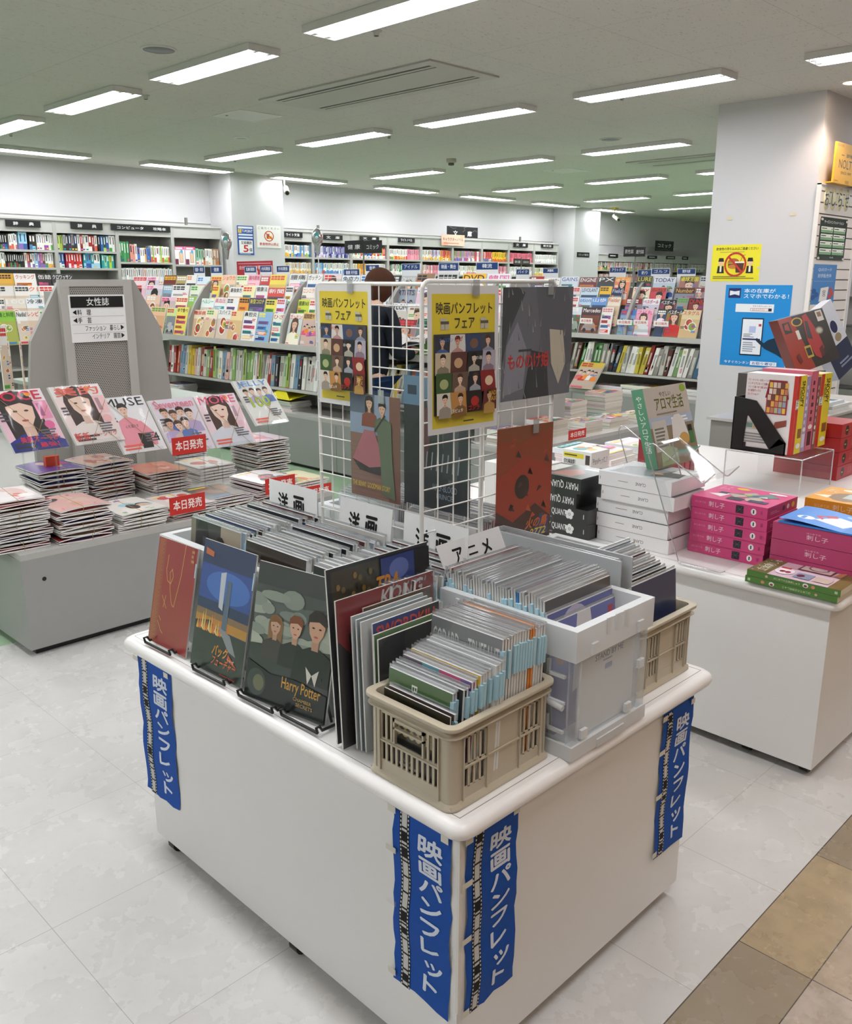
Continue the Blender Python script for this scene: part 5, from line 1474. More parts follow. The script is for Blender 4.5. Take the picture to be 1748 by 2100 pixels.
def dark_stand_in(a):
    a.rect(0, 0, 1, 1, '#24282c'); a.rect(0, .78, .45, 1, '#5f8098'); a.rect(.06, .86, .2, .93, '#2a3a4a'); a.poly([(0, .45), (.35, .85), (.45, .4), (.2, .1), (0, .15)], '#1c1a1e')
    a.poly([(.55, .9), (1, .9), (1, .3), (.7, .2), (.6, .5)], '#4f565a'); a.poly([(.3, .75), (.42, .8), (.4, .5), (.34, .3)], '#5a2a30')
    for x in (.6, .82):
        a.poly([(x, .25), (x + .16, .25), (x + .14, .72), (x + .02, .72)], '#303439')
    for i in range(7):
        a.line([(.35 + .08 * i, .3), (.37 + .08 * i, .44)], .012, '#8f979c')
    a.text('HALF-BLOOD', .46, .15, .82, .2, '#8fa0ae', .01); a.text('PRINCE', .52, .09, .76, .13, '#8fa0ae', .01)


poster((N1 - .002, 1.596, .95), (0, -.225, 0), (0, 0, .324), 'dark blue-grey pamphlet on the wider wire grid behind the narrow one', dark_stand_in, tape=1, base='#24282c', name='film_pamphlet', cat='pamphlet')


# ------------------------------------------------------------------ film pamphlets in clear sleeves
def pamphlet(o, U, V, th, col, label, group=None, art=None, tab='u1', sleeve=True, edge='#d4d6d4'):
    o, U, V = Vec(o), Vec(U), Vec(V); N = U.cross(V).normalized(); u, v = U.normalized(), V.normalized()
    t = thing('film_pamphlet', o, label, 'pamphlet', group)
    m = M(); m.slab(o - N * th, U, V, N * th, edge, {'n1': col, 'n0': col})
    if art:
        art(Art(m, o, U, V))
    m.build('booklet', 'wrapped' if art else 'print', t)
    if sleeve:
        m = M(); q = o - u * .003 + V - N * (th + .0006); m.slab(q, U + u * .006, v * .006, N * (th * .45), '#ffffff'); m.build('clear_sleeve', 'sleeve_film', t)
    if tab:
        m = M(); h = V.length
        if tab == 'u1':
            q = o + U + V * .72 - N * (th + .0005) - u * .004
        else:
            q = o + V * .72 - N * (th + .0005) - u * .0045
        m.slab(q, u * .0085, V * .2, N * (th + .001), '#a9cfdc'); m.build('price_tab', 'paper', t)
    return t


ROWP = ['#e4e2de', '#d0d2d2', '#bcb8b0', '#30343c', '#4a3a34', '#8fa0ae', '#c9c2b4', '#22262a', '#dcd8cf', '#a8a49c', '#5a3030', '#c4ccd2', '#e9e7e3', '#2f4a6a', '#f0efec']


def pam_row(x0, x1, yl, w_, n, r, h, where, group, z=.618, lean=.03, first=None, tabp=.5):
    """Pamphlets facing -x, one behind the other from x0 to x1."""
    for i in range(n):
        x = x0 + (x1 - x0) * i / (n - 1)
        th = (x1 - x0) / (n - 1) * r.uniform(.62, .85)
        hh = h + r.uniform(-.012, .006); y = yl + r.uniform(-.004, .004)
        pamphlet((x, y, z), (0, -w_ + r.uniform(-.006, .006), 0), (lean + r.uniform(-.004, .004), 0, hh), th, r.choice(ROWP), 'sleeved pamphlet, %s from front of %s' % (ordinal(i), where), group,
                 first if i == 0 else None, 'u1' if r.random() < tabp else None)


r = random.Random(5)
art_a = lambda a: (a.rect(0, 0, 1, 1, '#3a3836'), a.rect(.0, 0, .1, 1, '#8a8070'), a.ell(.25, .55, .18, .5, '#1c1b1b'), a.rect(.62, .0, 1, 1, '#a89a86'), a.portrait(.62, .9, .14, '#2a2422', '#1c1a19', '#1e1c1b', False))
art_b = lambda a: (a.rect(0, 0, 1, 1, '#33281f'), a.poly([(0, .3), (1, .5), (1, .9), (0, .8)], '#7a4a26'), a.ell(.6, .6, .3, .2, '#5a341c'))
art_c = lambda a: (a.rect(0, 0, 1, 1, '#1f2a26'), a.ell(.4, .7, .3, .16, '#34493c'), a.rect(.6, .3, .9, .6, '#2a3a33'))
RG = 'sleeved film pamphlets in the crates'
pam_row(1.115, 1.345, 1.975, .225, 27, r, .292, 'the far row in the white crate', RG, first=art_a)
pam_row(1.10, 1.335, 1.712, .225, 28, r, .292, 'the middle row in the white crate', RG, first=art_b)
pam_row(1.095, 1.335, 1.445, .225, 26, r, .292, 'the row beside the grid\'s near post', RG, first=art_c)
pamphlet((1.088, 1.70, .618), (0, -.19, 0), (.012, 0, .255), .002, '#b9b3b4', 'thin pale pamphlet before the middle row of the white crate', None, lambda a: (a.rect(0, 0, 1, 1, '#b9b3b4'), a.rect(.1, .1, .9, .8, '#a8a0a4')), None)


def divider_card(o, U, V, tx, label):
    o, U, V = Vec(o), Vec(U), Vec(V)
    m = M(); N = U.cross(V).normalized(); m.slab(o - N * .0012, U, V, N * .0012, '#e4e4e2', {'n1': '#e6e6e4'})
    a = Art(m, o, U, V)
    n = len(tx)
    for i, ch in enumerate(tx):
        w_ = .62 / n; x = .2 + .66 * i / n
        h = (.3, .75) if ch not in 'ニ' else (.42, .68)
        a.text(ch, x, h[0], x + w_ * .66, h[1], '#131313', .04)
    return tag(m.build('divider_card', 'paper'), label, 'card', 'white category cards')


divider_card((1.372, 1.955, .862), (.002, -.205, 0), (.018, .02, .112), '洋画', 'white category card behind the far pamphlet row, tilted left')
divider_card((1.372, 1.668, .858), (0, -.19, 0), (.012, -.004, .12), '洋画', 'white category card behind the middle pamphlet row')
divider_card((1.368, 1.425, .868), (0, -.2, -.004), (.014, .008, .115), '洋画', 'white category card seen through the narrow wire grid')


# ------------------------------------------------------------------ crates
def white_crate(x0, y0, x1, y1, label, zt=.875):
    t = thing('storage_crate', ((x0 + x1) / 2, (y0 + y1) / 2, TZ), label, 'crate', 'white storage crates')
    c = '#f1f1ee'; w_ = .022
    m = M(); m.box(x0, y0, TZ + .001, x1, y1, TZ + .012, c); m.build('base', 'milky', t)
    for (a, b_, d, e) in ((x0, y0, x1, y0 + .006), (x0, y1 - .006, x1, y1), (x0, y0 + .006, x0 + .006, y1 - .006), (x1 - .006, y0 + .006, x1, y1 - .006)):
        m = M(); m.box(a, b_, TZ + .012, d, e, zt - .03, c); m.build('wall_panel', 'milky', t)
    m = M()
    for (a, b_, d, e) in ((x0 - .006, y0 - .006, x1 + .006, y0 + w_ - .006), (x0 - .006, y1 - w_ + .006, x1 + .006, y1 + .006), (x0 - .006, y0 + w_ - .006, x0 + w_ - .006, y1 - w_ + .006), (x1 - w_ + .006, y0 + w_ - .006, x1 + .006, y1 - w_ + .006)):
        m.box(a, b_, zt - .05, d, e, zt, c)
    k = 8
    for i in range(k):
        y = y0 + (y1 - y0) * (i + .5) / k
        m.box(x0 - .009, y - .012, zt - .05, x0 - .004, y + .012, zt - .012, '#e2e2df')
    m.build('rim', 'milky', t, bevel=.003)
    return t


white_crate(1.075, 1.475, 1.395, 2.0, 'white crate of pamphlet rows at the table\'s far left')
white_crate(1.075, 1.21, 1.395, 1.462, 'white crate behind the large leaning pamphlets', .85)
white_crate(1.58, 1.37, 1.825, 1.99, 'white crate of pamphlets behind the wider wire grid', .87)
white_crate(1.61, 1.14, 1.80, 1.305, 'small white crate behind the narrow wire grid', .87)
for i in range(24):
    x = 1.60 + .19 * i / 23
    pamphlet((x, 1.955, .62), (0, -.25, 0), (.02, 0, .29 + r.uniform(-.01, .005)), .0055, r.choice(ROWP), 'sleeved pamphlet, %s in the left row behind the wider wire grid' % ordinal(i), RG, None, None)
    pamphlet((x, 1.67, .62), (0, -.25, 0), (.02, 0, .285 + r.uniform(-.01, .005)), .0055, r.choice(ROWP), 'sleeved pamphlet, %s in the right row behind the wider wire grid' % ordinal(i), RG, None, None)
for i in range(10):
    pamphlet((1.63 + .016 * i, 1.29, .62), (0, -.13, 0), (.012, 0, .24 - .006 * (i % 3)), .006, '#4a3f78' if i == 2 else r.choice(ROWP), 'sleeved pamphlet, %s in the small white crate' % ordinal(i), RG, None, None)

# clear folding crate with the animation pamphlets
X0, X1, Y0, Y1 = 1.279, 1.535, .872, 1.205
t = thing('folding_crate', ((X0 + X1) / 2, (Y0 + Y1) / 2, TZ), 'frosted clear folding crate of pamphlets at the table\'s near side', 'crate')
cc = '#eef0f0'; ZR = .878
m = M(); m.box(X0 - .004, Y0 - .004, TZ + .001, X1 + .004, Y1 + .004, TZ + .03, cc); m.box(X0 + .08, Y0 - .007, TZ + .001, X1 - .08, Y0 - .004, TZ + .018, cc); m.build('base', 'milky', t, bevel=.006)
m = M()
for (a, b_, d, e) in ((X0 - .007, Y0 - .007, X1 + .007, Y0 + .012), (X0 - .007, Y1 - .012, X1 + .007, Y1 + .007), (X0 - .007, Y0 + .012, X0 + .012, Y1 - .012), (X1 - .012, Y0 + .012, X1 + .007, Y1 - .012)):
    m.box(a, b_, ZR - .062, d, e, ZR, cc)
for y in (Y0 + .06, Y1 - .09):
    m.box(X0 - .012, y, ZR - .06, X0 - .006, y + .03, ZR - .03, cc); m.box(X0 - .011, y + .04, ZR - .05, X0 - .006, y + .05, ZR - .01, cc)
for x in (X0 + .04, X0 + .2):
    m.box(x, Y0 - .012, ZR - .058, x + .02, Y0 - .006, ZR - .035, cc)
for i in range(3):
    m.box(X0 + .09 + .03 * i, Y0 - .0085, ZR - .03, X0 + .105 + .03 * i, Y0 - .006, ZR + .002, cc)
m.build('rim', 'milky', t, bevel=.002)
for (a, b_, d, e) in ((X0, Y0, X0 + .024, Y0 + .014), (X1 - .024, Y0, X1, Y0 + .014), (X0, Y1 - .014, X0 + .024, Y1), (X1 - .024, Y1 - .014, X1, Y1)):
    m = M(); m.box(a, b_, TZ + .03, d, e, ZR - .062, cc); m.build('corner_post', 'milky_panel', t)
for nm, b_ in (('front_panel', (X0 + .024, Y0 + .004, TZ + .03, X1 - .024, Y0 + .0065, ZR - .062)), ('back_panel', (X0 + .024, Y1 - .0065, TZ + .03, X1 - .024, Y1 - .004, ZR - .062)), ('side_wall', (X0 + .004, Y0 + .014, TZ + .03, X0 + .0065, Y1 - .014, ZR - .062)), ('side_wall', (X1 - .0065, Y0 + .014, TZ + .03, X1 - .004, Y1 - .014, ZR - .062))):
    m = M(); m.box(*b_, cc); m.build(nm, 'milky_panel', t)
m = M()
for z in (TZ + .05, TZ + .11, TZ + .165):
    m.box(X0 - .003, Y0 + .02, z, X0 + .004, Y0 + .06, z + .006, cc); m.box(X0 - .003, Y0 + .056, z, X0 + .004, Y0 + .062, z + .03, cc)
m.tube([(X0 - .004, Y0 + .02, TZ + .105), (X0 - .004, Y0 + .11, TZ + .118)], .006, cc, 8)
for x, z in ((X0 + .03, TZ + .036), (X1 - .07, TZ + .036), (X1 - .03, TZ + .12), (X1 - .03, TZ + .2)):
    m.box(x, Y0 - .003, z, x + .02, Y0 + .004, z + .018, cc)
m.build('hinge', 'milky', t)
# printed sheet inside the crate's front, pale print only
m = M(); o, U, V = Vec((X0 + .03, Y0 + .011, TZ + .032)), Vec((X1 - X0 - .06, 0, 0)), Vec((0, 0, .172))
m.slab(o + Vec((0, .001, 0)), U, V, (0, .0012, 0), '#e9e9e6'); a = Art(m, o, U, V)
a.rect(0, 0, 1, 1, '#e6e7e6')
a.text('STAND BY ME', .28, .84, .78, .91, '#5a6f9a', .02); a.bars(.42, .79, .64, .82, 1, '#7a8fb8'); a.rect(.46, .69, .58, .75, '#8fa4cc')
tag(m.build('crate_insert', 'paper'), 'pale printed sheet with small blue lettering inside the clear crate', 'sheet')
AN = ['#d8c49a', '#8a7a4a', '#3f5f8f', '#e4e2de', '#24262c', '#b9bcc0', '#6f8a4a', '#2f3f6a', '#c9c2b4', '#1f2a4a', '#cfd4d8', '#5a5a60', '#a9b8c4', '#8a2f2f', '#e9e7e0', '#4a7a9a']
for i in range(38):
    y = .925 + .265 * i / 37
    h = .295 + r.uniform(-.008, .004) if i > 2 else (.245, .262, .288)[i]
    art = None
    if i == 0:
        art = lambda a: (a.rect(0, 0, 1, 1, '#6a6fa8'), a.poly([(.3, .3), (.7, .4), (.6, 1), (.4, 1)], '#d8d4d0'), a.ell(.7, .7, .12, .1, '#c8c4c8'), a.rect(.88, .3, .96, .95, '#b03a4a'), a.ell(.15, .7, .09, .1, '#a8785a'))
    elif i == 1:
        art = lambda a: (a.rect(0, 0, 1, 1, '#5a609a'), a.ell(.4, .85, .2, .15, '#b9b4c8'), a.rect(.7, .7, .95, .95, '#4a4f88'))
    elif i == 2:
        art = lambda a: (a.rect(0, 0, 1, 1, '#4a4542'), a.rect(.3, .2, .9, .9, '#57514d'))
    pamphlet((1.294, y, .64), (.222, 0, 0), (0, .018, h - .02), .0056, '#2f7fc0' if i == 11 else r.choice(AN), 'sleeved pamphlet, %s from the front of the clear crate' % ordinal(i), RG, art, 'u0' if r.random() < .45 else None, edge='#d8d8d4' if i != 11 else '#3f8fd0')
divider_card((1.303, 1.222, .89), (.205, 0, .004), (-.012, .022, .068), 'アニメ', 'white category card standing in the clear crate')
# grey file board along the clear crate
t = thing('file_box', (1.575, 1.1, TZ), 'narrow grey file box along the clear crate\'s back side', 'box')
m = M()
for (a, b_, d, e) in ((1.552, .955, 1.556, 1.315), (1.596, .955, 1.6, 1.315), (1.556, 1.311, 1.596, 1.315)):
    m.box(a, b_, TZ + .004, d, e, .93, '#b4b7b8')
m.box(1.556, .955, TZ + .001, 1.596, 1.311, TZ + .005, '#b4b7b8'); m.box(1.556, .955, TZ + .005, 1.596, .958, .86, '#b4b7b8'); m.build('shell', 'plastic', t)
m = M(); m.box(1.562, .952, .80, 1.592, .9545, .85, '#8fb4c4'); m.build('number_label', 'paper', t)
for i, c in enumerate(('#5e2a2a', '#2a2a2c', '#6a4a3a')):
    pamphlet((1.560 + .011 * i, 1.30, .62), (0, -.32, 0), (0, 0, .3), .008, c, 'sleeved pamphlet, %s inside the grey file box' % ordinal(i), RG, None, None)


# ------------------------------------------------------------------ beige mesh crates
def beige_crate(x0, y0, x1, y1, h, label):
    """Slotted plastic container: flared rim, ribs, foot flange; slots are real openings between bars."""
    t = thing('mesh_crate', ((x0 + x1) / 2, (y0 + y1) / 2, TZ), label, 'crate', 'beige slotted crates')
    c = '#bdb39d'; z0, z1 = TZ + .001, TZ + h
    m = M(); m.box(x0, y0, z0, x1, y1, z0 + .008, c); m.build('floor_plate', 'plastic', t, bevel=.004)
    def rrect(o, z, q=.018):
        p = []
        for cx, cyy, a0 in ((x1 + o - q, y1 + o - q, 0), (x0 - o + q, y1 + o - q, 90), (x0 - o + q, y0 - o + q, 180), (x1 + o - q, y0 - o + q, 270)):
            for i in range(6):
                g = math.radians(a0 + 90 * i / 5); p.append((cx + q * math.cos(g), cyy + q * math.sin(g), z))
        return p
    def ring(name, prof):
        m = M(); R_ = [rrect(o, z, q) for o, z, q in prof]; n = len(R_[0]); vs = [p for q in R_ for p in q]; k = len(R_)
        m.add(vs, [(a * n + i, a * n + (i + 1) % n, ((a + 1) % k) * n + (i + 1) % n, ((a + 1) % k) * n + i) for a in range(k) for i in range(n)], c, 0, True)
        return m.build(name, 'plastic', t, bevel=.0008)
    ring('rim', [(-.004, z1, .014), (.012, z1, .024), (.012, z1 - .007, .024), (.001, z1 - .007, .016), (.001, z1 - .02, .016), (.009, z1 - .02, .022), (.009, z1 - .023, .022), (0, z1 - .026, .016), (-.004, z1 - .026, .013)])
    ring('foot', [(-.004, z0, .014), (.006, z0, .02), (.006, z0 + .004, .02), (0, z0 + .014, .018), (-.004, z0 + .014, .014)])
    zb, zt, zm = z0 + .013, z1 - .025, z0 + .45 * h
    # four walls with a frame for slots
    for ax in (0, 1):
        for sd in (0, 1):
            m = M()
            lo, hi = (x0, x1) if ax == 0 else (y0, y1)
            f0 = (y0 if sd == 0 else y1 - .003) if ax == 0 else (x0 if sd == 0 else x1 - .003)
            def wb(a, za, b_, zc, th=.003, out=0):
                q0 = f0 - (out if sd == 0 else 0); q1 = f0 + th + (out if sd == 1 else 0)
                if ax == 0:
                    m.box(a, q0, za, b_, q1, zc, c)
                else:
                    m.box(q0, a, za, q1, b_, zc, c)
            L_ = hi - lo; e = .03
            wb(lo + .012, zb, lo + e, zt); wb(hi - e, zb, hi - .012, zt)
            for a in (lo + e - .003, hi - e):
                wb(a, zb, a + .003, zt, out=.004)
            wb(lo + e, zb, hi - e, zb + .022); wb(lo + e, zt - .008, hi - e, zt)
            wb(lo + e, zm - .003, hi - e, zm + .006); wb(lo + e, zm, hi - e, zm + .003, out=.003)
            if ax == 1:      # label window above, ten tall slots below
                k = 11; s_ = (L_ - 2 * e) / k
                for i in range(k + 1):
                    a = lo + e + s_ * i; wb(a - .0028, zb + .022, a + .0028, zm)
                for i in (0, 1, 2, 9, 10, 11):
                    a = lo + e + s_ * i; wb(a - .0028, zm + .006, a + .0028, zt - .008)
                wa, wb_ = lo + e + s_ * 2.6, lo + e + s_ * 8.4
                wb(wa, zm + .006, wa + .004, zt - .008, out=.003); wb(wb_ - .004, zm + .006, wb_, zt - .008, out=.003); wb(wa, zm + .035, wb_, zm + .039, out=.003); wb(wa, zt - .014, wb_, zt - .008, out=.003)
            else:            # solid middle field, three slots each side over two rows
                q = L_ * .27
                wb(lo + e + q - .011, zb + .001, hi - e - q + .011, zt - .0005, th=.0024, out=-.0004)
                for b0 in (lo + e, hi - e - q + .014):
                    s_ = (q - .014) / 4
                    for i in range(5):
                        wb(b0 + s_ * i - .0026, zb + .02, b0 + s_ * i + .0026, zt)
                for a in (lo + e + q - .014, hi - e - q + .012):
                    wb(a, zb, a + .003, zt, out=.004)
            m.build('side_wall', 'plastic', t)
    for cx, cyy in ((x0 + .016, y0 + .016), (x1 - .016, y0 + .016), (x0 + .016, y1 - .016), (x1 - .016, y1 - .016)):
        m = M(); sx, sy = (1 if cx > (x0 + x1) / 2 else -1), (1 if cyy > (y0 + y1) / 2 else -1)
        a0 = math.atan2(sy, sx); pts = [(cx + .017 * math.cos(a0 + math.radians(d)), cyy + .017 * math.sin(a0 + math.radians(d))) for d in range(-48, 49, 12)]
        m.add([(p[0], p[1], zb) for p in pts] + [(p[0], p[1], zt) for p in pts], [(i, i + 1, len(pts) + i + 1, len(pts) + i) for i in range(len(pts) - 1)], c, 0, True)
        m.build('corner', 'plastic', t)
    return t


bc = beige_crate(.992, .916, 1.264, 1.122, .163, 'beige slotted crate of pamphlets at the table\'s near corner')
beige_crate(1.60, .925, 1.828, 1.11, .163, 'beige slotted crate at the far right end of the table')
# dark leaflets showing through the label window of the near crate
pamphlet((1.002, 1.10, .622), (0, -.165, 0), (.006, 0, .158), .003, '#2c2a24', 'dark leaflet seen through the near crate\'s label window', None, lambda a: (a.rect(0, 0, 1, 1, '#3a3527'), a.rect(.2, .5, .8, .95, '#2a2820'), *[a.ell(.25 + .1 * (i % 6), .56 + .1 * (i // 6), .045, .05, '#b8a868', 8) for i in range(18)], a.rect(.2, .04, .8, .46, '#2b2b2b'), a.ring(.4, .3, .07, .09, .012, '#8a7f60'), a.bars(.28, .08, .72, .2, 2, '#c9c6bb')), None, False)
SEQ = [(1.012, .155, '#5a4a44', 1.105, .165, None), (1.02, .187, '#4a6a40', 1.112, .16, 'BAG'), (1.027, .189, '#8fb0d0', 1.112, .16, None), (1.034, .193, '#24262a', 1.11, .17, None), (1.041, .195, '#2a2a2e', 1.108, .17, None), (1.049, .205, '#3a3034', 1.106, .172, 'MAG'), (1.056, .208, '#c8205a', 1.105, .172, None), (1.065, .214, '#e6c03a', 1.1, .172, None), (1.072, .216, '#efe6d4', 1.1, .172, 'RED'), (1.079, .218, '#f0eeea', 1.1, .172, None), (1.086, .22, '#efede8', 1.098, .172, None), (1.095, .226, '#e4e5e2', 1.09, .172, None), (1.102, .23, '#e9e9e6', 1.088, .172, None), (1.109, .232, '#dcdcd8', 1.088, .172, None), (1.119, .266, '#7a7c7e', 1.099, .174, 'GOD')]
for i, (x, h, c, y, w_, k) in enumerate(SEQ):
    art = {'BAG': lambda a: (a.rect(0, 0, 1, 1, '#4f6f42'), a.poly([(0, 0), (1, 0), (1, .3), (0, .5)], '#3d5836'), a.text('BAGDAD', .38, .2, .47, .92, '#eef0e6', .02, rot=3)),
           'MAG': lambda a: (a.rect(0, 0, 1, 1, '#4a3a4a'), a.rect(.3, .2, .55, 1, '#3a8fa0'), a.rect(.55, .2, .85, 1, '#c0206a'), a.rect(.85, .2, 1, 1, '#5a2a7a')),
           'RED': lambda a: (a.rect(0, 0, 1, 1, '#efe6d4'), *[a.ell(.1 + .1 * q, .86, .035, .03, '#c0352c', 8) for q in range(9)], *[a.ring(.75 + .1 * (q % 3), .6 + .09 * (q // 3), .045, .045, .012, '#c0352c', 8) for q in range(6)]),
           'GOD': lambda a: (a.rect(0, 0, 1, 1, '#77797b'), a.text('GODARD et TRUFFAUT', .03, .77, .97, .93, '#d4d4d0', -.005))}.get(k)
    pamphlet((x, y, .622), (0, -w_, 0), (.012, 0, h), .0052, c, 'sleeved pamphlet, %s from the front of the near beige crate' % ordinal(i), RG, art, 'u1' if i not in (3, 9) else None)
for i in range(15):
    x = 1.127 + .0078 * i
    c = '#e0802c' if i in (9, 10) else r.choice(['#e4e2de', '#d0cec8', '#efeeea', '#c9c2b4', '#b0a89a'])
    pamphlet((x, 1.099 - .0001 * i, .622), (0, -.174, 0), (.012, 0, .266 + r.uniform(-.006, .003)), .0056, c, 'sleeved pamphlet, %s behind the grey one in the near beige crate' % ordinal(i), RG, None, 'u1' if r.random() < .85 else None, edge='#e08a3a' if i in (9, 10) else '#dcdcd8')
# dark pamphlets in the far beige crate
for i in range(9):
    y = .962 + .014 * i
    art = (lambda a: (a.rect(0, 0, 1, 1, '#2f2e30'), a.rect(.2, .3, .8, .8, '#38373a'))) if i == 1 else (lambda a: a.rect(0, 0, 1, 1, '#2a3358')) if i == 0 else None
    pamphlet((1.605 + .02 * (i == 0), y - .012, .622), (.19, 0, 0), (0, .02, .23 + .006 * i), .006, '#2a2c34' if i < 3 else r.choice(ROWP), 'sleeved pamphlet, %s from the front of the far beige crate' % ordinal(i), RG, art, None)


# ------------------------------------------------------------------ pamphlets on display along the table edge
def easel(o, U, label, back=.09):
    """Black wire book easel: front rail with two hooks, rear leg. o = left foot on the table, U = across."""
    o, U = Vec(o), Vec(U); u = U.normalized(); b_ = Vec((0, 0, 1)).cross(u) * -1
    b_ = Vec((0, 0, 1)).cross(u); b_ = b_ if b_.dot(FWD) > 0 else -b_
    t = thing('book_easel', o, label, 'easel', 'black wire easels')
    z = Vec((0, 0, 1)); C_ = '#161616'
    f = o - b_ * .016 + z * .008
    m = M(); m.tube([f, f + U], .0035, C_); m.build('front_rail', 'paint', t)
    for q in (f, f + U):
        m = M(); m.tube([q, q + z * .012 - b_ * .003, q + z * .012 + b_ * .006, q + b_ * .012 + z * .001, q + b_ * .05 + z * .0], .0032, C_); m.build('hook', 'paint', t)
    c = o + U / 2
    m = M(); m.tube([f + U * .12 + b_ * .05, f + U * .3 + b_ * .045 + z * .09, f + U * .5 + b_ * .065 + z * .14, f + U * .7 + b_ * .045 + z * .09, f + U * .88 + b_ * .05], .003, C_); m.build('back_rest', 'paint', t)
    m = M(); m.tube([f + U * .5 + b_ * .065 + z * .14, f + U * .5 + b_ * (.065 + back) + z * -.004], .003, C_); m.build('rear_leg', 'paint', t)
    return t


def display_pamphlet(o, U, V, label, art, th=.004):
    o, U, V = Vec(o), Vec(U), Vec(V); N = U.cross(V).normalized(); u, v = U.normalized(), V.normalized()
    t = thing('film_pamphlet', o, label, 'pamphlet', 'pamphlets displayed on easels')
    m = M(); m.slab(o - N * th, U, V, N * th, '#d9d7d2'); art(Art(m, o, U, V)); m.build('booklet', 'wrapped', t)
    m = M(); q = o - u * .005 - v * .002 + N * .0035
    A, B_ = U + u * .01, V + v * .006
    m.quad(q, q + A, q + A + B_, q + B_, '#ffffff'); m.slab(q + A - N * .009, -u * .0018, B_, N * .009, '#ffffff'); m.build('clear_sleeve', 'film', t)
    m = M(); q = o + U + u * .002 + V * .74 + N * .004; m.slab(q, u * .004, V * .13, N * .0006, '#b4d4de'); m.build('price_tab', 'paper', t)
    return t


def red_art(a):
    a.rect(0, 0, 1, 1, '#a02a2c')
    a.rect(.02, .0, .2, 1, '#a0482f')
    for i in range(60):
        a.rect(.03, .01 + .0163 * i, .03 + .15 * (0.6 + .4 * ((i * 7) % 5) / 5), .015 + .0163 * i, '#b8743f', False)
    a.k += 1
    # a few fine golden brush curves
    a.line([(.3, .86), (.28, .72), (.33, .62), (.42, .6), (.47, .67), (.43, .74), (.38, .7), (.42, .55), (.5, .42), (.56, .4), (.6, .52), (.66, .7), (.7, 1)], .008, '#d8a85a')
    a.line([(.24, .47), (.38, .36)], .007, '#d8a85a'); a.line([(.34, .48), (.3, .36)], .007, '#d8a85a'); a.line([(.22, .27), (.28, .23)], .007, '#d8a85a'); a.line([(.2, .22), (.3, .14), (.36, .12)], .007, '#d8a85a')
    a.rect(.86, .84, .95, .99, '#9a3a2a'); a.bars(.87, .85, .94, .98, 3, '#c88a4a')


def future_stand_in(a):
    a.rect(0, 0, 1, 1, '#20305c'); a.rect(0, .55, 1, .82, '#2a4a9a'); a.ell(.55, .68, .42, .12, '#3f70c0')
    a.rect(0, .35, 1, .44, '#c08a2c'); a.rect(0, .42, 1, .47, '#8a6a4a')
    a.poly([(0, .36), (.3, .4), (.5, .3), (.66, .34), (1, .34), (1, 0), (0, 0)], '#232526')
    for i in range(14):
        x = .03 + .045 * i; a.poly([(x, .3 + .01 * (i % 3)), (x + .05, .3), (x + .03, .39 + .03 * (i % 4))], ['#e8b04a', '#e0742c', '#f0d080'][i % 3], False)
    a.k += 1
    a.poly([(.4, .78), (.5, .8), (.5, .5), (.42, .52)], '#c4ccd6'); a.poly([(.52, .36), (.62, .36), (.62, .74), (.54, .74)], '#5a6a80')
    a.poly([(.45, .38), (.7, .34), (.85, .2), (.7, .22)], '#8a8f94')
    a.poly([(.06, .94), (.22, .92), (.22, .88), (.06, .89)], '#c86a3a')
    a.text('バック', .4, .15, .68, .235, '#f0a02c', .03, slant=.1); a.text('フューチャー', .4, .075, .86, .145, '#e8622a', .03, slant=.08); a.poly([(.7, .16), (.9, .12), (.72, .2)], '#d8502c'); a.text('トゥ・ザ', .72, .145, .84, .17, '#f0e0b0', .02)
    a.bars(.6, .02, .9, .035, 1, '#b0402c')


def wizard_stand_in(a):
    """Plain stand-in: grey-green mist, three ordinary figures and the lettering."""
    a.rect(0, 0, 1, 1, '#56605a')
    rr = random.Random(12)
    a.rect(0, .84, 1, 1, '#2c302e'); a.poly([(0, .84), (1, .84), (1, .78), (.6, .74), (.3, .8), (0, .76)], '#3d443f')
    for i in range(26):
        x, y = rr.random(), rr.uniform(.4, .8); a.ell(x, y, rr.uniform(.08, .2), rr.uniform(.03, .07), mix('#78857a', '#b4bba8', rr.random()), 12)
    a.poly([(0, 0), (1, 0), (1, .5), (0, .4)], '#2b3431')
    a.portrait(.3, .64, .13, '#c9a083', '#8a6238', '#3a332e', True)
    a.portrait(.55, .68, .15, '#cfa488', '#7a4426', '#2c332c', False)
    a.portrait(.8, .75, .2, '#c79d80', '#2a2019', '#222a24', False)
    a.poly([(.72, .36), (.8, .31), (.76, .24)], '#d2cfc4'); a.poly([(.88, .36), (.8, .31), (.85, .24)], '#d2cfc4')
    a.poly([(0, 0), (1, 0), (1, .2), (.6, .24), (.3, .22), (0, .28)], '#1c2422')
    a.ell(.14, .13, .12, .1, '#3b4540'); a.ell(.17, .13, .07, .06, '#6a6e50')
    a.text('Harry Potter', .46, .13, .93, .235, '#d0a040', .012); a.text('CHAMBER', .62, .1, .84, .125, '#c8a864', .01); a.text('SECRETS', .66, .065, .86, .09, '#c8a864', .01)


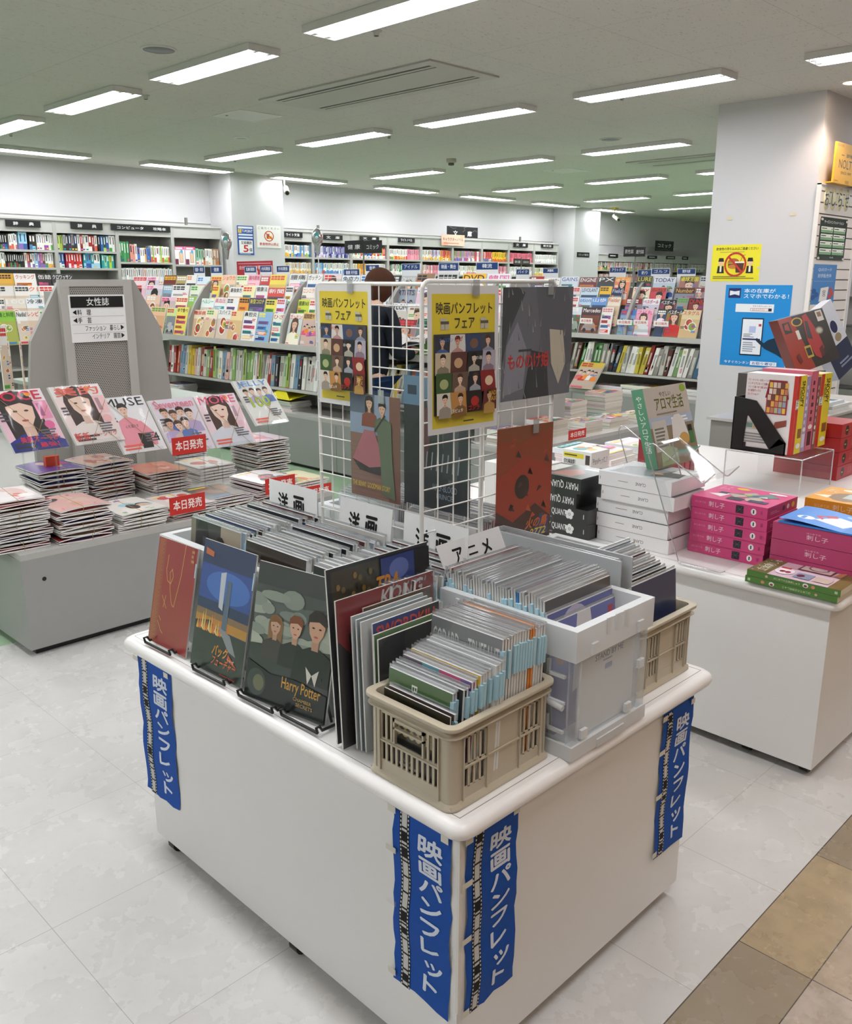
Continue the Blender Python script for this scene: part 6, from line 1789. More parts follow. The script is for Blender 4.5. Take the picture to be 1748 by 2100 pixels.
display_pamphlet((1.0, 1.978, .6165), (.006, -.17, 0), (.055, .0, .262), 'red pamphlet with fine golden lines on an easel', red_art)
display_pamphlet((1.0, 1.775, .6165), (.006, -.2, 0), (.062, .0, .297), 'blue and fiery orange pamphlet on an easel', future_stand_in)
display_pamphlet((.998, 1.542, .6165), (.032, -.236, 0), (.055, .0, .297), 'misty green pamphlet with gold lettering on two easels', wizard_stand_in)
for (y, ln, x, lb) in ((1.962, .115, 1.0, 'black wire easel under the red pamphlet'), (1.735, .125, 1.0, 'black wire easel under the blue and orange pamphlet'), (1.545, .12, .998, 'black wire easel under the left half of the green pamphlet'), (1.405, .115, 1.01, 'black wire easel under the right half of the green pamphlet')):
    easel((x, y, .6105), (.004, -ln, 0), lb)


# large leaning pamphlets between the easels and the near crate (covers towards the short side)
def kong_art(a):
    a.rect(0, 0, 1, 1, '#141112'); a.poly([(0, .72), (.4, .86), (1, .7), (1, 1), (0, 1)], '#7d1f22'); a.poly([(0, .74), (.12, .62), (.1, .8)], '#7d1f22')
    a.ell(.5, .52, .42, .3, '#0d0c0c'); a.poly([(.74, .45), (.8, .6), (.84, .5), (.78, .3)], '#6a2a18')
    a.text('KONG', .43, .88, .86, .98, '#b8b6b4', .04, slant=.06)


def robot_stand_in(a):
    a.rect(0, 0, 1, 1, '#171a22'); a.rect(.04, .5, .5, .98, '#3a3420')
    for i in range(40):
        a.ell(.07 + .4 * ((i * 37) % 17) / 17, .55 + .4 * ((i * 23) % 19) / 19, .02, .02, ['#6a5a2a', '#2a2a1c', '#8a6a2c'][i % 3], 6)
    a.rect(.5, .5, .84, .98, '#2a3a78'); a.ell(.68, .9, .1, .06, '#5a6aa8'); a.rect(.84, .5, 1, .98, '#101012')
    a.text('TRA', .42, .78, .66, .88, '#c8862c', .04, slant=.15)


def side_pamphlet(x, y, w_, h, lean, label, art, th=.004, z=.6165, sk=0):
    return display_pamphlet((x, y, z), (w_, -sk, 0), (0, lean, h), label, art, th)


side_pamphlet(1.0, 1.228, .272, .354, .024, 'large dark pamphlet with an orange slanted heading, leaning behind the red-topped one', robot_stand_in)
side_pamphlet(.995, 1.205, .262, .302, .014, 'large black pamphlet with a red top and grey lettering', kong_art)
plain = lambda c, d=None: (lambda a: (a.rect(0, 0, 1, 1, c), a.rect(.1, .5, .9, .95, d or mix(c, '#ffffff', .12))))
side_pamphlet(1.055, 1.196, .185, .275, .012, 'tilted pamphlet of animals and an orange mark before the red-topped one', lambda a: (a.rect(0, 0, 1, 1, '#5a4636'), a.ell(.75, .88, .2, .09, '#b89a6a'), a.ell(.3, .85, .2, .08, '#8a7a5a'), a.rect(.42, .86, .52, .97, '#e07a2c')))
for i, (c, hh) in enumerate([('#a8b4b8', .272), ('#8a9aa0', .268), ('#c4c8c8', .266)]):
    side_pamphlet(1.015 + .002 * i, 1.186 - .011 * i, .19, hh, .01, 'grey-edged sleeved pamphlet, %s of the three before the black one' % ordinal(i), plain(c))
side_pamphlet(1.035, 1.15, .178, .262, .01, 'blue pamphlet with a red heading beside the near beige crate', lambda a: (a.rect(0, 0, 1, 1, '#28387a'), a.rect(.7, .9, 1, 1, '#2a2a2c'), a.text('SWORDKILL', .05, .88, .98, .97, '#c8402c', .04), a.rect(.05, .55, .35, .8, '#5a7ab0')))
side_pamphlet(1.028, 1.141, .2, .245, .008, 'green-edged pamphlet beside the near beige crate', plain('#4a6f3a', '#3a5a30'))
side_pamphlet(1.03, 1.133, .196, .238, .006, 'black pamphlet with a pale oval beside the near beige crate', lambda a: (a.rect(0, 0, 1, 1, '#17181a'), a.ell(.62, .74, .16, .13, '#a4a8aa'), a.ell(.66, .64, .1, .07, '#6a6c6e')))
# ================================================================== the second white table, on the right
T2 = .605
display_table(2.59, .876, 4.6, 2.6, 'white display table of boxed books on the right', [(2.64, 1.1), (2.64, .91), (4.4, .95)], T2)


def carton(o, U, V, N, col, label, cat, group, art=None, faces=None, name='boxed_book', top=None, end=None, mat='print'):
    """Closed box; art on the U x V face, top art on the v1 face, end art on the u1 face."""
    o, U, V, N = Vec(o), Vec(U), Vec(V), Vec(N)
    m = M(); m.slab(o, U, V, N, col, faces)
    if art:
        art(Art(m, o, U, V))
    if top:
        top(Art(m, o + V, U, N))
    if end:
        end(Art(m, o + U, N, V))
    return tag(m.build(name, mat), label, cat, group)


PLACE = {0: 'lowest', 1: 'second from the bottom', 2: 'third from the bottom', 3: 'fourth from the bottom', 4: 'topmost'}


def flower(a, x, y, q, col):
    for i in range(5):
        g = 6.2832 * i / 5 + .3; a.ell(x + q * .6 * math.cos(g) / a.asp, y + q * .6 * math.sin(g), q * .5 / a.asp, q * .5, col, 10)
    a.ell(x, y, q * .3 / a.asp, q * .3, '#1a1a1a', 8); a.ell(x, y, q * .2 / a.asp, q * .2, col, 8)


# black boxes: the upper two are turned round, so their lettering is upside down
for i in range(4):
    z = T2 + .001 + .0555 * i
    yl, yr = (1.955, 1.717) if i < 2 else (1.975, 1.755 + (.01 if i == 2 else -.01))
    def art(a, up=i < 2):
        a.rect(0, 0, 1, 1, '#171717')
        if up:
            a.text('MARY QUANT', .12, .3, .62, .78, '#f0f0ee', .01); flower(a, .68, .55, .32, '#f0f0ee'); a.rect(.93, .4, .945, .7, '#c9c9c6'); a.bars(.12, .1, .4, .2, 1, '#8a8a88')
        else:
            a.text('MARY QUANT', .36, .22, .95, .76, '#f0f0ee', .01, rot=2); flower(a, .26, .5, .32, '#f0f0ee'); a.rect(.05, .42, .12, .5, '#c9a04a')
    def top(a):
        a.rect(0, 0, 1, 1, '#1c1c1e'); a.poly([(.35, .1), (.75, .1), (.8, .5), (.55, .7), (.4, .5)], '#9a3a34'); a.rect(.05, .3, .3, .9, '#d8d4cf'); a.rect(.6, .75, .9, .85, '#e6e4e0')
    carton((2.555 - .004 * i, yl, z), (0, yr - yl, 0), (0, 0, .055), (.2, 0, 0), '#161616', 'glossy black box with white lettering, %s of its stack%s' % (['lowest', 'second from the bottom', 'second from the top', 'topmost'][i], '' if i < 2 else ', lettering upside down'), 'box', 'glossy black boxes', art, None, 'boxed_book', top if i > 1 else None, mat='wrapped')
m = M(); m.slab((2.6, 2.24, T2), (0, -.22, 0), (0, 0, .21), (.2, 0, 0), '#eceae6'); a = Art(m, (2.6, 2.24, T2 + .21), (0, -.22, 0), (.2, 0, 0)); a.rect(0, 0, 1, 1, '#e9e7e4'); a.poly([(.1, .2), (.6, .1), (.8, .5), (.5, .9), (.2, .7)], '#3a3a3e'); a.ell(.55, .55, .2, .2, '#cfa88a')
tag(m.build('boxed_book', 'print'), 'pale boxed book behind the glossy black boxes', 'box')

# white boxes
for i in range(5):
    z = T2 + .001 + .0505 * i
    dy = [0, .006, .012, -.012, .0][i]; dx = [0, -.002, .004, -.006, -.008][i]
    def art(a):
        a.rect(0, 0, 1, 1, '#eeecec'); a.text('CLANE', .52, .36, .66, .58, '#2a2a2a', .0, rot=2); a.bars(.28, .44, .48, .52, 1, '#9a9896'); a.rect(.02, .4, .027, .62, '#4a4a4a')
    def top(a):
        a.rect(0, 0, 1, 1, '#bfc0c2'); a.poly([(.1, .1), (.75, .15), (.85, .6), (.4, .8), (.12, .6)], '#8a8c90'); a.poly([(.6, .2), (.95, .3), (.9, .7), (.7, .75)], '#3a3a3e'); a.rect(.72, .6, .95, .9, '#efefed'); a.ell(.62, .4, .08, .06, '#c99a80')
    carton((2.612 + dx, 1.713 + dy, z), (0, -.285, 0), (0, 0, .049), (.2 if i < 4 else .23, 0, 0), '#e9e6e6', 'white boxed book with small black lettering, %s of its stack of five' % PLACE[i], 'box', 'white boxed books', art, {'v1': '#5a5a5e', 'v0': '#55555a'}, 'boxed_book', top if i == 4 else None)
m = M(); a = Art(m, (2.598, 1.715, T2 + .253), (0, -.287, 0), (.235, 0, 0), warp=lambda x, y: .006 * abs(math.sin(x * 7 + y * 5)) + .004); a.grid(14, 8, '#c9ccd0')
tag(m.build('plastic_wrap', 'film'), 'loose clear wrap lying on the white boxed books', 'wrap')

# white cube carton with a teal bowl printed on it
def chop(a):
    a.rect(0, 0, 1, 1, '#f2f2ef'); a.rect(.04, .86, .74, .95, '#e8d83a'); a.rect(.8, .76, .95, .94, '#4a3f38'); a.bars(.07, .885, .7, .93, 1, '#4a4a2a')
    a.text('切れ味抜群！', .05, .74, .46, .83, '#222222', .02); a.text('｢ハンディチョッパー ミニ｣', .05, .6, .92, .71, '#222222', .02)
    a.ell(.46, .3, .4, .27, '#3f9a9a'); a.ell(.46, .36, .36, .2, '#5fb8b4'); a.poly([(.2, .2), (.3, .34), (.55, .37), (.74, .26), (.76, .14), (.3, .1)], '#1c2226'); a.ell(.84, .52, .1, .05, '#5fb8b4')
def chop_side(a):
    a.rect(0, 0, 1, 1, '#dfdcd7'); a.text('「チョッパー」って…？', .08, .76, .88, .88, '#3a3a3a', .01); a.bars(.15, .5, .85, .68, 3, '#6a6866'); a.ell(.3, .3, .18, .1, '#c9704a'); a.ell(.7, .36, .16, .1, '#b85a4a')
def chop_top(a):
    a.rect(0, 0, 1, 1, '#efeee9'); a.rect(.02, .9, .98, .98, '#e8d83a'); a.ell(.4, .4, .25, .3, '#5fa8a0'); a.ell(.25, .6, .12, .15, '#d87a3a'); a.ell(.7, .5, .15, .2, '#e0b84a'); a.ell(.5, .7, .1, .1, '#c0453a')
carton((2.99, 2.15, T2 + .001), (0, -.143, 0), (0, 0, .22), (.13, 0, 0), '#eceae6', 'white carton with a teal bowl printed on it, behind the glossy black boxes', 'box', None, chop, None, 'carton', chop_top, chop_side)


# acrylic easels
def acrylic_easel(dx, dy, label, dz=0.0):
    prof = [(1.195, T2 + .012), (1.21, T2 + .004), (1.345, T2 + .003), (1.355, T2 + .006), (1.36, T2 + .016), (1.495, .955), (1.497, .972), (1.49, .985), (1.478, .988), (1.466, .983), (1.30, .886), (1.292, .884), (1.286, .888), (1.255, .922)]
    prof = [(y + dy, z + dz) for y, z in prof]
    x0, x1 = 2.553 + dx, 2.715 + dx
    t = thing('acrylic_easel', ((x0 + x1) / 2, 1.35 + dy, T2), label, 'easel', 'clear acrylic easels')
    m = M(); th = .003
    for (y0, z0), (y1, z1) in zip(prof, prof[1:]):
        d = Vec((0, y1 - y0, z1 - z0)); nn = Vec((1, 0, 0)).cross(d).normalized() * th
        p = Vec((x0, y0, z0))
        m.quad(p, p + Vec((x1 - x0, 0, 0)), p + Vec((x1 - x0, 0, 0)) + d, p + d, '#ffffff')
    m.build('sheet', 'acrylic', t)
    for x in (x0, x1):
        m = M(); m.tube([(x, y, z) for y, z in prof], .0022, '#ffffff', 6); m.build('edge', 'acrylic_edge', t)
    return t


acrylic_easel(0, 0, 'clear acrylic easel standing empty before the white boxed books')
# book in a slip box leaning back on a second easel
o0, o1 = hit(1351, 963, 1, 1.56), hit(1436, 938, 1, 1.56)
tl = hit(1323, 821.5, 1, 1.64)
acrylic_easel(o0.x - 2.553 + .06, .27, 'clear acrylic easel holding the slip-cased book of green and white', -.0)
def aroma(a):
    a.rect(0, 0, 1, 1, '#bdb3a6'); a.text('やさしい', .34, .87, .6, .93, '#4a463e', .01); a.text('アロマ生活', .2, .7, .86, .87, '#6a7038', .02); a.ell(.9, .94, .07, .05, '#8fa83a'); a.bars(.2, .64, .7, .675, 1, '#8a8478')
    a.rect(.0, .5, 1, .62, '#a9b4c4'); a.bars(.5, .52, .95, .6, 2, '#e6e6e2')
    a.rect(0, 0, 1, .5, '#8a7a62'); a.rect(.04, .2, .36, .58, '#c4beb2'); a.bars(.08, .24, .34, .5, 6, '#7a766c')
    a.poly([(.45, .3), (.85, .3), (.78, .55), (.7, .62), (.58, .62), (.5, .55)], '#d9d4cc'); a.ell(.72, .3, .12, .08, '#c9a05a'); a.rect(.84, .22, .96, .4, '#4f7a4a'); a.rect(.84, .38, .94, .46, '#2a2a24')
    a.rect(.3, .12, 1, .17, '#6a9a84'); a.poly([(.1, .02), (.5, .02), (.5, .2), (.3, .26), (.12, .18)], '#a8b48a')
W_ = o1.x - o0.x
V_ = Vec((0, .085, .275))
m = M(); m.slab(Vec((o0.x, o0.y, o0.z)), (W_, 0, 0), V_, (0, .045, -.01), '#cfc8bc', {'u0': '#5f9a78'})
aroma(Art(m, (o0.x, o0.y, o0.z), (W_, 0, 0), V_))
a = Art(m, Vec((o0.x, o0.y + .045, o0.z - .01)), (0, -.045, .01), V_); a.text('やさしいアロマ生活', .25, .2, .75, .92, '#e6efe6', .01, True)
tag(m.build('slipcase_book', 'print'), 'green-spined slip-cased book leaning on an acrylic easel', 'book')

# pink boxes, bound boxes, orange, green books
def pink(a, c='#d4457f'):
    a.rect(0, 0, 1, 1, c); a.text('はじめての', .05, .45, .2, .62, '#e8a0b8', .0, rot=0); a.text('刺し子', .24, .28, .45, .74, '#f2d8e2', .01)
    a.rect(.6, .16, .7, .84, '#23202a'); a.line([(.61, .2), (.69, .8)], .02, '#6a6872'); a.line([(.61, .8), (.69, .2)], .02, '#6a6872'); a.line([(.605, .5), (.695, .5)], .02, '#6a6872')
    a.ell(.83, .5, .035, .27, '#f2eeee'); a.text('I', .824, .36, .836, .64, '#1f1f22', .06, rot=0); a.bars(.92, .25, .95, .8, 1, '#b03a68')
def pink_top(a):
    a.rect(0, 0, 1, 1, '#d84a86'); a.text('レス', .08, .68, .2, .9, '#f0b8cc', .01); a.ell(.34, .86, .09, .06, '#e8c83a'); a.poly([(.1, .3), (.35, .5), (.3, .2)], '#f0e8ea'); a.rect(.18, .4, .3, .52, '#2a2c4a'); a.poly([(.3, .45), (.55, .75), (.7, .6), (.45, .3)], '#b9b4a4'); a.poly([(.5, .5), (.75, .8), (.9, .65), (.65, .35)], '#5f8a86'); a.poly([(.55, .3), (.7, .5), (.82, .36), (.66, .18)], '#c9b4a0'); a.rect(.4, .12, .6, .3, '#23263f'); a.rect(.66, .16, .9, .3, '#31345a'); a.ell(.8, .86, .12, .05, '#f2eef0')
    for i, c in enumerate(['#8a4a6a', '#c9c04a', '#4a5a8a', '#d8d4d0']):
        a.poly([(.36 + .1 * i, .5), (.46 + .1 * i, .6), (.5 + .1 * i, .5)], c)
def pink_end(a):
    a.rect(0, 0, 1, 1, '#b03a6a'); a.rect(.5, .3, .58, .7, '#2a2c4a'); a.ell(.68, .5, .04, .22, '#e8d8e0'); a.ell(.85, .5, .05, .25, '#c9b84a'); a.bars(.1, .3, .4, .6, 2, '#d888a8')
for i in range(5):
    z = T2 + .001 + .0392 * i
    dx = [.004, .0, -.003, -.001, .004][i]
    carton((2.708 + dx, 1.406 + dx, z), (0, -.264, 0), (0, 0, .0385), (.23, 0, 0), '#d4457f', 'bright pink boxed kit with white lettering, %s of its stack of five' % PLACE[i], 'box', 'bright pink boxed kits', pink, None, 'boxed_kit', pink_top if i == 4 else None, pink_end)
def rose(a):
    a.rect(0, 0, 1, 1, '#b8406f'); a.text('はじめての', .36, .62, .5, .72, '#eac4d2', .0); a.text('刺し子', .36, .28, .58, .58, '#f0d4de', .005)
for i in range(3):
    z = T2 + .001 + .0545 * i
    carton((2.695, 1.118, z), (0, -.3, 0), (0, 0, .053), (.24, 0, 0), '#b8406f', 'rose pink cloth binder, %s of its stack' % ['lowest', 'middle', 'topmost'][i], 'binder', 'rose pink binders', rose, {'u1': '#d9cfc8'}, 'binder')
m = M(); a = Art(m, (2.692, 1.10, T2 + .1665), (0, -.3, 0), (.21, 0, 0), warp=lambda x, y: .008 + .006 * math.sin(x * 5 + 1)); a.grid(12, 3, '#3f8fe0')
a.ell(.2, .3, .09, .1, '#f2f4f8'); a.poly([(.28, .3), (.45, .7), (.7, .6), (.6, .2)], '#efeef0'); a.poly([(.24, .5), (.4, .75), (.5, .5), (.36, .35)], '#b8345a'); a.rect(.7, .1, .98, .5, '#f0eef0'); a.rect(.76, .2, .86, .36, '#1c1c20'); a.ell(.6, .85, .12, .08, '#9fc8f0')
m.slab((2.692, 1.10, T2 + .1645), (0, -.3, 0), (.21, 0, 0), (0, 0, .005), '#2f7fd0')
tag(m.build('booklet', 'print'), 'bright blue booklet lying on the rose pink binders', 'booklet')
def orange(a):
    a.rect(0, 0, 1, 1, '#e09a24'); a.text('はじめての', .12, .34, .3, .6, '#f2d8a0', 0); a.text('刺し子', .34, .25, .58, .75, '#f4e4c4', .005)
def orange_top(a):
    a.rect(0, 0, 1, 1, '#e6a02a'); a.ell(.4, .4, .22, .3, '#8a6a4a'); a.rect(.35, .3, .7, .62, '#b8c4c0'); a.ell(.3, .85, .1, .06, '#f4efe4'); a.poly([(.0, .3), (.2, .2), (.2, .4)], '#f0ead8'); a.text('刺し', .05, .6, .2, .85, '#f4e0b0', .01)
for i in range(5):
    z = T2 + .001 + .0385 * i
    carton((2.965, 1.13, z), (0, -.27, 0), (0, 0, .038), (.23, 0, 0), '#e09a24' if i > 2 else '#d8b83a', 'orange boxed kit behind the binders, %s of its stack' % PLACE[i], 'box', 'orange boxed kits', orange, None, 'boxed_kit', orange_top if i == 4 else None)
def gspine(a, up):
    a.rect(0, 0, 1, 1, '#4f7a34')
    xs = (.22, .64, .72, .3) if up else (.78, .3, .2, .6)
    a.text('はじめての立体刺しゅう', *((.3, .32, .58, .7) if up else (.42, .3, .72, .68)), '#d8dfc4', .0, rot=0 if up else 2)
    a.ell(xs[1], .5, .03, .34, '#e6e0d8'); a.ell(xs[1], .42, .018, .18, '#7a3a40'); a.ell(xs[2], .5, .02, .26, '#d08a68'); a.ell(xs[0], .5, .015, .2, '#c9a0a0'); a.rect(.94 if up else .03, .3, .97 if up else .06, .7, '#b8c4a0')
def gtop(a):
    a.rect(0, 0, 1, 1, '#d8c0cc'); a.rect(0, 0, .22, 1, '#6a6a3a'); a.rect(.86, 0, 1, 1, '#7a6a3a')
    a.text('立体刺しゅう', .06, .1, .17, .9, '#e9e4d0', .01, rot=1)
    for i in range(8):
        a.ell(.04 + .02 * (i % 2), .06 + .12 * i, .012, .018, '#d8b0a0', 8)
    a.rect(.4, .5, .76, .92, '#6a3a40'); a.rect(.42, .54, .74, .88, '#d9d2cc'); a.ring(.58, .71, .1, .12, .03, '#9a5a6a', 14); a.ell(.33, .28, .1, .16, '#efe6ea'); a.ell(.31, .26, .03, .05, '#8a2a34'); a.ell(.37, .26, .03, .05, '#8a2a34'); a.rect(.46, .1, .64, .36, '#8a9ab0'); a.ell(.52, .22, .04, .07, '#5a2a3a'); a.rect(.67, .1, .84, .34, '#c9b8a8'); a.poly([(.78, .5), (.86, .5), (.86, .8), (.8, .7)], '#c08a5a'); a.rect(.25, .4, .36, .46, '#c0392c')
for i in range(2):
    carton((2.54, 1.122 - .004 * i, T2 + .001 + .0203 * i), (0, -.277 - .003 * i, 0), (0, 0, .0195), (.205, 0, 0), '#4f7a34', 'green-spined craft book, %s of the pair at the table corner' % ('lower' if i == 0 else 'upper'), 'book', 'green-spined craft books', lambda a, i=i: gspine(a, i == 1), {'u1': '#d9d0b8'}, 'book', gtop if i == 1 else None)

# acrylic riser with black holder and boxed part works
t = thing('acrylic_riser', (3.91, 1.62, T2), 'clear acrylic riser box under the black file holder', 'riser')
m = M(); x0, x1, y0, y1, z0, z1 = 3.746, 4.09, 1.456, 1.80, T2 + .002, .768
for f in (((x0, y0, z0), (x1, y0, z0), (x1, y0, z1), (x0, y0, z1)), ((x0, y1, z0), (x0, y0, z0), (x0, y0, z1), (x0, y1, z1)), ((x0, y0, z1), (x1, y0, z1), (x1, y1, z1), (x0, y1, z1)), ((x1, y0, z0), (x1, y1, z0), (x1, y1, z1), (x1, y0, z1))):
    m.quad(*f, '#ffffff')
m.build('panel', 'acrylic', t)
for p in ([(x0, y0, z0), (x0, y0, z1)], [(x1, y0, z0), (x1, y0, z1)], [(x0, y1, z0), (x0, y1, z1)], [(x0, y0, z1), (x1, y0, z1)], [(x0, y0, z1), (x0, y1, z1)], [(x1, y0, z1), (x1, y1, z1)]):
    m = M(); m.tube(p, .0028, '#ffffff', 6); m.build('edge', 'acrylic_edge', t)
RZ = .772
# holder: open black file box with a sloping cut
XH = 3.765
t = thing('file_holder', (XH + .05, 1.66, RZ), 'black file holder with a sloping front edge on the riser', 'file holder')
yb, yf = 1.79, 1.545
for x in (XH, XH + .1):
    m = M(); c = '#161616'
    outer = [(yb, RZ), (yf, RZ), (yf, RZ + .055), (yb - .1, RZ + .225), (yb - .02, RZ + .235), (yb, RZ + .235)]
    inner = [(yb - .055, RZ + .02), (yf + .07, RZ + .02), (yb - .065, RZ + .165)]
    # frame of the side as strips between outline and opening
    quads = [((yb, RZ), (yf, RZ), inner[1], inner[0]), ((yf, RZ), (yf, RZ + .055), (yf + .03, RZ + .07), inner[1]), ((yf, RZ + .055), (yb - .1, RZ + .225), inner[2], inner[1]), ((yb - .1, RZ + .225), (yb - .02, RZ + .235), (yb, RZ + .235), inner[2]), ((yb, RZ + .235), (yb, RZ), inner[0], inner[2])]
    for q in quads:
        m.prism([(x, y, z) for y, z in q], (.004, 0, 0), c)
    m.build('side', 'plastic', t)
m = M(); m.box(XH, yf, RZ, XH + .104, yb, RZ + .004, '#161616'); m.build('floor_plate', 'plastic', t)
m = M(); m.box(XH, yb - .004, RZ, XH + .104, yb, RZ + .235, '#161616'); m.build('back', 'plastic', t)
m = M(); m.box(XH, yf, RZ, XH + .104, yf + .004, RZ + .055, '#161616'); m.build('front', 'plastic', t)


def house_box(a):
    a.rect(0, 0, 1, 1, '#e4e0de'); a.rect(.93, 0, 1, 1, '#c0342c')
    for i, s_ in enumerate(('『ピーナッツ』の名シーンが', 'ミニチュアになって大集合！', 'つくってあつめて楽しめる', '犬小屋型ボックス', 'コレクション！')):
        a.text(s_, .04, .9 - .045 * i, .04 + .032 * len(s_), .93 - .045 * i, '#b8382c', .01)
    a.poly([(.4, .7), (.86, .7), (.8, .93), (.46, .93)], '#8a2436'); a.rect(.43, .5, .84, .7, '#9a2a3c')
    cs = ['#d8a848', '#8fa0b4', '#c9b8a0', '#b87a5a', '#e0c04a', '#6a4a3a', '#a8b08a', '#d8d0c4']
    for j in range(5):
        for i in range(5):
            x = .45 + .075 * i + (.02 if j > 2 else 0); y = .515 + .08 * j
            a.rect(x, y, x + .062, y + .068, cs[(i * 3 + j * 5) % 8], False)
    a.k += 1
    a.bars(.05, .44, .2, .5, 2, '#b8382c'); a.rect(.05, .28, .5, .38, '#b0b0b8'); a.rect(.08, .3, .2, .36, '#6a8a7a'); a.rect(.22, .3, .34, .36, '#c9a04a'); a.poly([(.6, .3), (.86, .36), (.86, .44), (.64, .4)], '#8a4a3a')
    a.bars(.05, .1, .7, .24, 4, '#8a8886'); a.rect(.04, .03, .1, .1, '#2a2a2a')
def spine_y(no):
    def f(a):
        a.rect(0, 0, 1, 1, '#e6cf2c'); a.rect(0, 0, .3, 1, '#c8342c'); a.rect(0, .58, .3, .7, '#f0efe8'); a.text('No.%s' % no, .05, .585, .27, .695, '#2a2a2a', .01, rot=3)
        a.text('SNOOPY', .5, .6, .84, .93, '#2c2a26', .02, rot=3); a.text('& FRIENDS', .34, .68, .46, .86, '#5a5236', .01, rot=3); a.rect(.5, .2, .9, .32, '#8a5a34'); a.ell(.65, .1, .25, .035, '#f0efe8')
    return f
def spine_c(c, d):
    return lambda a: (a.rect(0, 0, 1, 1, c), a.rect(.2, .06, .8, .24, d), a.bars(.3, .35, .7, .9, 6, d), a.ell(.5, .3, .3, .03, '#e9e4da'))
BX = [(3.772, .092, .338, '#e4e0de', spine_y('1'), 'white and yellow boxed set standing in the black file holder'), (3.885, .05, .332, '#b0a0bc', spine_c('#a894b4', '#d8cfe0'), 'lilac boxed set, beside the black file holder'), (3.94, .07, .35, '#d06a78', spine_c('#cc6676', '#5a2a34'), 'tall rose boxed set in the middle of the riser'), (4.015, .03, .32, '#7a4a56', spine_c('#8a4a56', '#c9b0a8'), 'dark rose boxed set behind the tall one'), (4.05, .12, .33, '#d8c22c', spine_y('6'), 'yellow and red boxed set at the far end of the riser')]
for i, (x, w_, h, c, sp_, lb) in enumerate(BX):
    ob = carton((x, 1.53 if i else 1.52, RZ + (.005 if i == 0 else .001)), (w_, 0, 0), (0, 0, h), (0, .225, 0), c, lb, 'box', None, sp_, None, 'boxed_set', lambda a, c=c: a.rect(0, 0, 1, 1, mix(c, '#ffffff', .35)))
    if i == 0:
        m = M(); m.quad((3.7715, 1.745, RZ + .005), (3.7715, 1.52, RZ + .005), (3.7715, 1.52, RZ + .343), (3.7715, 1.745, RZ + .343), c); house_box(Art(m, (3.7715, 1.745, RZ + .005), (0, -.225, 0), (0, 0, .338)))
        m.build('printed_side', 'print', ob)
# red boxes stacked behind the riser, model car box and pillow box leaning
for i in range(4):
    def rb(a):
        a.rect(0, 0, 1, 1, '#b8232a'); a.ell(.3, .5, .1, .36, '#2a1c16'); a.bars(.24, .4, .36, .6, 1, '#c9a04a'); a.rect(.62, .28, .78, .74, '#c8545a'); a.rect(.65, .34, .75, .68, '#b8232a')
    carton((4.20, 1.47, T2 + .001 + .066 * i), (.22, -.0, 0), (0, 0, .064), (0, .3, 0), '#a81f26', 'red box with a black oval emblem beside the riser, %s of its stack' % ['lowest', 'second', 'third', 'topmost'][i], 'box', 'red part-work boxes', rb, None, 'boxed_set')
c0, c1, c2 = hit(1636, 768, 1, 2.0), hit(1720, 768, 1, 2.0), hit(1595, 657, 1, 2.12)
def car(a):
    a.rect(0, 0, 1, 1, '#2a2320'); a.poly([(0, 0), (.42, 0), (.28, 1), (0, 1)], '#a3301f'); a.ell(.36, .88, .12, .08, '#d8a83a'); a.ell(.36, .88, .09, .06, '#1c1a18'); a.rect(.05, .72, .2, .92, '#1f1a18'); a.poly([(.07, .8), (.17, .76), (.17, .9), (.09, .88)], '#a83a34')
    a.poly([(.5, .96), (.6, .98), (.72, .6), (.74, .3), (.6, .12), (.5, .2), (.44, .5)], '#b02a2e'); a.poly([(.46, .55), (.52, .86), (.58, .84), (.56, .5)], '#3a3a40'); a.ell(.76, .62, .09, .07, '#8a8478'); a.ell(.76, .62, .06, .045, '#c9c0a8'); a.poly([(.62, .3), (.72, .36), (.7, .16), (.62, .14)], '#5a1c20')
    a.rect(.8, .78, .95, .98, '#d9d2c8'); a.rect(.83, .86, .92, .95, '#8a6a5a'); a.bars(.26, .5, .34, .8, 1, '#e6e0d4'); a.rect(.32, .2, .46, .42, '#c9a84a'); a.rect(.34, .24, .44, .38, '#2a2420'); a.poly([(.1, .3), (.18, .34), (.2, .18), (.14, .14)], '#6a1c1c')
V_ = Vec((c2.x - c0.x, .12, c2.z - c0.z))
m = M(); Uc = Vec((c1.x - c0.x, 0, .055)); oc = Vec((c0.x, 2.0, c0.z))
m.slab(oc, Uc, V_, (0, .05, -.01), '#6a2a20'); car(Art(m, oc, Uc, V_)); tag(m.build('model_box', 'wrapped'), 'red and dark brown model car box leaning at a tilt', 'box')
w0 = hit(1728, 780, 1, 2.1)
def sleep(a):
    a.rect(0, 0, 1, 1, '#d4d6de'); a.rect(0, 0, 1, .42, '#343a52'); a.text('天使の', .34, .84, .5, .97, '#8a6a4a', 0, True); a.text('深睡眠', .06, .5, .3, .98, '#20264a', .02, True); a.ell(.66, .66, .14, .09, '#2a3056'); a.ell(.66, .5, .14, .06, '#9a8a6a'); a.rect(.1, .42, .26, .5, '#2a3048'); a.bars(.3, .1, .9, .2, 2, '#8a90a8')
Vw = Vec((-.27, .12, .40)); Uw = Vec((.3, 0, .1)); ow = Vec((w0.x + .0, 2.12, w0.z))
m = M(); m.slab(ow, Uw, Vw, (0, .06, -.015), '#c9ccd6'); sleep(Art(m, ow, Uw, Vw)); tag(m.build('pillow_box', 'wrapped'), 'white and navy box with large dark lettering leaning at the right edge', 'box')
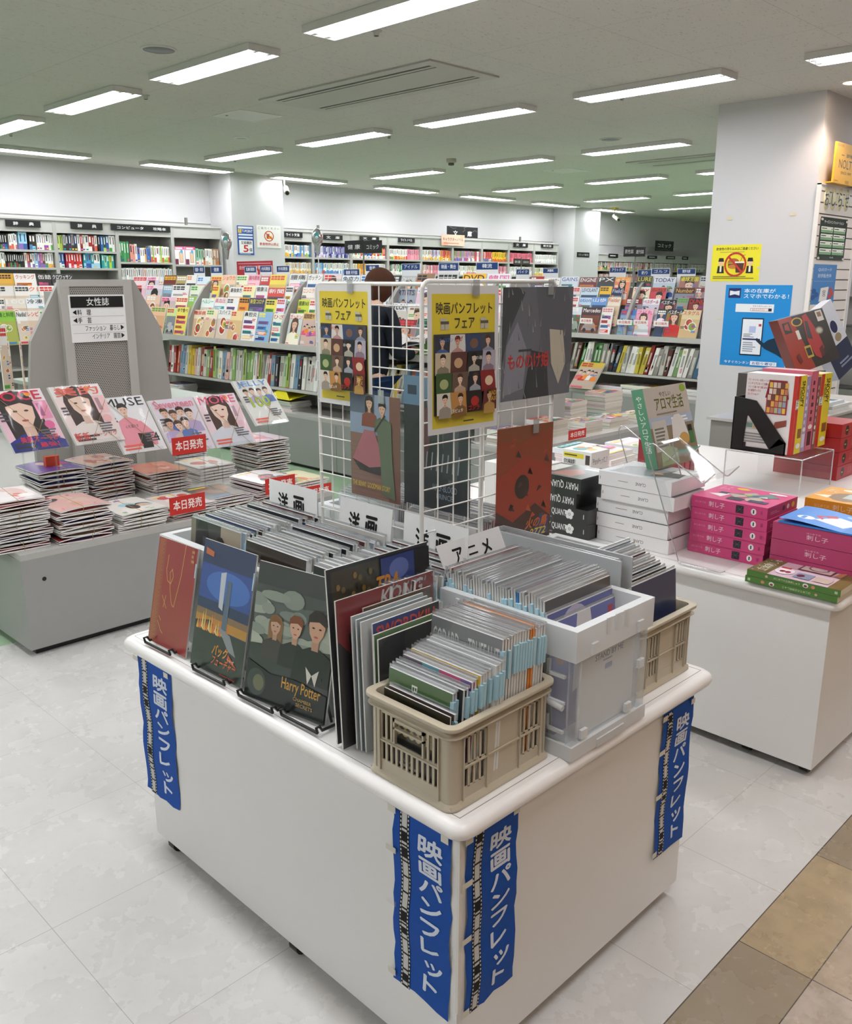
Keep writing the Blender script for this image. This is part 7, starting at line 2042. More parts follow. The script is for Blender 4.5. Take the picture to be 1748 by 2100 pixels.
# what they lean on: a stand with stacked magazines
for i, (x, y, c) in enumerate([(5.35, 2.2, '#2c2c30'), (4.75, 2.2, '#8a8680')]):
    pass
t = thing('display_counter', (5.3, 2.2, 0), 'grey stand behind the riser carrying the tilted boxes', 'counter')
m = M(); m.box(4.97, 2.03, 0, 6.6, 2.5, .70, '#8f8c87'); m.build('body', 'laminate', t)
m = M(); m.box(4.95, 2.01, .70, 6.62, 2.52, .715, '#b9b6b0'); m.build('counter_top', 'laminate', t)
m = M(); m.box(4.98, 2.06, .715, 5.5, 2.36, .985, '#4a4744'); m.build('step', 'laminate', t)
for i, (x, y, z, c) in enumerate([(5.95, 2.05, .716, '#e4ecf0'), (6.0, 2.05, .736, '#dfe9ee'), (5.92, 2.07, .756, '#cfe0ea')]):
    def bl(a):
        a.rect(0, 0, 1, 1, '#dfe8ec'); a.rect(.0, .7, 1, .95, '#9fc0d8'); a.rect(.1, .2, .6, .6, '#b9a890'); a.rect(.6, .1, .9, .5, '#5a6a74'); a.ell(.1, .1, .05, .06, '#4f9a4f')
    m = M(); m.slab((x - .35, y, z), (.32, 0, 0), (0, .22, 0), (0, 0, .019), '#e9e7e2'); bl(Art(m, (x - .35, y, z + .019), (.32, 0, 0), (0, .22, 0))); tag(m.build('magazine', 'print'), 'pale blue magazine lying on the far grey counter, %s from the bottom' % ordinal(i), 'magazine', 'pale blue magazines')
for i in range(4):
    m = M(); x, y = 4.52, 1.0 + .19 * (i // 2); z = T2 + .001 + .055 * (i % 2)
    m.slab((4.36, y, z), (.2, 0, 0), (0, .17, 0), (0, 0, .053), ['#2a3a5a', '#c9ccd0', '#3f6fa0', '#1d1d22'][i]); a = Art(m, (4.36, y, z + .053), (.2, 0, 0), (0, .17, 0)); a.rect(.1, .2, .6, .8, ['#5f7fb0', '#2a2a30', '#d8dce0', '#6a6a70'][i]); tag(m.build('boxed_set', 'wrapped'), '%s boxed magazine at the right table\'s far end, %s one' % (['navy', 'grey', 'blue', 'black'][i], ['lower', 'upper'][i % 2]), 'box', 'boxed magazines')
# paper-strewn white stacks between the easels and the pillar
flat_stack(3.45, 2.3, 6, 'at the back of the right table, before the pillar', 'white stacks before the pillar', T2 + .001, (.02, .026), .22, .3, 'magazine', '#e9e6df')
flat_stack(3.8, 2.25, 5, 'at the back of the right table, by the riser', 'white stacks before the pillar', T2 + .001, (.02, .026), .22, .3, 'magazine', '#e9e6df')
for i in range(3):
    m = M(); m.box(3.30 + .045 * i, 1.78, T2 + .001, 3.335 + .045 * i, 1.98, T2 + .26 - .02 * i, ['#9a1f2c', '#b02634', '#8a1c28'][i]); tag(m.build('boxed_set', 'print'), 'dark red boxed book standing behind the clear easels, %s of three' % ['left', 'middle', 'right'][i], 'box', 'dark red boxed books')

# ================================================================== pillar: posters, tape and slat wall
XP = 7.2985
t7 = 'pillar\'s broad face'
def nofood(a):
    a.rect(0, 0, 1, 1, '#efe432'); a.text('飲食物の持ち込みはご遠慮ください', .08, .85, .94, .93, '#2c2a1c', .02); a.bars(.16, .78, .9, .82, 1, '#b8ae5a')
    for x in (.2, .8):
        a.poly([(x - .075, .22), (x + .075, .22), (x + .06, .42), (x - .06, .42)], '#24221f'); a.rect(x - .02, .26, x + .02, .42, '#f0ead8'); a.ell(x, .53, .055, .1, '#f0c8a4'); a.poly([(x - .06, .54), (x + .06, .54), (x + .045, .64), (x - .045, .64)], '#2a211c')
    a.ell(.46, .52, .12, .11, '#b86a34'); a.rect(.35, .42, .58, .5, '#7a3a22'); a.ell(.46, .4, .11, .06, '#c9803c'); a.rect(.34, .48, .58, .51, '#8fae3c'); a.poly([(.52, .24), (.66, .24), (.68, .5), (.5, .5)], '#5a3428'); a.rect(.49, .5, .69, .54, '#f0efe8'); a.line([(.6, .54), (.64, .7), (.7, .72)], .014, '#c0392c')
    a.ring(.5, .46, .21, .31, .055, '#c8382c', 26); a.line([(.36, .66), (.64, .26)], .055, '#c8382c'); a.bars(.05, .06, .95, .15, 2, '#8a8236')
o, U, V = face(0, XP, (1463, 503), (1556, 577)); poster(o, (0, U.y, 0), V, 'yellow no-food poster on the %s' % t7, nofood, tape=False, film=False)
def stock(a):
    a.rect(0, 0, 1, 1, '#1f8fd8'); a.rect(.05, .84, .24, .96, '#252a64'); a.poly([(.07, .87), (.145, .885), (.22, .87), (.22, .93), (.145, .92), (.07, .93)], '#e9eef4')
    a.text('本の在庫が', .29, .905, .76, .955, '#f4f8fc', .02); a.text('スマホでわかる！', .29, .84, .96, .89, '#f4f8fc', .02)
    a.rect(.18, .67, .76, .77, '#eef2f5'); a.text('今すぐダウンロード！', .44, .735, .72, .755, '#5a6068', .01); a.rect(.41, .685, .73, .72, '#c0453c'); a.rect(.415, .689, .68, .716, '#f4f4f4'); a.text('ほんらぶアプリ', .44, .692, .62, .713, '#8a4a44', .01); a.rect(.68, .685, .73, .72, '#23284a')
    a.rect(.3, .14, .63, .6, '#14203a'); a.rect(.315, .155, .615, .585, '#eef2f8'); a.rect(.42, .42, .52, .5, '#b8c4e8'); a.rect(.33, .33, .6, .35, '#252a64'); a.rect(.56, .5, .6, .53, '#b03a44'); a.bars(.34, .36, .5, .41, 3, '#8a9098'); a.bars(.34, .18, .56, .31, 5, '#9aa2b0')
    a.poly([(.52, .34), (.55, .36), (.66, .3), (.72, .34), (.82, .37), (.9, .32), (1, .24), (1, .1), (.86, .17), (.68, .23), (.56, .31)], '#123048')
    a.text('今すぐカンタン', .07, .03, .46, .065, '#f0f4fa', .02); a.rect(.48, .022, .88, .072, '#eef4fa'); a.text('お取り寄せ！', .51, .03, .85, .065, '#1f5fb0', .02)
o, U, V = face(0, XP, (1490, 584), (1609, 757)); poster(o, (0, U.y, 0), V, 'blue poster of a hand at a phone on the %s' % t7, stock, tape=False, film=False)
for i, (px, py, w_, h) in enumerate([(1497, 448, .05, .025), (1627, 439, .05, .022), (1475, 652, .04, .02), (1558, 549, .035, .015)]):
    p = hit(px, py, 0, XP); m = M(); m.slab((XP, p.y + w_ / 2, p.z - h / 2), (0, -w_, 0), (0, 0, h), (.001, 0, 0), '#d8cdae' if i < 2 else '#d6d2c4'); m.v = [(a - .001, b_, c) for a, b_, c in m.v]
    tag(m.build('tape_strip', 'paper'), '%s scrap of old tape on the %s' % (['upper left', 'upper right', 'lower left', 'small'][i], t7), 'tape', 'old tape scraps')
YS = 2.925
t = thing('slat_wall', (7.68, YS, 0), 'white slat wall panel on the narrow side of the pillar', 'panel')
m = M(); m.box(7.3, YS, 0, 8.07, YS + .03, 2.225, '#e2dcd6'); z = .1
while z < 2.2:
    m.box(7.3, YS - .0005, z, 8.07, YS + .004, z + .009, '#4a423c'); z += .083
m.build('panel', 'laminate', t)
m = M(); m.box(7.285, YS - .004, 0, 7.3, YS + .03, 2.235, '#eae6e0'); m.box(8.07, YS - .004, 0, 8.085, YS + .03, 2.235, '#eae6e0'); m.box(7.285, YS - .006, 2.225, 8.085, YS + .03, 2.24, '#eae6e0'); m.build('edge_trim', 'laminate', t)
m = M(); m.box(7.355, YS - .06, 2.241, 7.79, YS - .045, 2.535, '#e6b02c'); a = Art(m, (7.355, YS - .06, 2.241), (.435, 0, 0), (0, 0, .294))
a.rect(0, 0, 1, 1, '#e8b432'); a.rect(.04, .9, .34, .97, '#c9962a'); a.text('能率手帳', .5, .66, .76, .76, '#4a3a1c', .02); a.bars(.26, .68, .47, .73, 1, '#8a6a2a'); a.text('NOLTY', .18, .38, .92, .6, '#3a2c16', .0); a.text('SINCE 1949', .3, .24, .78, .31, '#6a5220', .0); a.rect(.55, .02, .72, .1, '#b98a24'); a.bars(.05, .04, .3, .08, 1, '#a87c22')
m.box(7.355, YS - .045, 2.241, 7.79, YS + .02, 2.25, '#d9a52a')
tag(m.build('notebook_sign', 'print'), 'mustard yellow sign board standing on top of the slat wall', 'sign')
m = M(); m.box(7.80, YS - .06, 2.241, 8.2, YS - .045, 2.49, '#2a2a2c'); m.box(7.80, YS - .045, 2.241, 8.2, YS + .02, 2.25, '#2a2a2c'); a = Art(m, (7.8, YS - .06, 2.241), (.4, 0, 0), (0, 0, .249)); a.bars(.05, .85, .2, .95, 2, '#a8a8a6'); tag(m.build('notebook_sign', 'print'), 'black sign board standing on top of the slat wall', 'sign')
for i, ch in enumerate('おしらせ'):
    p = hit(1697 + 13.6 * i, 407 + 1.5 * i, 1, YS - .004)
    m = M(); m.lathe([(.062, -.001), (.062, .003), (.0001, .003)], (0, 0, 0), '#e9e3b4', 20)
    m.v = [(p.x + a * .85, YS - .001 - c, p.z + b_ * 1.35) for a, b_, c in m.v]
    m.f = [f[::-1] for f in m.f]
    a = Art(m, (p.x - .05, YS - .0042, p.z - .065), (.1, 0, 0), (0, 0, .13)); a.text(ch, .12, .1, .88, .9, '#23306a', .02)
    tag(m.build('letter_card', 'print'), 'cream oval card with a navy letter, %s of the four' % ordinal(i), 'letter', 'cream letter cards')
def service(a):
    a.rect(0, 0, 1, 1, '#26352e'); a.text('サービスインフォメーション', .14, .86, .86, .93, '#e6ebe6', .02)
    for j in range(4):
        for i in range(2):
            x, y = .05 + .46 * i, .64 - .17 * j
            a.rect(x, y, x + .43, y + .14, '#dfe6dc'); a.rect(x, y, x + .43, y + .06, '#7fae84'); a.bars(x + .02, y + .08, x + .24, y + .12, 1, '#4a544c'); a.ell(x + .39, y + .09, .015, .02, '#26352e')
    a.text('book', .45, .05, .58, .09, '#dfe6dc', .01)
    for x, y in ((.04, .94), (.96, .94), (.04, .04), (.96, .04)):
        a.ell(x, y, .045, .03, '#c9ccc6')
o, U, V = face(1, YS - .005, (1673, 442), (1727, 535)); o.x = 7.34; poster(o, (.56, 0, 0), V, 'dark green service board on the slat wall', service, tape=False, film=False)
def card(a):
    a.rect(0, 0, 1, 1, '#4a86c4'); a.rect(0, 0, 1, .1, '#e6e4e0'); a.text('QUOカード', .2, .84, .78, .92, '#e9f0f8', .005); a.text('好評販売中', .2, .7, .78, .79, '#e9f0f8', .005); a.rect(.05, .62, .92, .63, '#8ab0d8')
    for x, y in ((.1, .4), (.22, .32), (.08, .26)):
        a.ell(x, y, .09, .06, '#2f5f9f')
    for x, y in ((.82, .42), (.9, .34), (.8, .28)):
        a.ell(x, y, .08, .06, '#c05a5a')
    a.poly([(.34, .16), (.68, .19), (.72, .5), (.38, .47)], '#efedea'); a.text('QUO', .46, .28, .6, .42, '#4a4a4e', .01, rot=3)
o, U, V = face(1, YS - .005, (1658, 541), (1707, 632)); o.x = 7.31; poster(o, (.47, 0, 0), V, 'blue card poster pinned low on the slat wall', card, tape=False, film=False)
# shelves far behind the slat wall
t = thing('bookcase', (10.2, 2.4, 0), 'white bookcase seen past the slat wall at the right edge', 'bookcase')
m = M(); m.box(10.25, 1.2, 0, 10.28, 4.2, 2.0, '#d6d4d0'); m.build('back_panel', 'paint', t)
for z in (.4, .75, 1.05, 1.35, 1.65, 2.0):
    m = M(); m.box(9.98, 1.2, z - .02, 10.25, 4.2, z, '#4a4644' if z < 1.5 else '#d6d4d0'); m.build('shelf', 'paint', t)
r = random.Random(77); k = 0
for z in (1.05, 1.35, 1.65):
    y = 3.5
    for i in range(22):
        wd = r.uniform(.03, .055); c = r.choice(['#e07a34', '#e9d8b0', '#2fa0a0', '#5fc0b0', '#e06aa0', '#d84a90', '#f2f0ea', '#8a4a9a', '#e9a0c0', '#6ab0d0'])
        m = M(); m.box(10.0, y - wd + .001, z + .0005, 10.16, y, z + r.uniform(.17, .24), c); tag(m.build('book', 'print'), '%s book past the slat wall, %s from the left on the %s shelf' % (cname(c), ordinal(i), {1.05: 'lowest', 1.35: 'middle', 1.65: 'highest'}[z]), 'book', 'books past the slat wall')
        y -= wd
# ================================================================== magazines on the near-left island
r = random.Random(31)


def bound_mag(x, y, z, w_, d, th, bulge, ang, r, label, group, top=None, style=None, base=None, ph=0.0, cover='#8a3a34', band=True):
    """Bagged magazine: two bent halves with something thick between them, tied with a rubber band."""
    ca, sa = math.cos(ang), math.sin(ang); n = 10
    o = Vec((x, y, z))
    U, V = Vec((ca, sa, 0)), Vec((-sa, ca, 0))
    t = thing('magazine', o, label, 'magazine', group)
    def wave(u):
        e = abs(2 * u - 1) ** 2.2
        return e
    m = M()
    lo = lambda u: bulge * .62 * (wave(u)) * (1 if ph > 0 else .35)
    mid = lambda u: th * .5 + bulge * .5 * (1 - wave(u)) * .0 + lo(u)
    hi = lambda u: th + bulge * (1 - .75 * wave(u)) + lo(u) * .5
    def strip(f0, f1, col, side='#e9e7e2', inset=0.0, topcol=None):
        vs = []
        for i in range(n + 1):
            u = i / n; uu = (u - .5) * (w_ - 2 * inset)
            for vv in (-.5, .5):
                p = o + U * uu + V * (vv * (d - 2 * inset))
                vs.append(p + Vec((0, 0, f0(u)))); vs.append(p + Vec((0, 0, f1(u))))
        fs_top = [(i * 4 + 1, i * 4 + 5, i * 4 + 7, i * 4 + 3) for i in range(n)]
        fs_bot = [(i * 4, i * 4 + 2, i * 4 + 6, i * 4 + 4) for i in range(n)]
        fs_f = [(i * 4, i * 4 + 4, i * 4 + 5, i * 4 + 1) for i in range(n)]
        fs_b = [(i * 4 + 2, i * 4 + 3, i * 4 + 7, i * 4 + 6) for i in range(n)]
        m.add(vs, fs_top + fs_bot, topcol or col, 0, True); m.add(vs, fs_f + fs_b + [(0, 1, 3, 2), (n * 4, n * 4 + 2, n * 4 + 3, n * 4 + 1)], side)
    t2 = th * .42
    strip(lo, lambda u: lo(u) + t2, cover)
    strip(lambda u: hi(u) - t2, hi, cover, topcol=base or cover)
    m.build('bound_pages', 'print', t)
    if bulge > .008:
        m = M(); g = .5 * w_
        f = lambda u: lo(u) + t2
        m.slab(o + U * (-w_ * .32) + V * (-d * .46) + Vec((0, 0, lo(.5) + t2)), U * (w_ * .6), V * (d * .8), (0, 0, max(.004, hi(.5) - 2 * t2 - lo(.5))), r.choice(['#6e6250', '#7a2a24', '#5a4c3c', '#8a3a2c', '#2a2a5a'])); m.build('insert', 'paper', t)
    if top:
        m = M(); a = Art(m, o + U * (-w_ / 2) + V * (-d / 2), U * w_, V * d, warp=lambda u, v: hi(u) + .0006); 
        # split art so that it follows the bend: vertical bands
        b_ = base or '#f0ebe6'
        a.grid(10, 4, b_)
        for q in range(6):
            cx, cyy = r.uniform(.2, .8), r.uniform(.2, .8)
            a.ell(cx, cyy, r.uniform(.08, .2), r.uniform(.08, .18), r.choice(top), 12)
        a.bars(.1, .06, .8, .16, 2, r.choice(BRIGHT), r); a.bars(.1, .82, .7, .95, 1, r.choice(BRIGHT), r)
        m.build('cover', 'wrapped', t)
    if band:
        m = M(); q = r.uniform(-.15, .2)
        p0 = o + U * (q * w_)
        e = V * (d / 2 + .0015)
        m.tube([p0 - e + Vec((0, 0, lo(.5 + q) - .001)), p0 - e + Vec((0, 0, hi(.5 + q) + .001)), p0 + U * .02 + e * .98 + Vec((0, 0, hi(.5 + q) + .0012))], .0012, '#b08a4a', 5); m.build('rubber_band', 'plastic', t)
    return hi(.5)


def bag_stack(px, py, n, th, bulge, where, tops, base, cov, w_=.225, d=.27, ang=0.0, z=ZB, grow=None):
    p = hit(px, py, 2, z)
    x, y = p.x, p.y + d / 2
    y = max(y, 3.53 + d / 2)
    for i in range(n):
        last = i == n - 1
        b_ = bulge * r.uniform(.6, 1.2)
        lb = '%s bagged magazine in stack %s' % ('topmost' if last else ordinal(i) + ' from bottom', where)
        h = bound_mag(x + r.uniform(-.012, .012), y + r.uniform(-.006, .008), z, w_, d, th * r.uniform(.85, 1.15), b_, ang + r.uniform(-.07, .07), r, lb, 'bagged magazine stacks', tops if last else None, None, base if last else None, 1 if i % 2 else -1, r.choice(cov))
        z += h - .1 * b_
    return z


CV = ['#8a2f2c', '#5a2a28', '#d8d4d0', '#3a3a6a', '#b06a60', '#e0dcd8', '#7a3430']
bag_stack(55, 1128, 13, .011, .007, 'at far left of the near island', ['#c8342c', '#e9e4e0', '#8fae5a', '#d8b0a8'], '#e4dcdc', CV)
bag_stack(182, 1108, 7, .012, .011, 'second from left on the near island', ['#d8a088', '#e0c0b0', '#7a2a44', '#3a2a30'], '#e0b0a8', CV)
bag_stack(300, 1084, 5, .011, .006, 'before the peach-topped stack', ['#e6dcd0', '#9fc8d8', '#2a2220', '#d8b8a0'], '#e9e4dc', ['#d8d4d0', '#c9c6c2', '#8a8680'])
bag_stack(400, 1060, 4, .011, .006, 'behind the middle red sign', ['#c9302c', '#e6dcd8'], '#d8c8c4', CV)
bag_stack(478, 1042, 4, .012, .007, 'between the near island\'s two red signs', ['#3a3430', '#c9c0b8', '#8a4a34', '#5a6a44'], '#4a4440', CV)
bag_stack(572, 1022, 5, .011, .008, 'behind the near island\'s second red sign', ['#f0e4e6', '#d04a6a', '#3a2a2a'], '#eee6e8', ['#7a2a34', '#c9a8b0', '#5a3a44'])
bag_stack(140, 1045, 9, .012, .012, 'with the purple-covered top', ['#5a3a9a', '#c8305a', '#d8b8b0'], '#5f4a9a', CV, ang=-.05)
bag_stack(232, 1022, 9, .012, .01, 'with a dark-haired face on top', ['#2a2220', '#e0c0a8', '#b86a60', '#e6dcd8'], '#cfb0a4', CV, ang=.05)
bag_stack(352, 1010, 7, .011, .007, 'with a peach-coloured top on the near island', ['#d8806a', '#e6a088', '#c86a58', '#f0c8b8'], '#d98a72', ['#c97a68', '#b06a5a', '#d8d0cc', '#a05a4c'])
bag_stack(448, 985, 5, .013, .003, 'behind the peach-topped stack on the near island', ['#c9c4c0', '#8a8a90', '#c03a44'], '#d0ccc8', ['#c9c6c2', '#b8b4b0'])
bag_stack(560, 968, 10, .011, .008, 'tallest at near island\'s right end', ['#c8a8c8', '#e6d0c0', '#6a8a4a', '#d86a6a', '#f0e0e0'], '#d8c4cc', ['#6a3a3a', '#5a4a5a', '#8a6a4a', '#7a8a6a'])
bag_stack(640, 1000, 3, .011, .004, 'nearest the aisle at near island\'s right end', ['#8fb04a', '#d8803a', '#e6dcc0'], '#d8d4a8', ['#c9c6c2', '#8a8680'])
bag_stack(395, 945, 4, .012, .006, 'in back under the tilted covers', ['#3a3a40', '#d8c8c4'], '#4a4a52', CV)

# new-today signs standing in front of the stacks
for i, (q0, q1, q2, yv, lb) in enumerate([((347, 1022), (422, 1044), 1014, 3.52, 'red sign with white lettering before the middle stacks of the near island'), ((544, 983), (606, 1004), 975, 3.53, 'red sign with white lettering left of the tilted category card'), ((625, 1000), (680, 1015), 985, 3.54, 'red sign partly hidden behind the white category card'), ((352, 899), (424, 925), 893, 3.62, 'red sign with white lettering clipped to the tilted group cover')]):
    a0, a1 = hit(*q0, 1, yv), hit(*q1, 1, yv)
    today_sign((a0.x, yv, a1.z), (a1.x - a0.x, 0, 0), (0, 0, a0.z - a1.z), lb)

# tilted covers on acrylic stands above the stacks
CVS = [(1.425, .238, .772, '#f0e6ea', 'VOCE', '#d8234a', ('#2a2220', '#23358a', '#f0cdb8', .5), 'tilted cover with a woman in blue, leftmost on the acrylic stands', '#e86aa0'),
       (1.70, .232, .772, '#efe9e6', '美的', '#ee6a5a', ('#3a2620', '#e9e0da', '#f2d2be', .44), 'tilted cover of a long-haired face with red lettering', '#f0b8b8'),
       (1.925, .222, .70, '#eeeef0', 'MUSE', '#1f1f22', ('#2a211e', '#ee9aa8', '#eac4ac', .25), 'tilted white cover with a person in a pink shirt', '#f4c0c8'),
       (2.178, .24, .668, '#e6dfe8', 'Seventeen', '#ee7a94', None, 'tilted cover with a group of young people', '#d8d4e4'),
       (2.428, .24, .666, '#f0dfe4', 'MORE', '#ee5a86', ('#4a3228', '#d8dce4', '#f2d4c2', .42), 'tilted cover with a laughing face and pink lettering', '#f0c8d0'),
       (2.70, .212, .748, '#e4e6e0', 'JELLY', '#5f9fe0', None, 'tilted cover with four girls, apart on the right', '#b8d04a')]
for i, (x, w_, z, base, ti, tc, por, lb, acc) in enumerate(CVS):
    y = 3.92 if i != 5 else 3.95
    V_ = Vec((-.075, .075, .262)) if i != 5 else Vec((-.09, .08, .235))
    U_ = Vec((w_, 0, 0)); o = Vec((x + .018, y, z))
    t = thing('magazine', o, lb, 'magazine', 'tilted covers on acrylic stands')
    N_ = U_.cross(V_).normalized()
    m = M(); m.slab(o - N_ * .02, U_, V_, N_ * .02, '#eeece8', {'n1': base}); a = Art(m, o, U_, V_)
    a.rect(0, 0, 1, 1, base)
    if por:
        hr, cl, sk, hw = por
        if hw > .3:
            a.rect(0, .0, 1, .8, mix(base, acc, .35)); a.portrait(.46, .95, hw, sk, hr, cl, True)
            a.rect(.74, .5, .98, .8, mix(acc, '#ffffff', .2)); a.rect(.78, .55, .86, .76, mix(acc, '#4a4a6a', .5)); a.ell(.85, .4, .09, .07, acc); a.ell(.72, .93, .06, .045, '#f09a3a')
        else:
            a.portrait(.42, .88, .2, sk, hr, cl, False); a.poly([(.1, .1), (.2, .55), (.7, .55), (.9, .3), (.85, .1)], cl); a.poly([(.48, .06), (.72, .06), (.78, .3), (.5, .34)], '#2a2a2a')
    else:
        for k in range(7 if i == 3 else 4):
            a.portrait((.22 + .18 * (k % 4) if i == 3 else .2 + .2 * k), (.84 - .2 * (k // 4) - .05 * (k % 2) if i == 3 else .8 + .02 * (k % 2)), .16 if i == 3 else .13, r.choice(SKIN), r.choice(HAIR), r.choice(['#5f7fc0', '#b9a8d0', '#e6e4ea', '#cfc0b4']), False)
        if i == 5:
            a.text('100', .2, .4, .75, .62, '#a8c83a', .04)
    a.text(ti, .06 if i else -.0, .83, .94, .975, tc, .03 if i in (0, 1) else .01)
    a.bars(.06, .04, .6, .16, 2, r.choice(['#d8345a', '#ee6a5a', '#3a3a40']), r); a.bars(.62, .16, .94, .34, 4, '#6a6870', r); a.bars(.04, .5, .2, .66, 3, '#4a4a50', r)
    if i == 0:
        a.text('美肌オーラが', .2, .14, .9, .24, '#e0345a', .02); a.text('最強！', .5, .04, .85, .12, '#e0345a', .02)
    if i == 1:
        a.text('斬新', .04, .06, .34, .2, '#d8504a', .02); a.text('ベーシック', .4, .1, .9, .18, '#e0706a', .02)
    if i == 2:
        a.text('心を満たす', .3, .44, .6, .5, '#4a3a3c', 0); a.text('4', .82, .18, .94, .32, '#1f1f22', .01)
    m.build('bound_pages', 'print', t)
    m = M(); a = Art(m, o - U_ * .01 - V_ * .01 + N_ * .004, U_ * 1.02, V_ * 1.02, warp=lambda u, v: .004 + .004 * math.sin(u * 11 + i * 2) * math.sin(v * 4 + i)); a.grid(16, 10, '#ffffff'); m.build('plastic_wrap', 'film', t)
    m = M()
    for s_ in (0, 1):
        p0, p1 = (o + N_ * .005 + U_ * (.1 + .0 * s_) + V_ * 1.0, o + N_ * .005 + U_ * .85) if s_ == 0 else (o + N_ * .0055 + U_ * .98 + V_ * .72, o + N_ * .0055 + U_ * .3)
        m.tube([p0, p1], .001, '#b08a4a', 5)
    m.build('rubber_band', 'plastic', t)
    s_ = thing('acrylic_stand', (x + w_ / 2, y, ZB), 'clear acrylic stand holding the %s' % lb.replace('tilted ', '').split(',')[0], 'stand', 'clear acrylic magazine stands')
    m = M(); q = o - V_.normalized() * .004 - N_ * .024
    m.quad(q + U_ * .1, q + U_ * .9, q + U_ * .9 + V_ * .8, q + U_ * .1 + V_ * .8, '#ffffff'); m.quad(q + U_ * .1, q + U_ * .9, q + U_ * .9 + N_ * .035, q + U_ * .1 + N_ * .035, '#ffffff'); m.quad(q + U_ * .1 + N_ * .035, q + U_ * .9 + N_ * .035, q + U_ * .9 + N_ * .035 + V_ * .07, q + U_ * .1 + N_ * .035 + V_ * .07, '#ffffff'); m.build('holder', 'acrylic', s_)
    for f in (.2, .8):
        m = M(); p = q + U_ * f + V_ * .1; m.box(p.x - .004, p.y - .002, ZB + .001, p.x + .004, p.y + .002, p.z, '#ffffff'); m.build('post', 'acrylic', s_)
    m = M(); p = q + U_ * .15; m.box(p.x, p.y - .06, ZB + .0005, p.x + w_ * .7, p.y + .08, ZB + .004, '#ffffff'); m.build('base', 'acrylic', s_)
# orange card standing behind the left stacks
p = hit(108, 955, 1, 4.2); m = M(); m.box(p.x - .03, 4.2, ZB + .001, p.x + .035, 4.23, p.z + .045, '#c8421f'); tag(m.build('leaflet_box', 'print'), 'small orange-red box behind the left stacks of the near island', 'box')


# ------------------------------------------------------------------ foil balloons
def balloon(p, q, label, hide):
    t = thing('balloon', p, label, 'balloon', 'silver foil balloons')
    p = Vec(p)
    m = M(); m.ball(p, (q * .55, q * .8, q), '#c9cccc', 18, 12); m.build('envelope', 'foil', t)
    m = M(); m.lathe([(.012, -.35 * q), (q * .45, .1)], p + Vec((0, 0, -q * .95 - .05)), '#c4c8c8', 12); m.v = [(a, b_, c) for a, b_, c in m.v]; m.build('neck', 'foil', t)
    m = M(); d = Vec((CAM.x - p.x, CAM.y - p.y, 0)).normalized()
    sd = Vec((0, 0, 1)).cross(d)
    a = Art(m, p + d * (q * .66) - sd * (q * .45) + Vec((0, 0, -q * .45)), sd * (q * .9), Vec((0, 0, q * 1.1)), warp=lambda u, v: -q * .45 * ((u - .5) ** 2 + (v - .45) ** 2) + .01)
    a.ell(.42, .62, .3, .3, '#2f8a86', 16); a.ell(.42, .4, .2, .14, '#d9dcd8', 12)
    m.build('printed_patch', 'print', t)
    m = M(); m.tube([p + Vec((0, q * .62, q * .5)), p + Vec((-.0, -q * .78, q * .2)), p + Vec((0, -q * .6, -q * .6))], .008, '#b0433f', 6); m.build('red_edge', 'print', t)
    m = M(); m.tube([p + Vec((0, 0, -q * 1.3)), p + Vec((.02, 0, -q * 2.2 - .2)), p + Vec((0, .02, hide - p.z))], .004, '#e9e9e6', 5); m.build('string', 'paper', t)


p = hit(651, 487, 0, 4.95); balloon(p, .075, 'silver balloon with a teal patch floating before the black bookcase signs', 1.44)
p = hit(464, 496, 0, 4.95); balloon(p, .085, 'silver balloon with a teal patch beside the blue poster', 1.44)

# standing signs above the health rack
for k, (q0, q1, tx) in enumerate([((707, 494), (745, 519), '健 康'), ((746, 494), (783, 519), 'コミック')]):
    m, a = board(0, 4.96, q0, q1, BLK, .006); a.text(tx, .16, .32, .84, .68, '#dcdcda', .01); tag(m.build('hanging_sign', 'print'), 'black sign of the pair on a pole above the health rack, %s one' % ['left', 'right'][k], 'sign', 'paired black signs')
p = hit(745, 520, 0, 4.965); m = M(); m.tube([(4.97, p.y, 1.44), (4.97, p.y, p.z + .1)], .006, '#77756f'); tag(m.build('sign_pole', 'paint'), 'thin grey pole carrying the pair of black signs above the health rack', 'pole')
for k, (q0, q1, tx) in enumerate([((1280, 506), (1302, 526), '男性誌'), ((1303, 507), (1323, 526), '週刊誌')]):
    m, a = board(0, 8.0, q0, q1, BLK, .006); a.text(tx, .12, .3, .88, .72, '#cfcfcc', .01); tag(m.build('hanging_sign', 'print'), 'black sign of the pair on a pole above the sports rack, %s one' % ['left', 'right'][k], 'sign', 'paired black signs')
p = hit(1302, 526, 0, 8.0); m = M(); m.tube([(8.01, p.y, 1.44), (8.01, p.y, p.z + .1)], .006, '#77756f'); tag(m.build('sign_pole', 'paint'), 'thin grey pole carrying the pair of black signs above the sports rack', 'pole')
for k, (q0, q1, tx) in enumerate([((1054, 530), (1070, 544), '新書'), ((1071, 531), (1087, 544), '文庫 新刊')]):
    m, a = board(1, 9.5, q0, q1, '#3a3632', .006); a.text(tx, .14, .3, .86, .7, '#cfcfcc', .01); tag(m.build('hanging_sign', 'print'), 'small dark sign of the pair before the white paperbacks, %s one' % ['left', 'right'][k], 'sign', 'paired dark signs')
p = hit(1070, 540, 1, 9.5); m = M(); m.tube([(p.x, 9.505, 0), (p.x, 9.505, p.z + .1)], .008, '#77756f'); tag(m.build('sign_pole', 'paint'), 'thin pole carrying the small pair of dark signs', 'pole')
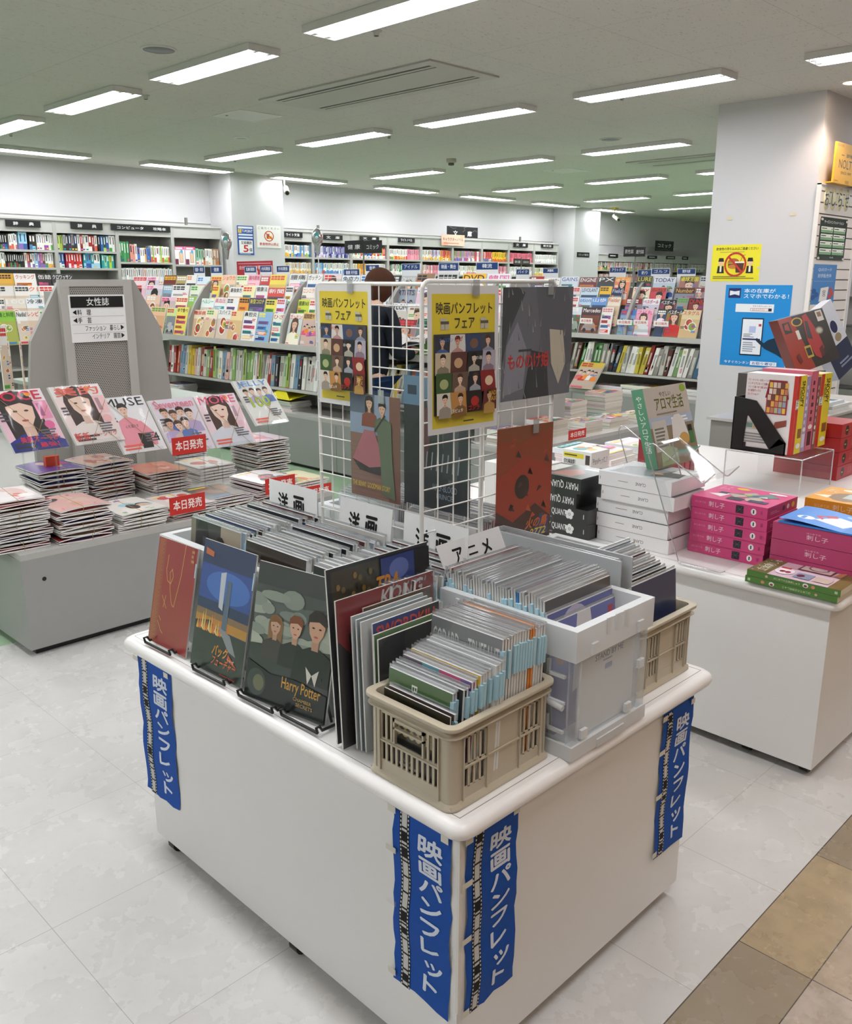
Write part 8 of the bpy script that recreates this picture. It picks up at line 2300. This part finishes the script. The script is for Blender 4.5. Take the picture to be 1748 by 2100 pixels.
# red slanted board behind the health rack
o = hit(487, 570, 0, 5.1); U = hit(560, 568, 0, 5.1) - o
m = M(); m.slab(o + Vec((0, 0, -.1)), (0, U.y, 0), (0, 0, .255), (.004, 0, 0), '#b82438'); a = Art(m, o + Vec((0, 0, -.1)), (0, U.y, 0), (0, 0, .255)); a.rect(.04, .9, .96, .93, '#d8a0a8'); a.text('自分に合う、が見つかる。', .08, .7, .92, .84, '#f4e4e6', .01); a.text('リスト', .5, .45, .95, .66, '#f4f0f0', .03); tag(m.build('advert_board', 'print'), 'dark red board with white lettering behind the blue heading cards', 'sign')

# ================================================================== the reader at the health rack
PX, PY = 4.13, 4.62


def skin_obj(name, pts, edges, rad, parent, col, mat, lv=2, root=0):
    me = bpy.data.meshes.new(name)
    o = Vec(parent['_o'])
    me.from_pydata([tuple(Vec(p) - o) for p in pts], edges, [])
    ob = bpy.data.objects.new(name, me); COL.objects.link(ob); ob.parent = parent; ob['_o'] = tuple(o)
    sk = ob.modifiers.new('skin', 'SKIN'); sk.use_smooth_shade = True
    for i, v in enumerate(me.skin_vertices[0].data):
        rr = rad[i]; v.radius = rr if isinstance(rr, tuple) else (rr, rr); v.use_root = i == root
    sb = ob.modifiers.new('sub', 'SUBSURF'); sb.levels = lv; sb.render_levels = lv
    # bake the modifiers so that colour can be stored on the mesh
    dg = bpy.context.evaluated_depsgraph_get(); ev = ob.evaluated_get(dg)
    nm = bpy.data.meshes.new_from_object(ev); ob.modifiers.clear(); ob.data = nm
    ca = nm.color_attributes.new('Col', 'FLOAT_COLOR', 'CORNER'); c = L(col)
    ca.data.foreach_set('color', (c[0], c[1], c[2], 1.0) * len(nm.loops))
    nm.materials.clear(); nm.materials.append(MATS[mat])
    nm.polygons.foreach_set('use_smooth', [True] * len(nm.polygons))
    return ob


P_ = thing('person', (PX, PY, 0), 'person with bobbed brown hair in a dark jacket reading at the health rack', 'person')
# body facing the rack (+x), leaning a little forward, forearms raised to hold the magazine
B = lambda dx, dy, z: (PX + dx, PY + dy, z)
pts = [B(-.02, 0, .86), B(-.01, 0, 1.0), B(.02, 0, 1.16), B(.04, 0, 1.27), B(.06, 0, 1.335), B(.085, 0, 1.39), B(.10, 0, 1.455), B(.105, 0, 1.505)]
ed = [(i, i + 1) for i in range(7)]
rad = [(.15, .11), (.125, .095), (.14, .10), (.12, .085), .045, .048, (.073, .085), (.06, .07)]
def add(chain, start, rr):
    i0 = start
    for p, q in zip(chain, rr):
        pts.append(p); rad.append(q); ed.append((i0, len(pts) - 1)); i0 = len(pts) - 1
    return i0
hands = []
for s_ in (1, -1):
    add([B(-.02, .085 * s_, .80), B(.0, .09 * s_, .47), B(-.02, .09 * s_, .09), B(.03, .095 * s_, .04), B(.13, .1 * s_, .025)], 0, [.082, .055, .036, .034, .024])
    h = add([B(.035, .15 * s_, 1.28), B(.04, .19 * s_, 1.2), B(.05, .2 * s_, 1.02), B(.2, .15 * s_ - .03, 1.0), B(.275, .115 * s_ - .03, 1.02), B(.315, .105 * s_ - .03, 1.03)], 3, [.055, .046, .036, .029, .024, .027])
    for k in range(4):
        add([B(.335 + .006 * (1.5 - abs(k - 1.5)), (.115 - .02 * k) * s_ - .03 + .0 * s_, 1.035), B(.36, (.112 - .02 * k) * s_ - .03, 1.03), B(.366 - .004 * k, (.11 - .02 * k) * s_ - .03, 1.012)], h, [.0088, .0082, .0072])
    add([B(.3, .085 * s_ - .03, 1.055), B(.325, .07 * s_ - .03, 1.062)], h, [.0105, .0085])
body = skin_obj('body', pts, ed, rad, P_, '#e2b99f', 'skin')
# face details on the head's front
m = M(); hc = Vec(B(.11, 0, 1.46))
m.ball(hc + Vec((.078, 0, -.012)), (.014, .012, .02), '#e2b99f', 8, 6)
m.build('nose', 'skin', P_)
for s_ in (1, -1):
    m = M(); m.ball(hc + Vec((.07, .031 * s_, .008)), (.008, .014, .007), '#2a1d18', 8, 6); m.build('eye', 'skin', P_)
    m = M(); m.ball(hc + Vec((-.002, .076 * s_, -.01)), (.016, .008, .026), '#deb297', 8, 6); m.build('ear', 'skin', P_)
m = M(); m.ball(hc + Vec((.068, 0, -.048)), (.008, .022, .006), '#b5625e', 8, 6); m.build('mouth', 'skin', P_)
# bobbed hair: a cap with a longer back
m = M(); vs = []; n, k = 26, 12
for i in range(k + 1):
    for a_ in range(n):
        f = 2 * math.pi * a_ / n; fr = max(0, math.cos(f))
        t_ = (i / k) * (math.pi * (.84 - .47 * fr ** 1.6))
        st = .012 * math.sin(a_ * 5) * (i / k)
        vs.append(hc + Vec((-.012 + (.102 + st) * math.sin(t_) * math.cos(f) * 1.03, (.099 + st) * math.sin(t_) * math.sin(f), .02 + .108 * math.cos(t_) * (1.3 if math.cos(t_) < 0 else 1))))
m.add(vs, [(i * n + a_, (i + 1) * n + a_, (i + 1) * n + (a_ + 1) % n, i * n + (a_ + 1) % n) for i in range(k) for a_ in range(n)], '#4a2f22', 0, True)
m.build('hair', 'cloth', P_)
# jacket, trousers, shoes
jp = [B(-.02, 0, .80), B(-.01, 0, 1.0), B(.02, 0, 1.16), B(.042, 0, 1.275), B(.055, 0, 1.325)]; je = [(0, 1), (1, 2), (2, 3), (3, 4)]; jr = [(.185, .145), (.158, .125), (.165, .125), (.14, .10), (.062, .062)]
for s_ in (1, -1):
    i0 = 3
    for p, q in zip([B(.035, .15 * s_, 1.27), B(.04, .195 * s_, 1.2), B(.05, .205 * s_, 1.02), B(.2, .152 * s_ - .03, 1.0), B(.265, .12 * s_ - .03, 1.018)], [.068, .06, .05, .042, .038]):
        jp.append(p); jr.append(q); je.append((i0, len(jp) - 1)); i0 = len(jp) - 1
skin_obj('jacket', jp, je, jr, P_, '#20252c', 'cloth', 2, 0)
tp = [B(-.02, 0, .9)]; te = []; tr_ = [(.16, .12)]
for s_ in (1, -1):
    i0 = 0
    for p, q in zip([B(-.02, .085 * s_, .80), B(.0, .09 * s_, .47), B(-.02, .09 * s_, .1), B(-.02, .09 * s_, .07)], [.1, .074, .06, .06]):
        tp.append(p); tr_.append(q); te.append((i0, len(tp) - 1)); i0 = len(tp) - 1
skin_obj('trousers', tp, te, tr_, P_, '#23365a', 'cloth', 2, 0)
for s_ in (1, -1):
    m = M(); m.ball(B(.035, .095 * s_, .045), (.13, .05, .045), '#1b1b1d', 14, 8); m.v = [(a_, b_, max(c, .001)) for a_, b_, c in m.v]; m.build('shoe', 'plastic', P_)
# open magazine held in both hands
t = thing('open_magazine', B(.34, -.03, 1.03), 'open white magazine held by the person reading', 'magazine')
for s_ in (1, -1):
    m = M(); o = Vec(B(.265, -.03, 1.05)); U = Vec((.0, .19 * s_, .035)); V = Vec((.2, 0, .075))
    if s_ > 0:
        o, U = o + U, -U
    a = Art(m, o, U, V, warp=lambda u, v, s_=s_: .02 * math.sin(math.pi * (u if s_ > 0 else 1 - u)) + .002); a.grid(8, 4, '#efede8'); 
    a.bars(.12, .5, .85, .9, 6, '#8a8886'); a.poly([(.2, .1), (.7, .1), (.7, .42), (.2, .42)], '#4a4a6a')
    m.build('page', 'paper', t)
m = M(); o = Vec(B(.262, -.03, 1.045)); m.slab(o + Vec((0, -.19, .03)), (.0, .19, -.035), (.2, 0, .075), (0, 0, .004), '#c9ccd4'); m.slab(o, (.0, .19, .035), (.2, 0, .075), (0, 0, .004), '#c9ccd4'); m.build('cover', 'print', t)

for ob in bpy.data.objects:
    if '_o' in ob:
        del ob['_o']
